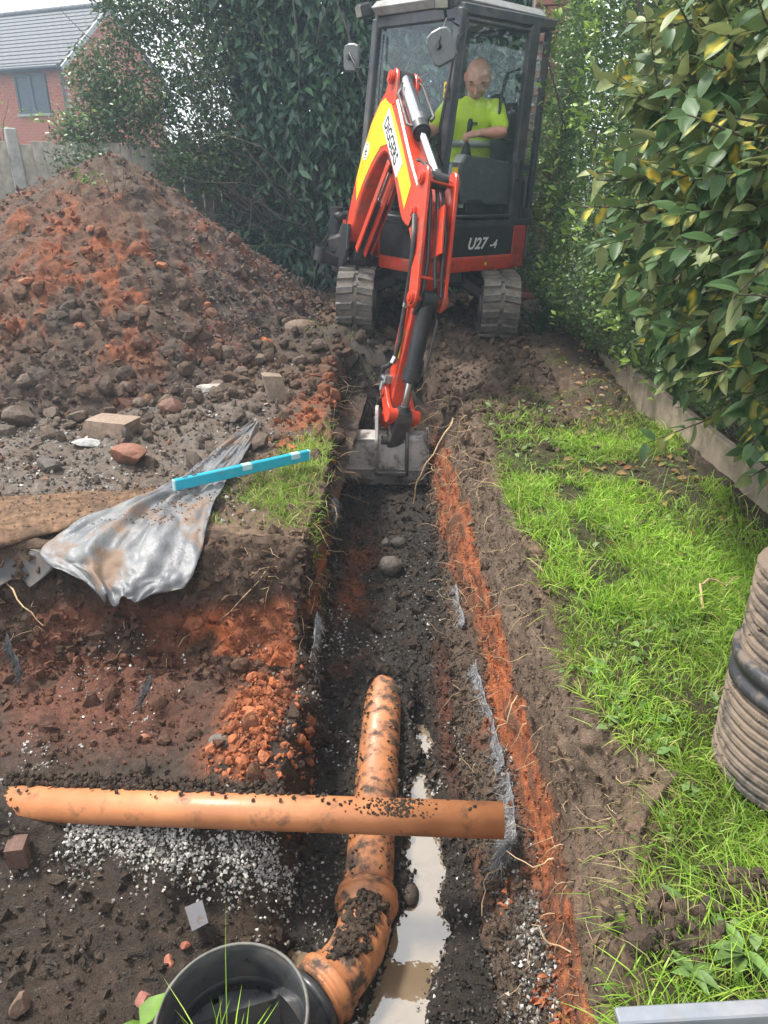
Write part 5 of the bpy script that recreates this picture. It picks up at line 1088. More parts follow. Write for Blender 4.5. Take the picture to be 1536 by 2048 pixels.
def shfn(Q, u, v):
    n1 = fbm(u*5 + 0*v, v*7 + 0*u, 0*u*v, 3, 201); n2 = fbm(u*3+v*6, v*2-u*4, 0*u*v+3, 3, 203)
    fold = np.exp(-((u-.28-.1*v)/.045)**2)*.03*sstep(.35, .6, v) - np.exp(-((u-.36-.1*v)/.05)**2)*.015*sstep(.35, .6, v) + np.exp(-((u-.62+.25*v)/.05)**2)*.012
    belly = np.sin(np.pi*u)*sstep(.62, .9, v)
    rd = np.abs(fbm(u*4 + v*1.5, v*5 - u*2, 0*u*v + 9, 3, 207)); rd2 = np.abs(fbm(u*9 - v*4, v*11 + u*3, 0*u*v + 5, 2, 209)); Q[..., 1] -= (.03*rd + .016*rd2)*sstep(.6, .75, v); Q[..., 2] += .012*n1 + .016*n2 + .030*rd + .016*rd2 - .014 + fold - .012*sstep(.85, 1, v)*np.sin(u*np.pi); Q[..., 1] += -.055*belly + .02*n1*sstep(.6, .9, v) - .012*sstep(.9, 1., v)*np.sin(np.pi*u); Q[..., 0] += .012*n2; return Q
Q = patch(rowL, rowR, 60, 110, shfn); gi = ground_at
for i in range(Q.shape[0]):
    if Q[i, 0, 1] > 2.8:
        for j in range(Q.shape[1]): Q[i, j, 2] = max(Q[i, j, 2], gi(Q[i, j, 0], Q[i, j, 1]) + .006)
shq = Q.copy(); sh_me = mesh_np('plastic_sheet', Q.reshape(-1, 3), grid_faces(110, 60)); o = link('plastic_sheet', sh_me, SHM); sm = o.modifiers.new('s', 'SOLIDIFY'); sm.thickness = .002
tag(o, 'crumpled grey polythene sheet hanging over the edge of the cut bank', 'plastic sheet')
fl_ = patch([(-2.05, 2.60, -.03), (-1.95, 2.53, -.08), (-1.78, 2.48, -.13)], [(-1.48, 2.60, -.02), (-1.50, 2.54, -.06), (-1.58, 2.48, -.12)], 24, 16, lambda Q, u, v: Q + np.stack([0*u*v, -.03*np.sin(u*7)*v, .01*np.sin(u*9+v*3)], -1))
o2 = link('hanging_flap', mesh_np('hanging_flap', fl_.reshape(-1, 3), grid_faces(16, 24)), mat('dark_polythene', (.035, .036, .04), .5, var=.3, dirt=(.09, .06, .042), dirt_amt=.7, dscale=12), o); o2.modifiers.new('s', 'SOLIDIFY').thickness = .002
# old mat of turf and dust lying under the sheet
MATM = mat('dusty_matting', (.165, .102, .064), .95, var=.45, nscale=26, dirt=(.085, .056, .04), dirt_amt=.85, dscale=6, bump=.02, bscale=34, spec=.1)
rowL = [(-2.3, 3.05, -.03), (-2.28, 2.9, .045), (-2.25, 2.70, .06), (-2.2, 2.46, .035), (-2.2, 2.45, .0), (-2.2, 2.56, -.02)]
rowR = [(-1.20, 3.24, -.03), (-1.23, 3.14, .035), (-1.24, 3.09, .045), (-1.25, 3.04, .04), (-1.25, 3.03, .01), (-1.25, 3.10, -.01)]
def mfn(Q, u, v): 
    e = fbm(u*14 + 0*v, 0*u*v, 0*u*v, 3, 211); Q[..., 1] += (.03*e - .02*np.sin(np.pi*u*1.2))*sstep(.4, .6, v) - .17*np.sin(np.pi*u)*sstep(.25, .6, v); Q[..., 2] += .012*fbm(u*9+0*v, v*6+0*u, 0*u*v, 3, 213); return Q
Q = patch(rowL, rowR, 70, 40, mfn); o = link('turf_mat', mesh_np('turf_mat', Q.reshape(-1, 3), grid_faces(40, 70)), MATM); tag(o, 'dusty brown mat edge overhanging the pit on the left beside the sheet', 'ground mat')
qq = np.random.default_rng(71); mv = Q[6:22].reshape(-1, 3); mp = mv[qq.integers(0, len(mv), 700)] + qq.normal(size=(700, 3))*np.array([.012, .012, 0]); sv = shq[5:70].reshape(-1, 3); ok_ = fbm(sv[:, 0]*7, sv[:, 1]*7, 0*sv[:, 0], 3, 73) > .12; sv = sv[ok_]; mp2 = sv[qq.integers(0, len(sv), 700)]
mp = np.vstack([mp, mp2]); V, F, Cc = lumps(mp + [0, 0, .002], qq.uniform(.0015, .010, len(mp))*qq.random(len(mp))**.6, np.array([(.15, .085, .05), (.10, .066, .045), (.20, .10, .055), (.17, .14, .11)])[qq.integers(0, 4, len(mp))], qq, -1); tag(link('spilt_soil', mesh_np('spilt_soil', V, None, F, smooth=False, cols=Cc), clod_mat), kind='stuff')
# spirit level
BLUE = mat('blue_level_paint', (.018, .33, .46), .32, var=.06, nscale=25, dirt=(.22, .16, .11), dirt_amt=.5, dscale=16, dlo=.56, dhi=.66)
la, lb = Vector((-1.140, 3.035, .095)), Vector((-.588, 3.49, .085)); ld = (lb-la).normalized(); lsd = ld.cross(Vector((0, 0, 1))).normalized(); lup = lsd.cross(ld)
lev = empty('spirit_level', (la+lb)/2 - Vector((0, 0, .03)), 'bright blue metal spirit level lying across the sheet and the grass', 'spirit level')
L2 = (lb-la).length/2; cL = (la+lb)/2
MB().frame_box(cL, ld, lsd, lup, L2, .014, .027, .004).build('level_body', BLUE, lev)
PALEP = mat('pale_plastic', (.35, .55, .60), .5, var=.1)
for s in (-1, 1): MB().frame_box(cL + ld*(s*(L2+.003)), ld, lsd, lup, .004, .0145, .0275, .003).build('end_cap', PALEP, lev)
for s, nm in ((.02, 'centre_vial'), (.78, 'end_vial')): MB().frame_box(cL + ld*(L2*s) + lup*.012, ld, lsd, lup, .026, .0165, .0155, .003).build(nm, PALEP, lev); MB().cyl(cL + ld*(L2*s-.018) + lup*.020, cL + ld*(L2*s+.018) + lup*.020, .0085, n=10).build('bubble_tube', mat('vial_yellow', (.55, .62, .12), .15), lev)
for s in (-.85, -.72): MB().frame_box(cL + ld*(L2*s) + lup*.0272, ld, lsd, lup, .012, .006, .0006).build('cut_slot', BLACKI, lev)
# broken slate
SLATE = mat('grey_slate', (.10, .096, .105), .75, var=.15, nscale=30, dirt=(.09, .07, .055), dirt_amt=.9, dscale=20, dlo=.55)
sp_ = [(-.645, 1.362), (-.600, 1.385), (-.566, 1.325), (-.606, 1.300)]; o = MB().prism([(a, b, -.498 + .22*(b-1.35) + .0*(a)) for a, b in sp_], (0, -.22, 1), .007, bev=.001).build('slate_piece', SLATE, None, at=(-.6, 1.35, -.50)); tag(o, 'broken grey slate lying flat on the mud above the chamber', 'slate')
# ================================================================== single stones
SAND = (.27, .20, .145); 
def stone(name, label, cat, x, y, w, col, ratio=(1, .7, .65), seed=1, rz=0., z=None, heap=False, cuts=7, tilt_=0., group=None, sink=.12, rough=.10):
    q = np.random.default_rng(seed); v, f = ico(3); v = v*(1 + rough*fbm(v[:, 0]*1.6+seed, v[:, 1]*1.6, v[:, 2]*1.6, 4, seed)[:, None])
    for k in range(cuts):
        d = q.normal(size=3); d /= np.linalg.norm(d); h = v @ d; c = q.uniform(.55, .82); v = v - np.maximum(h-c, 0)[:, None]*d*.95
    v = v*(1 + .03*fbm(v[:, 0]*6+seed, v[:, 1]*6, v[:, 2]*6, 3, seed+5)[:, None]); v = v*np.array(ratio)*w/2/.85
    c_, s_ = math.cos(tilt_), math.sin(tilt_); v = np.stack([v[:, 0], v[:, 1]*c_-v[:, 2]*s_, v[:, 1]*s_+v[:, 2]*c_], 1)
    c_, s_ = math.cos(rz), math.sin(rz); v = np.stack([v[:, 0]*c_-v[:, 1]*s_, v[:, 0]*s_+v[:, 1]*c_, v[:, 2]], 1)
    zz = z if z is not None else (hz_at(x, y) if heap else ground_at(x, y)); zb = zz - v[:, 2].min() - sink*np.ptp(v[:, 2])
    n_ = fbm(v[:, 0]*30+seed, v[:, 1]*30, v[:, 2]*30, 3, 7); C_ = np.array(col)[None]*(1 + .35*n_[:, None])
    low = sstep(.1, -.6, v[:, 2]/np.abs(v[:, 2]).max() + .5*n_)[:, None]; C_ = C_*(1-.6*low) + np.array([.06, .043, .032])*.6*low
    o = link(name, mesh_np(name, v, None, f, smooth=False, cols=C_), stone_mat, None, (x, y, zb)); tag(o, label, cat, group); return o
def hz_at(x, y):
    i = int(np.clip(np.searchsorted(hy, y), 1, len(hy)-1)); j = int(np.clip(np.searchsorted(hx, x), 1, len(hx)-1)); return float(HP[i, j, 2])
# sandstone block: a hewn lump, boxy
def block(name, label, x, y, sx, sy, sz, rz, col, seed, cat='stone', z=None, tiltx=0.):
    q = np.random.default_rng(seed); n = 9; g = np.linspace(-1, 1, n); V, F = [], []
    for ax_ in range(3):
        for s in (-1, 1):
            a, b = np.meshgrid(g, g); p = np.zeros((n*n, 3)); p[:, ax_] = s; p[:, (ax_+1) % 3] = a.ravel(); p[:, (ax_+2) % 3] = b.ravel(); f = grid_faces(n, n); 
            if s < 0: f = f[:, ::-1]
            F.append(f + len(V)*n*n); V.append(p)
    v = np.concatenate(V); k = np.linalg.norm(v, axis=1, keepdims=True); v = v*(1 - .10*np.maximum(k-1.15, 0))
    v = v*np.array([sx, sy, sz])/2; v = v*(1 + .06*fbm(v[:, 0]*9+seed, v[:, 1]*9, v[:, 2]*9, 4, seed)[:, None]) ; v[:, 0] += .18*v[:, 2]*q.normal(); v[:, 1] += .12*v[:, 2]
    c_, s_ = math.cos(tiltx), math.sin(tiltx); v = np.stack([v[:, 0]*c_+v[:, 2]*s_, v[:, 1], -v[:, 0]*s_+v[:, 2]*c_], 1)
    c_, s_ = math.cos(rz), math.sin(rz); v = np.stack([v[:, 0]*c_-v[:, 1]*s_, v[:, 0]*s_+v[:, 1]*c_, v[:, 2]], 1)
    n_ = fbm(v[:, 0]*22, v[:, 1]*22, v[:, 2]*22, 4, seed); C_ = np.array(col)[None]*(1 + .4*n_[:, None]); zz = (ground_at(x, y) if z is None else z) - v[:, 2].min() - .015
    o = link(name, mesh_np(name, v, np.concatenate(F), cols=C_, smooth=False), stone_mat, None, (x, y, zz)); tag(o, label, cat); return o
block('sandstone_block', 'large squared buff sandstone block on the grey hardcore', -1.84, 3.99, .285, .17, .13, -.25, (.25, .18, .13), 3)
stone('red_stone', 'reddish brown broken stone in front of the sandstone block', 'stone', -1.55, 3.54, .20, (.20, .085, .052), (1, .72, .52), 5, -.2)
block('upright_stone', 'grey brown squared stone standing upright near the trench end', -1.0, 4.72, .13, .11, .175, .4, (.22, .165, .12), 8, tiltx=.12)
stone('boulder', 'smooth rounded brown boulder on the soil left of the track', 'boulder', -1.05, 6.18, .25, (.15, .10, .07), (1, .8, .6), 11, .2, cuts=1, z=.14)
stone('clay_lump', 'small bright orange clay lump beside the rounded boulder', 'clay lump', -1.29, 5.86, .10, (.40, .13, .05), (1, .8, .75), 13)
stone('dark_red_stone', 'dark red brown stone at the foot of the heap behind the sandstone block', 'stone', -1.62, 4.45, .16, (.15, .075, .05), (1, .75, .6), 17, .1)
stone('plaster_lump', 'flattish pale grey mortar lump on the ground below the heap', 'mortar lump', -1.46, 4.82, .20, (.36, .33, .29), (1, .5, .35), 19, .15, rough=.2)
stone('pale_slab', 'thin pale grey slab half buried in front of the sandstone block', 'slab', -1.90, 3.80, .16, (.33, .32, .30), (1, .6, .22), 23, .1)
stone('grey_stone', 'dark grey round stone at the left among the hardcore', 'stone', -1.95, 3.43, .115, (.10, .085, .072), (1, .8, .8), 29)
stone('brown_clod', 'large brown soil clod at the left edge below the heap', 'soil clod', -2.47, 4.13, .16, (.11, .08, .06), (1, .9, .85), 31)
stone('flat_stone', 'flat dark stone lying on the pit shelf beside the clay lumps', 'stone', -.655, 1.83, .066, (.115, .095, .08), (.8, 1, .35), 37, .6)
stone('red_pebble', 'small reddish pebble on the pit shelf', 'pebble', -.945, 1.91, .034, (.26, .11, .065), (1, .8, .8), 41)
stone('wet_clod', 'round grey clod sitting in the middle of the trench floor', 'soil clod', -.16, 3.47, .12, (.095, .078, .066), (1, .85, .8), 43, cuts=2)
stone('dark_clod', 'dark clod behind the round grey clod on the trench floor', 'soil clod', -.125, 3.78, .085, (.05, .042, .036), (1, .9, .8), 47, cuts=2)
stone('brick_fragment', 'small pale fragment next to the dark clod on the trench floor', 'brick fragment', -.205, 3.80, .055, (.13, .11, .095), (.7, 1, .9), 53)
stone('puddle_stone', 'dark oval stone sitting in the long puddle', 'stone', -.012, 1.63, .075, (.055, .042, .033), (.8, 1, .7), 59, .3, cuts=2, z=-.765)
block('muddy_brick', 'mud covered reddish brick standing below the left end of the crossing pipe', -1.17, 1.465, .055, .06, .07, .2, (.11, .06, .045), 61, 'brick')
stone('brown_stone', 'brown stone in the mud at the bottom left corner', 'stone', -1.0, 1.10, .055, (.15, .095, .065), (.8, 1, .8), 67)
stone('pink_fragment', 'pinkish red brick fragment in the mud left of the chamber', 'brick fragment', -.70, 1.15, .046, (.30, .12, .095), (.8, 1, .5), 71, .5, sink=.35)
stone('red_fragment', 'red brick fragment just above and left of the chamber', 'brick fragment', -.665, 1.255, .036, (.30, .11, .07), (.7, 1, .5), 73, .3, sink=.35)
stone('red_chip', 'small red chip beside the broken slate', 'brick fragment', -.63, 1.295, .026, (.32, .10, .06), (1, .8, .6), 79, sink=.3)
q = np.random.default_rng(83)
for k, (x, y, w) in enumerate([(-2.35, 4.3, .14), (-2.15, 4.25, .12), (-2.6, 4.5, .15), (-1.85, 4.5, .11), (-1.35, 5.2, .13), (-1.25, 5.45, .11), (-1.15, 5.1, .10), (-1.45, 4.95, .12), (-.95, 5.5, .13), (-.85, 5.75, .15), (-1.2, 6.35, .12), (-1.5, 5.4, .14), (-1.7, 5.0, .12), (-2.0, 4.65, .13)]):
    h = y > 4.6 and x < -1.3
    stone('soil_clod', 'dark soil clod rolled down to the foot of the spoil heap', 'soil clod', x, y, w*.8, (.105, .072, .051), (1, q.uniform(.7, .95), q.uniform(.6, .85)), 100+k, q.uniform(0, 3), heap=False, z=max(hz_at(x, y), ground_at(x, y)), cuts=4, group='soil clods at the foot of the heap', rough=.25)
for k, (x, y, w) in enumerate([(-2.12, 6.0, .13), (-2.5, 5.2, .11), (-3.0, 5.5, .14), (-1.75, 5.9, .10), (-2.75, 6.2, .12)]):
    stone('clay_lump', 'bright orange clay lump lying on the slope of the spoil heap', 'clay lump', x, y, w*.7, (.26, .09, .042), (1, q.uniform(.7, .95), q.uniform(.6, .8)), 140+k, q.uniform(0, 3), z=hz_at(x, y), cuts=5, group='clay lumps on the spoil heap', rough=.25)
# turf clods thrown onto the lawn
def turf(name, label, x, y, w, seed):
    z0 = ground_at(x, y); q = np.random.default_rng(seed); n = 170
    e = empty(name, (x, y, z0), label, 'turf clod'); p = q.normal(size=(n, 3))*np.array([.36, .30, .20])*w; p[:, 2] = np.abs(p[:, 2]); V, F, Cc = lumps(p, q.uniform(.06, .22, n)*w, np.array(SOIL)[q.integers(0, 3, n)]*1.1, q, 0); link('soil_mass', mesh_np('soil_mass', V, None, F, smooth=False, cols=Cc), clod_mat, e)['kind'] = 'stuff'
    mb = MB()
    for k in range(70):
        d = q.normal(size=3); d[2] = abs(d[2])*.5; d /= np.linalg.norm(d); st_ = np.array([x, y, z0]) + d*w*.25; mb.tube(wander(st_, d, w*q.uniform(.25, .6), q, 4, g=-.2), [.0012, .001, .0008, .0006, .0004], 4, caps=False)
    o = mb.build('root_fibres', root_mat, e); o['kind'] = 'stuff'
turf('turf_clod', 'dark upturned turf clod full of roots on the lawn edge', .52, .99, .12, 7); turf('turf_clod', 'smaller turf clod in the grass beside the corrugated riser', .70, 1.10, .075, 9)
# ---- larger single roots
r = np.random.default_rng(91)
root([(.99, 2.20, .03), (1.0, 2.28, .075), (1.05, 2.33, .07), (1.10, 2.32, .06), (1.17, 2.38, .06)], .005, 'pale bent root lying on the grass beside the riser')
root([(.19, 4.35, .02), (.12, 4.28, -.10), (.04, 4.22, -.22), (-.03, 4.2, -.34), (-.05, 4.2, -.50)], .007, 'long bare root hanging from the right bank in front of the bucket')
root([(.33, 1.93, -.16), (.30, 1.88, -.20), (.26, 1.86, -.26)], .0028, 'far short pale root in the right wall level with the pipe start', 'pale roots in the right wall')
root([(.40, 1.45, -.34), (.34, 1.44, -.36), (.27, 1.5, -.37)], .0028, 'short pale root in the right wall just below the pipe end', 'pale roots in the right wall')
root([(.42, 1.18, -.33), (.35, 1.22, -.36), (.31, 1.26, -.35)], .003, 'nearest short pale root low in the right wall', 'pale roots in the right wall')
root([(.27, 1.60, -.50), (.22, 1.53, -.55), (.21, 1.46, -.60)], .0025, 'thin root below the open end of the crossing pipe'); root([(-.62, 2.66, -.10), (-.70, 2.52, -.16), (-.80, 2.45, -.24)], .003, 'thin root hanging on the cut face right of the sheet'); root([(-1.70, 2.5, -.13), (-1.58, 2.4, -.18), (-1.5, 2.36, -.24)], .004, 'thin pale root hanging on the shaded face at the far left')
# ---- torn membrane along the walls
FIB = attr_mat('membrane_fibre', .75, .3, 60, trans=.2, spec=.2)
def membrane(pts, wid, label, seed, nf=900, drop=(.0, -.35, -1), fl_=.035, dk=1.):
    q = np.random.default_rng(seed); P_ = np.array(pts, float); t = np.linspace(0, len(P_)-1, 60); i = np.clip(t.astype(int), 0, len(P_)-2); u = (t-i)[:, None]; c = P_[i]*(1-u) + P_[i+1]*u
    W_ = wid*(.55 + .75*np.abs(fbm(t*1.3, 0*t, 0*t, 3, seed))*2); d = np.array(drop, float); d /= np.linalg.norm(d); V = []
    for k in range(7):
        s = k/6; V.append(c + d[None]*(W_*s)[:, None] + np.stack([.012*fbm(t*2.3, 0*t+s*3, 0*t, 3, seed+k % 2), 0*t, 0*t], 1) + np.array([0, 0, -.010*s]))
    V = np.stack(V, 1); C_ = dk*np.tile([.20, .20, .205], (V.shape[0]*7, 1))*(1 + q.uniform(-.35, .35, (V.shape[0]*7, 1)))
    e = empty('membrane_strip', P_[0], label, 'membrane'); w0 = np.array(P_[0]); link('torn_fabric', mesh_np('torn_fabric', (V - w0).reshape(-1, 3), grid_faces(V.shape[0], 7), cols=C_), FIB, e).modifiers.new('s', 'SOLIDIFY').thickness = .003
    j = q.integers(0, 60, nf); s = q.integers(0, 7, nf); st_ = V[j, s] + q.normal(size=(nf, 3))*.006; dr = d[None]*.7 + q.normal(size=(nf, 3))*.6 + np.array([-.3*np.sign(drop[0] or 1)*0, -.3, 0]); dr /= np.linalg.norm(dr, axis=1, keepdims=True)
    ln = q.uniform(.4, 1.3, nf)*fl_; sd = np.cross(dr, q.normal(size=(nf, 3))); sd /= np.linalg.norm(sd, axis=1, keepdims=True); wv = .0009
    v = np.stack([st_ - sd*wv, st_ + sd*wv, st_ + dr*ln[:, None] - np.array([0, 0, .2])*ln[:, None]], 1); cc = dk*np.repeat(np.array([(.36, .36, .37), (.20, .20, .21), (.08, .08, .08), (.45, .44, .42)])[q.integers(0, 4, nf)], 3, 0)
    link('frayed_fibres', mesh_np('frayed_fibres', (v - w0).reshape(-1, 3), None, np.arange(nf*3).reshape(-1, 3), cols=cc), FIB, e)['kind'] = 'stuff'
def wallp(y, dx=-.008, dz=0.):
    dx -= .022; dz += .012
    return (float(rw(y)[1]) + dx, y, float(rw(y)[4]) + dz)
membrane([wallp(1.93), wallp(1.82, -.012), wallp(1.7, -.03), wallp(1.62, -.05, .02), wallp(1.585, -.075, .04)], .075, 'grey frayed membrane strip in the right wall behind the pipe end', 3, 1500, (-.55, -.25, -.8), .05)
membrane([wallp(2.55), wallp(2.42), wallp(2.25), wallp(2.08, -.01), wallp(1.97, -.012)], .04, 'thin frayed membrane strip along the middle of the right trench wall', 5, 900, (-.5, -.2, -.8)); membrane([wallp(3.2), wallp(3.0), wallp(2.85)], .03, 'short torn membrane scrap far along the right trench wall', 7, 350, (-.5, -.2, -.8))
membrane([(-.44, 2.62, -.30), (-.435, 2.52, -.35), (-.44, 2.42, -.40), (-.47, 2.34, -.42)], .06, 'grey hairy membrane tuft on the left corner of the trench', 9, 500, (.5, -.3, -.9), .03)
membrane([(-.50, 2.33, -.42), (-.58, 2.30, -.425), (-.68, 2.29, -.425)], .018, 'narrow frayed membrane edge below the orange clay face', 11, 250, (0, -.8, -.7), .02); membrane([(-.475, 3.55, -.16), (-.47, 3.42, -.2)], .05, 'small hairy membrane tuft on the left wall far along the trench', 13, 260, (.6, -.2, -.8), .05)
membrane([(-1.62, 2.3, -.24), (-1.55, 2.22, -.28), (-1.5, 2.16, -.30)], .05, 'dark frayed membrane scrap at the far left of the pit', 15, 300, (0, -.6, -.6), .04, .25); membrane([(-.98, 2.13, -.28), (-.97, 2.03, -.29)], .04, 'dark frayed membrane scrap in the middle of the pit shelf', 17, 320, (-.3, -.9, -.3), .04, .25)
# ---- weeds at the very front
def weed(label, x, y, z, n, seed, lmin, lmax):
    q = np.random.default_rng(seed); p = np.array([x, y, z]) + q.normal(size=(n, 3))*np.array([.02, .012, .0]); c = GREEN[q.integers(0, 5, n)]*1.25; V, Q_, T_, Cc = blades(p - np.array([x, y, z]), p*0, q.normal(size=(n, 2))*.55, q.uniform(lmin, lmax, n), q.uniform(.0022, .004, n), q.uniform(.2, .8, n), c, q)
    o = link('grass_tuft', mesh_np('grass_tuft', V, Q_, T_, cols=Cc), grass_mat, None, (x, y, z)); tag(o, label, 'weed'); return o
weed('bright green grass tuft in front of the black chamber', -.375, .86, -.43, 46, 3, .14, .30)
lv = leaves(np.array([(0, 0, .27), (.0, .01, .22), (-.01, .01, .18)]), np.array([(.3, .5, .3), (-.9, .2, .2), (.6, .3, .1)]), np.array([.2, .6, -.4]), np.array([.075, .06, .05]), np.array([(.17, .30, .05)]*3), leaf_tpl(.75, .2, .15))
dk = empty('dock_plant', (-.585, .93, -.56), 'single broad green weed leaf at the bottom edge left of the chamber', 'weed'); link('leaf_blade', mesh_np('leaf_blade', *lv[:3], cols=lv[3]), grass_mat, dk); MB().tube([(-.583, .932, -.58), (-.588, .93, -.45), (-.585, .93, -.285)], [.004, .0035, .0025], 6).build('stem', mat('green_stem', (.16, .26, .07), .6), dk)
# broad dock leaves in the lawn by the crate
q = np.random.default_rng(15)
for k, (x, y, lab) in enumerate([(.56, 1.03, 'broad pale dock weed between the turf clod and the riser'), (.53, .90, 'broad pale dock weed right in front of the turf clod'), (.64, .95, 'broad pale dock weed at the right edge above the crate')]):
    n = 9; a = q.uniform(0, 2*np.pi, n); V, Q_, T_, Cc = leaves(np.zeros((n, 3)) + [0, 0, .02], np.stack([np.cos(a), np.sin(a), q.uniform(.2, .9, n)], 1), q.uniform(-.4, .4, n), q.uniform(.035, .075, n), np.array([(.17, .28, .08)])*q.uniform(.7, 1.2, (n, 1)), leaf_tpl(.42, .3, .45, 6))
    o = link('dock_weed', mesh_np('dock_weed', V, Q_, T_, cols=Cc), grass_mat, None, (x, y, ground_at(x, y))); tag(o, lab, 'weed')
# ---- edging boards under the hedge
EDG = mat('weathered_board', (.25, .20, .145), .8, var=.3, nscale=12, dirt=(.16, .14, .10), dirt_amt=.8, dscale=5, bump=.003, bscale=40)
ep = [(1.46, 8.4), (1.435, 6.45), (1.435, 4.62), (1.54, 2.92), (1.66, 1.2)]
for k, lab in enumerate(['far weathered edging board in the shade under the hedge', 'weathered edging board beside the machine end of the lawn', 'weathered edging board hidden mostly by the variegated leaves', 'nearest weathered edging board at the right edge under the shrub']):
    a = Vector((*ep[k], .09)); b = Vector((*ep[k+1], .09)); d = (b-a).normalized(); MBo = MB().frame_box((a+b)/2, d, (0, 0, 1), d.cross(Vector((0, 0, 1))), (b-a).length/2-.004, .115, .024, .006).build('edging_board', EDG, None, at=((a+b)/2).to_tuple()); tag(MBo, lab, 'edging board', 'edging boards under the hedge')

# ---- mud stuck on the pipes
q = np.random.default_rng(505); PM = []
def mud_at(n, f): 
    for k in range(n): PM.append(f())
def on_bend():
    t = q.random()*.9; i = int(t*(len(pth)-1)); c = pth[i].lerp(pth[i+1], t*(len(pth)-1)-i); a = q.normal()*.75; return (c.x + .092*math.sin(a)*.75 + q.normal()*.006, c.y + .06*math.sin(a)*.3 + q.normal()*.008, c.z + .088*math.cos(a))
def on_long(): y_ = q.uniform(1.45, 2.65)**1; s_ = 1 if q.random() < .5 else -1; a = s_*q.uniform(.5, 1.5); return (-.145 + .082*math.sin(a), y_, -.667 + .081*math.cos(a))
def on_cross(): x_ = q.uniform(-1.25, .2); a = q.uniform(-.35, .5)*1.2 - .35; return (x_, 1.596 - .055*math.sin(a), -.363 + .056*math.cos(a))
def behind(): x_ = q.uniform(-1.28, -.40); return (x_, 1.596 + q.uniform(.02, .075), -.325 + q.uniform(-.01, .012))
mud_at(420, on_bend); n1 = len(PM); mud_at(330, on_long); mud_at(60, on_cross); mud_at(620, behind)
def patch_(): x_ = q.normal()*.05 - .045; a = q.uniform(-.5, .7); return (x_, 1.597 - .053*math.sin(a), -.362 + .0535*math.cos(a))
n0 = len(PM); PM[n1+330:n1+330] = [patch_() for _ in range(300)]
PM = np.array(PM); sz = q.uniform(.002, .010, len(PM)); sz[:n1] = q.uniform(.003, .016, n1); sz[-620:] = q.uniform(.004, .014, 620); sz[n1:n1+330] = q.uniform(.002, .007, 330); sz[n1+330:n1+630] = q.uniform(.0015, .006, 300)
V, F, Cc = lumps(PM, sz, np.array(SOIL)[q.integers(0, 3, len(PM))]*.8, q, 0); tag(link('mud_on_pipes', mesh_np('mud_on_pipes', V, None, F, smooth=False, cols=Cc), clod_mat), kind='stuff')
# ================================================================== hedges and shrubs
def leaf_mat(name, under=(.16, .19, .09), rough=.38, trans=.22, spec=.5):
    m = attr_mat(name, rough, .18, 26, trans=trans, spec=spec); n = m.node_tree; N = n.nodes.new; Lk = n.links.new
    p = n.nodes['Principled BSDF']; src = p.inputs['Base Color'].links[0].from_socket; g = N('ShaderNodeNewGeometry'); x = N('ShaderNodeMix'); x.data_type = 'RGBA'
    f = N('ShaderNodeMath'); f.operation = 'MULTIPLY'; f.inputs[1].default_value = .75; Lk(g.outputs['Backfacing'], f.inputs[0]); Lk(f.outputs['Value'], x.inputs['Factor']); Lk(src, x.inputs['A']); x.inputs['B'].default_value = (*under, 1); Lk(x.outputs['Result'], p.inputs['Base Color']); return m
VARL = leaf_mat('variegated_leaf', (.22, .24, .10), .46, .28, .4); LAUR = leaf_mat('laurel_leaf', (.05, .09, .04), .3, .12); PRIV = leaf_mat('privet_leaf', (.09, .14, .05), .4, .25)
TWIG = mat('twig_bark', (.085, .065, .048), .8, var=.3); STEMM = mat('grey_stem', (.12, .10, .08), .85, var=.3)
# ---- variegated shrub overhanging from the right
def big_leaf(kind, q):
    seg = 5; t = np.linspace(0, 1, seg+1); w = .5*q.uniform(.44, .58)*np.sin(np.pi*t**.78)**.8; w[0] = .025; w[-1] = 0
    V, Cc = [], []; drp = q.uniform(.08, .38); fo = q.uniform(.1, .45); tw = q.uniform(-.25, .25); wav = q.uniform(0, 6)
    G = np.array([(.065, .125, .042), (.08, .145, .055), (.055, .105, .04)])[q.integers(0, 3)]; Yc = np.array([(.60, .50, .07), (.50, .46, .12), (.65, .48, .05)])[q.integers(0, 3)]; PL = np.array([.24, .28, .11])
    for k in range(seg+1):
        z = -drp*t[k]**2
        for j, s in enumerate((-1, -.5, 0, .5, 1)):
            V.append((s*w[k], t[k] + .0, z + abs(s)*w[k]*fo + tw*s*w[k]*t[k] + .012*math.sin(wav + 9*t[k])*abs(s)))
            e = abs(s)
            if kind == 'dark': c = G*(1.25 if e > .9 else 1.) 
            elif kind == 'yellow': c = Yc if e < .8 and q.random() < .85 and k < seg else G*1.4
            elif kind == 'split': c = Yc if (e < .3 and 0 < k < seg-1) or (e < .7 and q.random() < .25) else G*1.1
            else: c = PL*q.uniform(.85, 1.1)
            Cc.append(c)
    f = grid_faces(seg+1, 5); return np.array(V), f, np.array(Cc)
q = np.random.default_rng(301); LT = [(k, big_leaf(k, q)) for k in ['dark']*8 + ['split']*5 + ['yellow']*3 + ['olive']*5]
LME = []
for k, (v, f, c) in LT:
    me = mesh_np('leaf', v, f, cols=c); me.materials.append(VARL); LME.append(me)
shr = empty('variegated_shrub', (1.75, 2.6, 0), 'large shrub with big dark and yellow variegated leaves leaning in from the right', 'shrub')
SC, SR = np.array([1.74, 2.6, 1.44]), np.array([1.02, 1.62, 1.0])
pos, drs, rol, siz, idx = [], [], [], [], []; tw = MB()
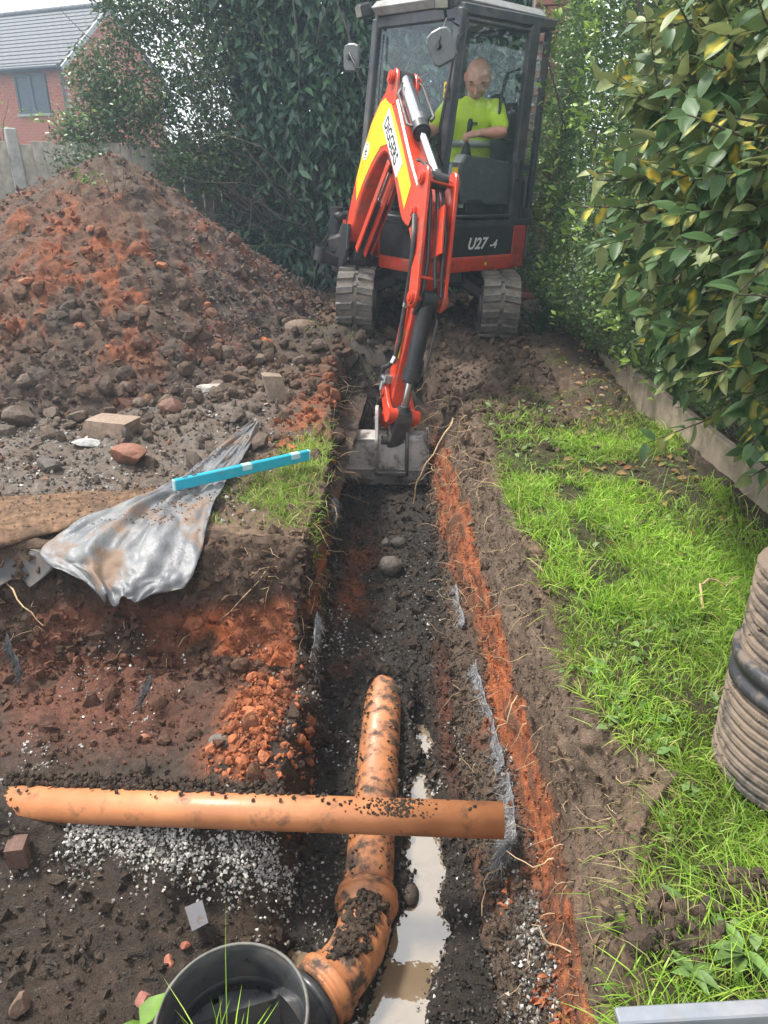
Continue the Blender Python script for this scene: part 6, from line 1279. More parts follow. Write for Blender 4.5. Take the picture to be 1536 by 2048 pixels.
def shoot(p, d, ln, n, big, kinds):
    pts = wander(p, d, ln, q, 5, g=-.05, k=.12); tw.tube(pts, list(np.linspace(.0042, .0018, len(pts))), 5, caps=False)
    P_ = np.array(pts); ph = q.uniform(0, 6.28)
    for i in range(n):
        u = (i+.6)/n*(len(P_)-1); a = int(min(u, len(P_)-2)); c = P_[a] + (P_[a+1]-P_[a])*(u-a); dd = (P_[a+1]-P_[a]); dd /= np.linalg.norm(dd)
        s = np.cross(dd, (0, 0, 1.)); s /= np.linalg.norm(s)+1e-6; b = np.cross(s, dd); an = ph + i*2.4
        o = dd*q.uniform(.35, .9) + (s*math.cos(an) + b*math.sin(an))*.8 + np.array([0, 0, -.18]) + q.normal(size=3)*.15
        pos.append(c); drs.append(o); rol.append(q.normal()*.5); siz.append(big*q.uniform(.7, 1.2)); idx.append(kinds[q.integers(0, len(kinds))])
KD = [i for i, (k, _) in enumerate(LT) if k == 'dark']; KS = [i for i, (k, _) in enumerate(LT) if k == 'split']; KY = [i for i, (k, _) in enumerate(LT) if k == 'yellow']; KO = [i for i, (k, _) in enumerate(LT) if k == 'olive']
for k in range(860):
    th = q.uniform(math.pi*.52, math.pi*1.42); ph = math.asin(q.uniform(-.92, .97)); n_ = np.array([math.cos(th)*math.cos(ph), math.sin(th)*math.cos(ph), math.sin(ph)])
    p = SC + SR*n_*q.uniform(.72, 1.0); low = n_[2] < -.1; hi = p[2] > 1.62
    d = n_*np.array([1, .8, .5]) + np.array([-.15, -.1, .5 if not low else -.15]) + q.normal(size=3)*.3
    kinds = (KO*6 + KD*3 + KS) if hi else (KD*8 + KS*2 + KO*3 + KY[:1]*2)
    shoot(p, d, q.uniform(.13, .25), q.integers(8, 13), .081, kinds)
for p, d, ln, n in [((1.3, 2.95, .55), (-.6, .1, -.5), .42, 10), ((1.15, 2.25, .80), (-.4, -.3, -.35), .34, 9), ((1.35, 2.1, .72), (-.3, -.5, -.2), .3, 8)]: shoot(np.array(p), np.array(d), ln, n, .10, KD*3 + KS*2 + KY)
pos = np.array(pos); drs = np.array(drs); rol = np.array(rol); siz = np.array(siz); idx = np.array(idx)
keep = (pos[:, 2] > .12); pos, drs, rol, siz, idx = pos[keep], drs[keep], rol[keep], siz[keep], idx[keep]
for k in range(900):                                                        # the shrub's shaded inside
    th = q.uniform(math.pi*.45, math.pi*1.5); ph = math.asin(q.uniform(-.9, .97)); n_ = np.array([math.cos(th)*math.cos(ph), math.sin(th)*math.cos(ph), math.sin(ph)])
    pos = np.vstack([pos, SC + SR*n_*q.uniform(.45, .72)]); drs = np.vstack([drs, n_ + q.normal(size=3)*.7]); rol = np.append(rol, q.normal()); siz = np.append(siz, q.uniform(.12, .17)); idx = np.append(idx, KD[k % len(KD)])
# the 300 that show largest are leaves of their own
vv = pos - np.array([0, 0, 1.4]); dep = vv @ np.array([-.0506, .9049, -.4226]); uu = 768 + 1450*(vv[:, 0]*.9984 + vv[:, 1]*.0558)/dep
app = siz/dep; app[(uu > 1560) | (uu < 1000)] = 0; front = -((pos-SC)/SR**2) @ np.array([1, .8, 0.]) ; app = app*(.6 + .4*np.clip(np.linalg.norm((pos-SC)/SR, axis=1), 0, 1.2))
own = np.argsort(-app)[:300]; rest = np.setdiff1d(np.arange(len(pos)), own); R = aim(drs, rol); w0 = np.array([1.75, 2.6, 0])
for i in own:
    o = link('leaf', LME[idx[i]], None, shr); M = Matrix(R[i].tolist()).to_4x4(); M = M @ Matrix.Scale(siz[i], 4); M.translation = Vector((pos[i]-w0).tolist()); o.matrix_local = M
V, F, Cc = [], [], []; off = 0
for i in rest:
    v, f, c = LT[idx[i]][1]; v = v.reshape(-1, 5, 3)[:, ::2].reshape(-1, 3); c = c.reshape(-1, 5, 3)[:, 1::1][:, [0, 1, 3]].reshape(-1, 3); f = grid_faces(len(v)//3, 3); V.append(v @ R[i].T*siz[i] + pos[i] - w0); F.append(f + off); Cc.append(c); off += len(v)
link('foliage', mesh_np('foliage', np.concatenate(V), np.concatenate(F), cols=np.concatenate(Cc)), VARL, shr)['kind'] = 'stuff'
for k in range(14):
    a = q.uniform(-.5, .5); tw.tube(wander((1.85 + a*.4, 2.6 + a*2.4, .1), (-.35 + q.normal()*.3, q.normal()*.4, 1), q.uniform(.9, 1.6), q, 8, g=.1, k=.15), list(np.linspace(.018, .004, 9)), 6, caps=False)
tw.build('twigs', TWIG, shr)['kind'] = 'stuff'
# ---- small leaved hedge
SM = (np.array([(0, 0, 0), (-.30, .5, .1), (.30, .5, .1), (0, 1, -.08)]), np.zeros((0, 4), int), np.array([(0, 2, 3), (0, 3, 1)]))
def foliage(name, pos, drs, siz, cols, m, par, tpl, rq):
    V, Q_, T_, Cc = leaves(pos - np.array(wloc(par)), drs, rq.uniform(-1.2, 1.2, len(pos)), siz, cols, tpl); o = link(name, mesh_np(name, V, Q_ if len(Q_) else None, T_, cols=Cc), m, par); o['kind'] = 'stuff'; return o
def bumpy(a, b, s, k): return fbm(a*s, b*s, 0*a, 3, k)
hed = empty('privet_hedge', (1.6, 5.6, 0), 'tall clipped green hedge of small leaves along the right side', 'hedge'); q = np.random.default_rng(311)
n = 46000; yv = 3.6 + 4.55*q.random(n)**.85; zv = .12 + 3.0*q.random(n); xf_ = np.interp(yv, [3.6, 4.5, 6, 7.4, 8.5], [1.42, 1.30, 1.16, 1.05, 1.02]) + .10*bumpy(yv, zv, 1.3, 3) + .05*bumpy(yv, zv, 4, 5) - .12*np.exp(-((zv-.9)/.7)**2) + .28*sstep(.55, .1, zv) + .06*(zv-1.2)
dp = q.exponential(.10, n); P_ = np.stack([xf_ + dp, yv, zv], 1); cn = bumpy(yv, zv, 2.5, 7) + .4*q.normal(size=n)
C_ = np.where(cn[:, None] > .15, np.array([.15, .24, .06]), np.array([.085, .15, .05]))*(1 + q.uniform(-.3, .3, (n, 1))); C_[q.random(n) < .04] = (.16, .12, .07)
D_ = np.stack([-.6 + .5*q.normal(size=n), .7*q.normal(size=n) - .25, .35 + .6*q.normal(size=n)], 1); foliage('foliage', P_, D_, q.uniform(.024, .050, n), C_, PRIV, hed, SM, q)
n = 90; yv = 3.7 + 3.6*q.random(n); zv = .3 + 2.4*q.random(n); xs_ = np.interp(yv, [3.6, 4.5, 6, 7.4], [1.42, 1.30, 1.16, 1.05]) - .16 + .1*bumpy(yv, zv, 1.3, 3); PP, DD, SS = [], [], []
for k in range(n):
    for j in range(9): PP.append((xs_[k] + q.normal()*.03, yv[k] + q.normal()*.03, zv[k] + j*.012 + q.normal()*.01)); DD.append((-.5 + q.normal()*.6, q.normal()*.6 - .2, .5 + q.normal()*.4)); SS.append(q.uniform(.04, .075))
foliage('new_shoots', np.array(PP), np.array(DD), np.array(SS), np.array([(.24, .36, .06)])*q.uniform(.7, 1.2, (len(PP), 1)), PRIV, hed, (leaf_tpl(.5, .2, .2)), q)
mb = MB()
for k in range(170):
    y_ = 3.7 + 4.0*q.random(); p = np.array([1.55 + .3*q.random(), y_, .1 + 2.2*q.random()]); mb.tube(wander(p, (-.5 + q.normal()*.3, q.normal()*.4, .7), q.uniform(.3, .7), q, 5, g=.05, k=.25), list(np.linspace(.006, .002, 6)), 4, caps=False)
for k in range(24): mb.tube(wander((1.7 + q.normal()*.1, 3.7 + k*.19, .05), (q.normal()*.1, q.normal()*.1, 1), 2.4, q, 7, g=0, k=.1), list(np.linspace(.018, .006, 8)), 5, caps=False)
mb.build('twigs', TWIG, hed)['kind'] = 'stuff'
# deep inside the hedge: a second layer of larger, darker leaves
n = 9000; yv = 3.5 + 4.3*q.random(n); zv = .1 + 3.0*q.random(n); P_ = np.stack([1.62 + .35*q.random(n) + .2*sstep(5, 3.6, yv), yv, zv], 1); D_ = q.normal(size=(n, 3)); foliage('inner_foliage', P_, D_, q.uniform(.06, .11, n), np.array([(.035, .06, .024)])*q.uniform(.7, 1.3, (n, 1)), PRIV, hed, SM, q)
# ---- dark laurel behind the machine
def laurel_like(name, label, loc, surf, n, size, palette, m, seed, tpl, stems=(), droop=-.5, cat='tree', group=None, extra=None):
    q = np.random.default_rng(seed); e = empty(name, loc, label, cat, group); P_, D_ = surf(n, q); C_ = np.array(palette)[q.integers(0, len(palette), len(P_))]*q.uniform(.7, 1.3, (len(P_), 1))
    foliage('foliage', P_, D_, q.uniform(*size, len(P_)), C_, m, e, tpl, q)
    if stems:
        mb = MB()
        for s in stems: mb.tube(*s, caps=False)
        mb.build('stems', STEMM, e)['kind'] = 'stuff'
    return e
LT2 = leaf_tpl(.40, .25, .30, 2)
def lsurf(n, q):
    k = n//9; u = -2.45 + 4.0*q.random(k); z = .05 + 4.2*q.random(k); edge = sstep(-2.5, -1.7, u + .25*(z-2.0)*(z > 2))
    y = 8.75 + .35*bumpy(u, z, 1.1, 13) + .2*bumpy(u, z, 3, 15) + .5*(1-edge) + q.exponential(.16, k); ok = (q.random(k) < .25 + .75*edge); u, y, z = u[ok], y[ok], z[ok]; k = len(u)
    c = np.repeat(np.stack([u, y, z], 1), 9, 0) + q.normal(size=(k*9, 3))*np.array([.09, .06, .12]); d = np.stack([.55*q.normal(size=k*9), -.55 + .4*q.normal(size=k*9), -.55 + .5*q.normal(size=k*9)], 1); return c, d
q = np.random.default_rng(5); lst = []
for k in range(26): lst.append((wander((-2.0 + 3.4*q.random(), 9.3 + .3*q.random(), 0), (q.normal()*.2, 0, 1), 3.4, q, 9, g=0, k=.18), list(np.linspace(.03, .006, 10)), 5))
lau = laurel_like('laurel_tree', 'tall dark green laurel with drooping leaves behind the excavator', (-.4, 9.2, 0), lsurf, 22000, (.10, .175), [(.038, .090, .050), (.055, .115, .06), (.032, .07, .044), (.075, .15, .07)], LAUR, 321, LT2, lst)
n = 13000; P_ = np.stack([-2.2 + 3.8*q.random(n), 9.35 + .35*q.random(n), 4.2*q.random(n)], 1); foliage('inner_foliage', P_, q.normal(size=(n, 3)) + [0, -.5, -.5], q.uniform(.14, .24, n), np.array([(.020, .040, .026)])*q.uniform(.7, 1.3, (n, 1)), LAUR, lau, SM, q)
# ---- loose shrub over the fence on the left
def msurf(n, q):
    k = n//8; t = q.random(k); cx = np.array([(-3.55, 8.9, 2.35), (-3.05, 9.0, 2.85), (-2.5, 9.1, 3.1), (-2.55, 8.9, 2.3), (-3.1, 8.8, 2.0), (-2.0, 9.1, 2.7), (-3.75, 8.6, 1.75), (-2.2, 8.9, 1.7), (-2.6, 8.7, 1.45), (-1.9, 9.0, 3.3), (-3.3, 9.0, 3.25), (-3.55, 8.9, 1.95)]); rr = np.array([.36, .45, .52, .52, .45, .52, .3, .45, .40, .52, .36, .36])
    i = q.choice(len(cx), k, p=rr**2/np.sum(rr**2)); d = q.normal(size=(k, 3)); d /= np.linalg.norm(d, axis=1, keepdims=True); c = cx[i] + d*(rr[i]*q.random(k)**.45)[:, None]*np.array([1.1, .8, .9])
    c = np.repeat(c, 8, 0) + q.normal(size=(k*8, 3))*.045; return c, np.stack([q.normal(size=k*8)*.7 - .1, -.3 + .6*q.normal(size=k*8), .3 + .6*q.normal(size=k*8)], 1)
q = np.random.default_rng(6); lst = []
for k in range(46): lst.append((wander((-1.75 + .35*q.normal(), 9.1 + .1*q.normal(), .5 + q.random()*.8), (-.75 + q.normal()*.45, q.normal()*.2, .75), q.uniform(1.2, 2.4), q, 8, g=.02, k=.17), list(np.linspace(.014, .003, 9)), 4))
for k in range(60): lst.append((wander((-1.6 + .4*q.normal(), 8.8 + .15*q.normal(), .2 + q.random()*1.2), (-.9 + q.normal()*.5, q.normal()*.3, .3 + .5*q.normal()), q.uniform(.6, 1.3), q, 6, g=.0, k=.25), list(np.linspace(.007, .002, 7)), 4))
laurel_like('straggly_shrub', 'loose straggly green shrub spreading over the fence on the left', (-2.2, 9.1, 0), msurf, 30000, (.032, .064), [(.085, .15, .06), (.12, .20, .075), (.065, .12, .055), (.15, .23, .08), (.12, .10, .05)], PRIV, 323, SM, lst, cat='shrub')
def spray(label, c, n, rad, seed, pal, size=(.03, .055), name='leafy_spray'):
    def s(n, q): p = np.array(c) + q.normal(size=(n, 3))*np.array(rad); return p, np.stack([q.normal(size=n), q.normal(size=n) - .3, .4 + .5*q.normal(size=n)], 1)
    q = np.random.default_rng(seed); st = [(wander((c[0] + .2, c[1] + .15, c[2] - .35), (-.5 + q.normal()*.4, -.2, .8), .5, q, 5, g=0, k=.2), list(np.linspace(.006, .002, 6)), 4) for k in range(7)]
    return laurel_like(name, label, (c[0], c[1], c[2] - .3), s, n, size, pal, PRIV, seed, SM, st, cat='plant')
spray('leafy branch poking over the fence at the heap top', (-3.45, 7.75, 1.50), 420, (.16, .1, .12), 331, [(.05, .09, .035), (.08, .13, .04)]); spray('pale light green sprig above the fence at the far left', (-4.75, 8.3, 1.98), 240, (.14, .1, .11), 333, [(.26, .36, .14), (.20, .30, .10)])
spray('light green sprig in front of the brick house wall', (-4.0, 8.6, 1.95), 60, (.22, .08, .05), 335, [(.26, .38, .10)], (.04, .07)); spray('small green weed growing near the top of the spoil heap', (-2.85, 6.55, 1.35), 60, (.08, .05, .04), 337, [(.16, .24, .06)], (.03, .06))
# ---- strap leaved plant at the foot of the hedge
q = np.random.default_rng(341); n = 46; p = np.array([1.06, 6.55, .1]) + q.normal(size=(n, 3))*np.array([.05, .07, 0]); V, Q_, T_, Cc = blades(p - np.array([1.06, 6.55, .1]), p*0, q.normal(size=(n, 2))*.4 + np.array([-.25, -.2]), q.uniform(.30, .62, n), q.uniform(.006, .011, n), q.uniform(.4, 1.2, n), np.array([(.06, .12, .04)])*q.uniform(.7, 1.4, (n, 1)), q)
tag(link('strap_leaved_plant', mesh_np('strap_leaved_plant', V, Q_, T_, cols=Cc), grass_mat, None, (1.06, 6.55, .1)), 'clump of long strap leaves at the hedge foot beside the right track', 'plant')
# ================================================================== fence, house, wall
FB_ = mat('fence_board', (.36, .335, .28), .85, var=.25, nscale=10, dirt=(.14, .14, .10), dirt_amt=.7, dscale=4, bump=.002, bscale=30); CONC = mat('concrete_post', (.33, .33, .31), .85, var=.15, dirt=(.2, .19, .16), dirt_amt=.6, dscale=8)
fp = [(-7.1, 5.78), (-5.66, 6.90), (-4.22, 8.02), (-2.80, 9.15), (-1.38, 10.28), (.04, 11.4)]
bm_cache = {}
for k in range(len(fp)-1):
    a = Vector((*fp[k], 0)); b = Vector((*fp[k+1], 0)); d = (b-a).normalized(); nn = Vector((d.y, -d.x, 0)); ln = (b-a).length
    lab = ['grey board fence panel at the far left beyond the frame edge', 'grey board fence panel left of the tall concrete post', 'grey board fence panel behind the spoil heap top', 'grey board fence panel under the straggly shrub', 'grey board fence panel hidden behind the laurel'][k]
    fe_ = empty('board_fence', a + d*ln/2, lab, 'fence', 'board fence panels'); q = np.random.default_rng(400+k); w0 = wloc(fe_); nb = 15; bw = (ln-.12)/nb
    for i in range(nb):
        key = (k, i % 3)
        if key not in bm_cache:
            m_ = MB().frame_box((0, 0, .85), d, nn, (0, 0, 1), bw/2-.003, .008, .85 + .015*(i % 3) - .02, .003); o = m_.build('fence_board', FB_, None, at=(0, 0, 0)); bm_cache[key] = o.data; bpy.data.objects.remove(o)
        o = link('fence_board', bm_cache[key], None, fe_); p = a + d*(.06 + bw*(i+.5)) + nn*(.008*(i % 2)) - w0; o.location = (p.x, p.y, q.uniform(-.012, .012))
    for zz in (.35, 1.0, 1.55): MB().beam(a + d*.06 - nn*.03 + Vector((0, 0, zz)), b - d*.06 - nn*.03 + Vector((0, 0, zz)), .04, .06).build('fence_rail', FB_, fe_)
    po = MB().frame_box(a + Vector((0, 0, .9)), d, nn, (0, 0, 1), .052, .055, .92, .012).build('fence_post', CONC, None, at=a); tag(po, ['concrete fence post at the far left outside the frame', 'concrete fence post near the left edge', 'tall pale concrete fence post beside the heap at the left', 'mossy concrete fence post under the straggly shrub', 'concrete fence post hidden in the laurel'][k], 'fence post', 'concrete fence posts')
# ---- brick house beyond the fence
BRK = mat('red_brick', (.46, .125, .058), .85, var=.28, nscale=7, dirt=(.24, .13, .10), dirt_amt=.6, dscale=9, bump=.003, bscale=60); MORT = mat('pale_mortar', (.42, .37, .32), .9, var=.1); TILE = mat('grey_roof_tile', (.052, .055, .066), .65, var=.25, nscale=6, dirt=(.13, .13, .13), dirt_amt=.5, dscale=5); FRM = mat('dark_window_frame', (.04, .05, .062), .4); BLIND = mat('drawn_curtain', (.10, .13, .16), .8, var=.35, nscale=5)
HC = Vector((-10.0, 22.5, 0)); ha = math.radians(20); hd_ = Vector((-math.cos(ha), math.sin(ha), 0)); hn = Vector((-math.sin(ha), -math.cos(ha), 0)); hg = -hn
hs = empty('brick_house', HC, 'red brick house with dark grey tiled roof behind the fence at the left', 'house')
DEP, EV, RG = 4.1, 4.12, 5.72; WS = (.70, 1.86, 2.95, 3.93)
def HW(s, g, z): return HC + hd_*s + hg*g + Vector((0, 0, z))
MB().add([HW(.01, .01, 0), HW(9, .01, 0), HW(9, .01, EV), HW(.01, .01, EV), HW(.01, DEP, 0), HW(9, DEP, 0), HW(9, DEP, EV), HW(.01, DEP, EV), HW(.01, DEP/2, RG-.05), HW(9, DEP/2, RG-.05)], [(0, 1, 2, 3), (5, 4, 7, 6), (4, 0, 3, 8, 7), (1, 5, 6, 9, 2), (3, 2, 9, 8), (7, 8, 9, 6)]).build('mortar_wall', MORT, hs)
bl, bh = .225, .075; bsh = MB().frame_box((0, 0, 0), hd_, hg, (0, 0, 1), .1075, .016, .0325).build('brick', BRK, None, at=(0, 0, 0)); bme = bsh.data; bpy.data.objects.remove(bsh)
w0 = wloc(hs); cnt = 0; stuffb = MB(); cand = []
for c in range(int(EV/bh)):
    z = (c+.5)*bh
    for i in range(40):
        s = (i + (.5 if c % 2 else 0) + .5)*bl
        if s > 8.9: continue
        if WS[2]-.03 < z < WS[3]+.25 and s + .1075 > WS[0]-.02 and s - .1075 < WS[1]+.02:
            l0, l1 = (s-.1075, WS[0]-.025) if s < (WS[0]+WS[1])/2 else (WS[1]+.025, s+.1075)
            if l1 - l0 > .03: stuffb.frame_box(HW((l0+l1)/2, 0, z), hd_, hg, (0, 0, 1), (l1-l0)/2, .016, .0325)
            continue
        cand.append((abs(s-1.3) + 1.3*abs(z-3.1) + (5 if z < 1.9 else 0), s, z))
cand.sort(); q = np.random.default_rng(5)
for k, (_, s, z) in enumerate(cand):
    if k < 270:
        o = link('brick', bme, None, hs); o.location = HW(s, .0 + q.uniform(-.002, .003), z) - w0
    else: stuffb.frame_box(HW(s, 0, z), hd_, hg, (0, 0, 1), .1075, .016, .0325)
for k in range(18):                                                       # soldier course over the window
    s = WS[0]-.10 + k*.078; 
    if s < WS[1]+.12: MB().frame_box(HW(s, -.003, WS[3]+.125), hd_, hg, (0, 0, 1), .0345, .016, .108).build('lintel_brick', BRK, hs)
for c in range(int(RG/bh)):
    z = (c+.5)*bh; g0, g1 = (0, DEP) if z < EV else ((z-EV)/(RG-EV)*DEP/2, DEP - (z-EV)/(RG-EV)*DEP/2)
    for i in range(20):
        g = (i + (.5 if c % 2 else 0) + .5)*bl
        if g0 + .1 < g < g1 - .1: stuffb.frame_box(HW(-.006, g, z), hg, hd_, (0, 0, 1), .1075, .016, .0325)
stuffb.build('brickwork', BRK, hs)['kind'] = 'stuff'
wn = MB()
for (s0, s1, z0, z1) in ((WS[0], WS[0]+.06, WS[2], WS[3]), (WS[1]-.06, WS[1], WS[2], WS[3]), (WS[0]+.06, WS[1]-.06, WS[2], WS[2]+.06), (WS[0]+.06, WS[1]-.06, WS[3]-.06, WS[3]), ((WS[0]+WS[1])/2-.05, (WS[0]+WS[1])/2+.05, WS[2]+.06, WS[3]-.06)): wn.frame_box(HW((s0+s1)/2, -.02, (z0+z1)/2), hd_, hg, (0, 0, 1), (s1-s0)/2, .035, (z1-z0)/2)
wno = wn.build('window_frame', FRM, hs)
for s0, s1 in ((WS[0]+.06, (WS[0]+WS[1])/2-.05), ((WS[0]+WS[1])/2+.05, WS[1]-.06)):
    MB().frame_box(HW((s0+s1)/2, -.016, (WS[2]+WS[3])/2), hd_, hg, (0, 0, 1), (s1-s0)/2, .004, (WS[3]-WS[2])/2-.06).build('window_pane', mat('window_glass', (.05, .07, .09), .12, var=.3, nscale=3, spec=.25), wno); 
    mb = MB(); nfo = 9; vs = []
    for i in range(nfo*2+1): 
        s = lerp(s0, s1, i/(nfo*2)); vs += [HW(s, -.006 + .003*math.sin(i*2.1), WS[2]+.06), HW(s, -.006 + .003*math.sin(i*2.1), WS[3]-.06)]
    mb.add(vs, [(2*i, 2*i+2, 2*i+3, 2*i+1) for i in range(nfo*2)]).build('curtain', BLIND, wno)
MB().frame_box(HW((WS[0]+WS[1])/2, -.05, WS[2]-.03), hd_, hg, (0, 0, 1), .64, .06, .03).build('window_sill', CONC, hs)
sl = (hg*(DEP/2) + Vector((0, 0, RG-EV))); sll = sl.length; sd = sl.normalized(); rn = hd_.cross(sd).normalized(); rn = -rn if rn.z < 0 else rn
NR = 15; gz = (sll + .28)/NR; tsh = MB().frame_box((0, 0, 0), hd_, sd, rn, .146, gz*.62, .012, .004).build('roof_tile', TILE, None, at=(0, 0, 0)); tme = tsh.data; bpy.data.objects.remove(tsh); restt = MB()
for c in range(NR):
    for i in range(30):
        s = -.12 + (i + (.5 if c % 2 else 0) + .5)*.30; p = HW(s, 0, EV) - sd*.28 + sd*gz*(c+.5) + rn*(.045)
        tdir = (sd - rn*.10).normalized()
        if i < 18:
            o = link('roof_tile', tme, None, hs); o.location = p - w0; o.rotation_mode = 'QUATERNION'; o.rotation_quaternion = Matrix.Rotation(-.10*(1 if hd_.cross(sd).dot(rn) > 0 else -1), 3, hd_).to_quaternion()
        else: restt.frame_box(p, hd_, sd, rn, .146, gz*.62, .012)
restt.build('more_roof_tiles', TILE, hs)['kind'] = 'stuff'
mb = MB(); e0 = HW(-.13, DEP, EV); mb.add([HW(-.12, DEP/2, RG+.03), HW(9, DEP/2, RG+.03), HW(9, DEP+.25, EV-.16), HW(-.12, DEP+.25, EV-.16)], [(0, 1, 2, 3)]).build('rear_slope', TILE, hs)
VERG = mat('verge_cap', (.30, .30, .31), .7, var=.1)
for k in range(NR): MB().frame_box(HW(-.155, 0, EV) - sd*.28 + sd*gz*(k+.5) + rn*.03, sd, hd_, rn, gz*.47, .035, .06).build('verge_cap', VERG, hs)
for k in range(20): MB().cyl(HW(-.15 + k*.45, DEP/2, RG+.06), HW(.285 + k*.45, DEP/2, RG+.06), .09, n=10).build('ridge_tile', TILE, hs)
MB().cyl(HW(-.1, -.32, EV-.10), HW(9, -.32, EV-.10), .06, n=10).build('gutter', FRM, hs); MB().frame_box(HW(4.45, -.20, EV-.08), hd_, hg, (0, 0, 1), 4.55, .10, .07).build('soffit', FRM, hs); MB().cyl(HW(.06, -.08, 0), HW(.06, -.08, EV-.2), .035, n=8).build('downpipe', FRM, hs)
# ---- brick wall glimpsed through the cab
bw_ = empty('brick_wall', (1.7, 9.0, 0), 'orange brick wall glimpsed through the rear cab glass', 'wall'); MB().box((.98, 8.42, 0), (1.40, 8.68, 3.0)).build('mortar_core', MORT, bw_)
bs = MB().frame_box((0, 0, 0), (1, 0, 0), (0, 1, 0), (0, 0, 1), .105, .05, .0325, .003).build('brick', mat('dull_brick', (.27, .115, .085), .85, var=.25, nscale=7), None, at=(0, 0, 0)); b2 = bs.data; bpy.data.objects.remove(bs)
for c in range(40):
    for i in range(6):
        xx = .98 + .108 + (i + (.5 if c % 2 else 0))*.222
        if xx < 1.32: o = link('brick', b2, None, bw_); o.location = (xx-1.7, 8.39-9.0, (c+.5)*.075)
# ================================================================== the driver
SKIN = mat('skin', (.62, .30, .225), .5, var=.10, nscale=25); SHIRT = mat('hi_vis_shirt', (.56, .74, .03), .7, var=.08, nscale=12, bump=.016, bscale=9); BAND = mat('reflective_band', (.42, .43, .40), .35, var=.1); DKB = mat('dark_shirt_panel', (.03, .035, .05), .8); JEAN = mat('blue_jeans', (.13, .18, .25), .85, var=.2, nscale=20, bump=.005, bscale=25); BOOT = mat('dark_boot', (.035, .03, .028), .6)
def limb(mb, pts, rad, n=14, squash=1.0, side=None):
    P_ = [Vector(p) for p in pts]; K = []
    for i in range(len(P_)-1):
        for u in (0, .34, .67): K.append((P_[i].lerp(P_[i+1], u), lerp(rad[i], rad[i+1], u)))
    K.append((P_[-1], rad[-1])); mb.tube([k[0] for k in K], [k[1] for k in K], n); mb.sphere(P_[0], rad[0], 12, 8); mb.sphere(P_[-1], rad[-1], 12, 8); return mb
def melt(o, vox, smooth=6, fac=.5):
    r_ = o.modifiers.new('remesh', 'REMESH'); r_.mode = 'VOXEL'; r_.voxel_size = vox; r_.use_smooth_shade = True; s = o.modifiers.new('smooth', 'SMOOTH'); s.iterations = smooth; s.factor = fac
    dg = bpy.context.evaluated_depsgraph_get(); me = bpy.data.meshes.new_from_object(o.evaluated_get(dg)); o.modifiers.clear(); old = o.data; m = old.materials[0] if old.materials else None; o.data = me
    if m and not me.materials: me.materials.append(m)
    me.polygons.foreach_set('use_smooth', [True]*len(me.polygons)); return o
pel = Vector((.335, 6.90, 1.40)); chest = Vector((.345, 6.80, 1.80)); neck = Vector((.352, 6.765, 1.985)); shR = Vector((.165, 6.83, 1.905)); shL = Vector((.53, 6.745, 1.89))
elR = Vector((.02, 6.70, 1.72)); wrR = Vector((-.12, 6.60, 1.685)); elL = Vector((.575, 6.59, 1.70)); wrL = Vector((.395, 6.44, 1.69)); hdL = Vector((.335, 6.42, 1.68))
hipR = Vector((.225, 6.92, 1.39)); hipL = Vector((.445, 6.83, 1.38)); knR = Vector((-.005, 6.58, 1.42)); knL = Vector((.205, 6.46, 1.41)); anR = Vector((.02, 6.53, 1.07)); anL = Vector((.175, 6.44, 1.06))
per = empty('person', pel - Vector((0, 0, .14)), 'driver in a yellow shirt and jeans seated in the cab, head bowed over the controls', 'person')
mb = MB(); fw_ = Vector((-.12, -1, 0)).normalized(); rt_v = Vector((1, -.12, 0)).normalized()
hc = Vector((.368, 6.655, 2.085)); ht = .30                               # head centre; nodding forward
hu = (Vector((0, -.95, 1))).normalized(); hf = (fw_*.92 + Vector((0, 0, -.95))).normalized(); hf = (hf - hu*hf.dot(hu)).normalized(); hr = hf.cross(hu)
def Hd(a, b, c): return hc + hr*a + hf*b + hu*c                            # right, front, up
hm = MB(); n_, m_ = 28, 20; vs = []
for k in range(m_+1):
    t = math.pi*k/m_; c = math.cos(t); 
    for i in range(n_):
        w = 2*math.pi*i/n_; sx, sy = math.sin(w)*math.sin(t), math.cos(w)*math.sin(t)
        x_ = .084*sx; y_ = .108*sy; z_ = .128*c
        if c < 0: k_ = -c; x_ *= 1 - .19*k_**1.6; y_ = y_*(1 - .22*k_) + (.020*k_ if sy > 0 else .018*k_)
        if sy > 0: 
            y_ -= .019*math.exp(-((z_-.012)/.016)**2)*math.exp(-((abs(x_)-.032)/.017)**2)       # eye sockets
            y_ += .013*math.exp(-((z_-.038)/.014)**2)*math.exp(-(x_/.05)**2)                       # brow
            y_ += .034*math.exp(-((z_+.022)/.020)**2)*math.exp(-(x_/.013)**2) + .010*math.exp(-((z_-.004)/.022)**2)*math.exp(-(x_/.009)**2)   # nose
            y_ += .006*math.exp(-((z_+.060)/.010)**2)*math.exp(-(x_/.026)**2) - .010*math.exp(-((z_+.072)/.006)**2)*math.exp(-(x_/.026)**2) + .010*math.exp(-((z_+.104)/.018)**2)*math.exp(-(x_/.03)**2)
        vs.append(Hd(x_*1.18, y_*1.15, z_*1.14))
hm.add(vs, [(k*n_+i, k*n_+(i+1) % n_, (k+1)*n_+(i+1) % n_, (k+1)*n_+i) for k in range(m_) for i in range(n_)], True)
for s in (-1, 1): hm.sphere(Hd(s*.098, -.012, -.006), .028, 10, 8, (.45, .8, 1.2))
limb(hm, [neck - Vector((0, 0, .06)), hc - hu*.06 - hf*.02], [.066, .060]); mb = hm
def arm(sh, el, wr): limb(mb, [sh.lerp(el, .35), el, el.lerp(wr, .35), wr], [.050, .046, .046, .030])
arm(shR, elR, wrR); arm(shL, elL, wrL)
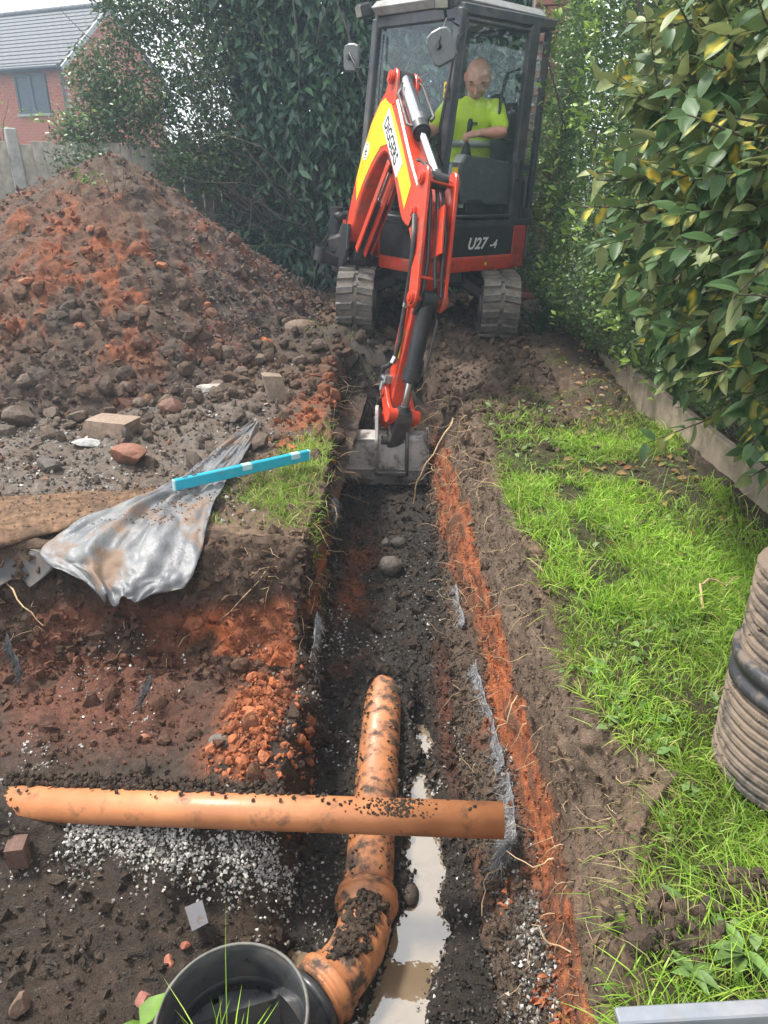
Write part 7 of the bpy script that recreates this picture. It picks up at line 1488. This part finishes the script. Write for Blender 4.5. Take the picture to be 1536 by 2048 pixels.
def hand(w, tip, up, s):
    d = (tip-w).normalized(); b = d.cross(up).normalized(); mb.frame_box(w.lerp(tip, .5) + d*.02, d, b, up, .045, .040, .017, .012); mb.sphere(w.lerp(tip, .45), .034, 10, 8, (1, 1, .7))
    for k in range(4):
        o = w + d*.085 + b*(.030 - .020*k); l = (.075, .085, .080, .062)[k]; p1 = o + d*l*.45; p2 = p1 + d*l*.10 - up*l*.42; p3 = p2 - d*l*.30 - up*l*.18; mb.tube([o - d*.02, o, p1, p2, p3], [.0105, .0105, .0100, .0092, .0075], 8)
    t0 = w + d*.035 + b*.034*s; mb.tube([t0 - b*.01*s, t0 + d*.03 + b*.018*s - up*.006, t0 + d*.06 + b*.012*s - up*.025, t0 + d*.075 - up*.04], [.014, .0125, .011, .0085], 8)
hand(wrL, hdL, Vector((.1, -.35, .93)), 1); hand(wrR, wrR + (wrR-elR).normalized()*.07, Vector((0, -.2, .97)), 1)
body = mb.build('body', SKIN, per, recalc=False); melt(body, .0052, 2, .4)
def loft(mb, secs, n=24):
    vs = []
    for c, a, b, ra, rb in secs: vs += [Vector(c) + Vector(a)*(ra*math.cos(2*math.pi*i/n)*(abs(math.cos(2*math.pi*i/n))**-.15 if abs(math.cos(2*math.pi*i/n)) > .05 else 1)) + Vector(b)*(rb*math.sin(2*math.pi*i/n)) for i in range(n)]
    m = len(secs); fs = [(k*n+i, k*n+(i+1) % n, (k+1)*n+(i+1) % n, (k+1)*n+i) for k in range(m-1) for i in range(n)] + [tuple(range(n-1, -1, -1)), tuple(range((m-1)*n, m*n))]; return mb.add(vs, fs, True)
ax1, ax2 = (shL-shR).normalized(), fw_
st = MB(); loft(st, [(pel + Vector((0, 0, -.04)), ax1, ax2, .175, .135), (pel + Vector((0, -.01, .10)), ax1, ax2, .180, .150), (pel.lerp(chest, .55), ax1, ax2, .175, .145), (chest, ax1, ax2, .185, .130), (chest.lerp(neck, .42), ax1, ax2, .175, .110), (chest.lerp(neck, .74), ax1, ax2, .125, .085), (neck - Vector((0, 0, .015)), ax1, ax2, .075, .072)])
for sh, el in ((shR, elR), (shL, elL)): limb(st, [sh.lerp(chest, .25), sh, sh.lerp(el, .45), sh.lerp(el, .72)], [.085, .076, .070, .071])
shirt = st.build('shirt', SHIRT, per, recalc=False); melt(shirt, .010, 5)
def band_part(name, m, zc, hh, grow):
    b_ = MB(); sec = []
    for z in (zc-hh, zc+hh):
        u = (z-pel.z)/(chest.z-pel.z); c = pel.lerp(chest, u); sec.append((Vector((c.x, c.y, z)), ax1, ax2, .181+grow, .150+grow))
    return loft(b_, sec, 30).build(name, m, per)
band_part('reflective_band', BAND, 1.625, .026, .0015)
sl_ = MB(); limb(sl_, [shL + (elL-shL)*.02 + Vector((.01, .02, .03)), shL.lerp(elL, .12) + Vector((.012, .02, .0))], [.070, .072]); o = sl_.build('shoulder_panel', DKB, per, recalc=False); melt(o, .010, 3)
tr_ = MB()
for hp, kn, an in ((hipR, knR, anR), (hipL, knL, anL)): limb(tr_, [hp, hp.lerp(kn, .5), kn, kn.lerp(an, .4), an], [.105, .092, .074, .068, .058])
limb(tr_, [hipR, hipL], [.12, .12]); limb(tr_, [pel, pel + Vector((0, 0, .05))], [.13, .15]); o = tr_.build('jeans', JEAN, per, recalc=False); melt(o, .010, 5)
for an in (anR, anL):
    b_ = MB(); limb(b_, [an + Vector((0, .0, .06)), an - Vector((0, 0, .03))], [.055, .050]); limb(b_, [an + Vector((0, .02, -.055)), an + Vector((-.02, -.07, -.058)), an + Vector((-.035, -.15, -.064))], [.046, .047, .038]); o = b_.build('boot', BOOT, per, recalc=False); melt(o, .009, 3)
# flat print on the shirt chest
HIA = MB().prism([chest + fw_*.137 + rt_v*a + Vector((0, 0, b)) for a, b in ((-.01, -.045), (.055, -.045), (.055, -.02), (-.01, -.02))], fw_, .003).build('chest_print', mat('dark_print', (.10, .16, .03), .7), per)

# brows, closed eyes and the short fringe of hair round the back
for s in (-1, 1):
    MB().tube([Hd(.012*s*1.18, .118, .045), Hd(.034*s*1.18, .114, .052), Hd(.056*s*1.18, .095, .044)], [.004, .0055, .003], 6).build('eyebrow', mat('brow_hair', (.16, .10, .07), .8), per)
    MB().tube([Hd(.018*s*1.18, .104, .014), Hd(.034*s*1.18, .103, .008), Hd(.050*s*1.18, .090, .013)], [.002, .0035, .002], 6).build('eyelid', mat('eyelid_skin', (.30, .12, .09), .6), per)
MB().tube([Hd(-.022, .113, -.083), Hd(0, .121, -.081), Hd(.022, .113, -.083)], [.002, .004, .002], 6).build('lips', mat('lip_skin', (.42, .14, .11), .5), per)
# ================================================================== thin smoky air
hz = MB().box((-30, -1.5, -2.2), (12, 34, 6.2)).build('haze', None, None, at=(0, 0, 0)); hm_ = bpy.data.materials.new('haze_air'); hm_.use_nodes = True; n = hm_.node_tree; n.nodes.clear(); o_ = n.nodes.new('ShaderNodeOutputMaterial'); v_ = n.nodes.new('ShaderNodeVolumePrincipled')
v_.inputs['Color'].default_value = (.66, .83, 1, 1); v_.inputs['Density'].default_value = .0052; v_.inputs['Anisotropy'].default_value = .3; n.links.new(v_.outputs['Volume'], o_.inputs['Volume']); hz.data.materials.append(hm_); tag(hz, kind='stuff'); hz.visible_shadow = True
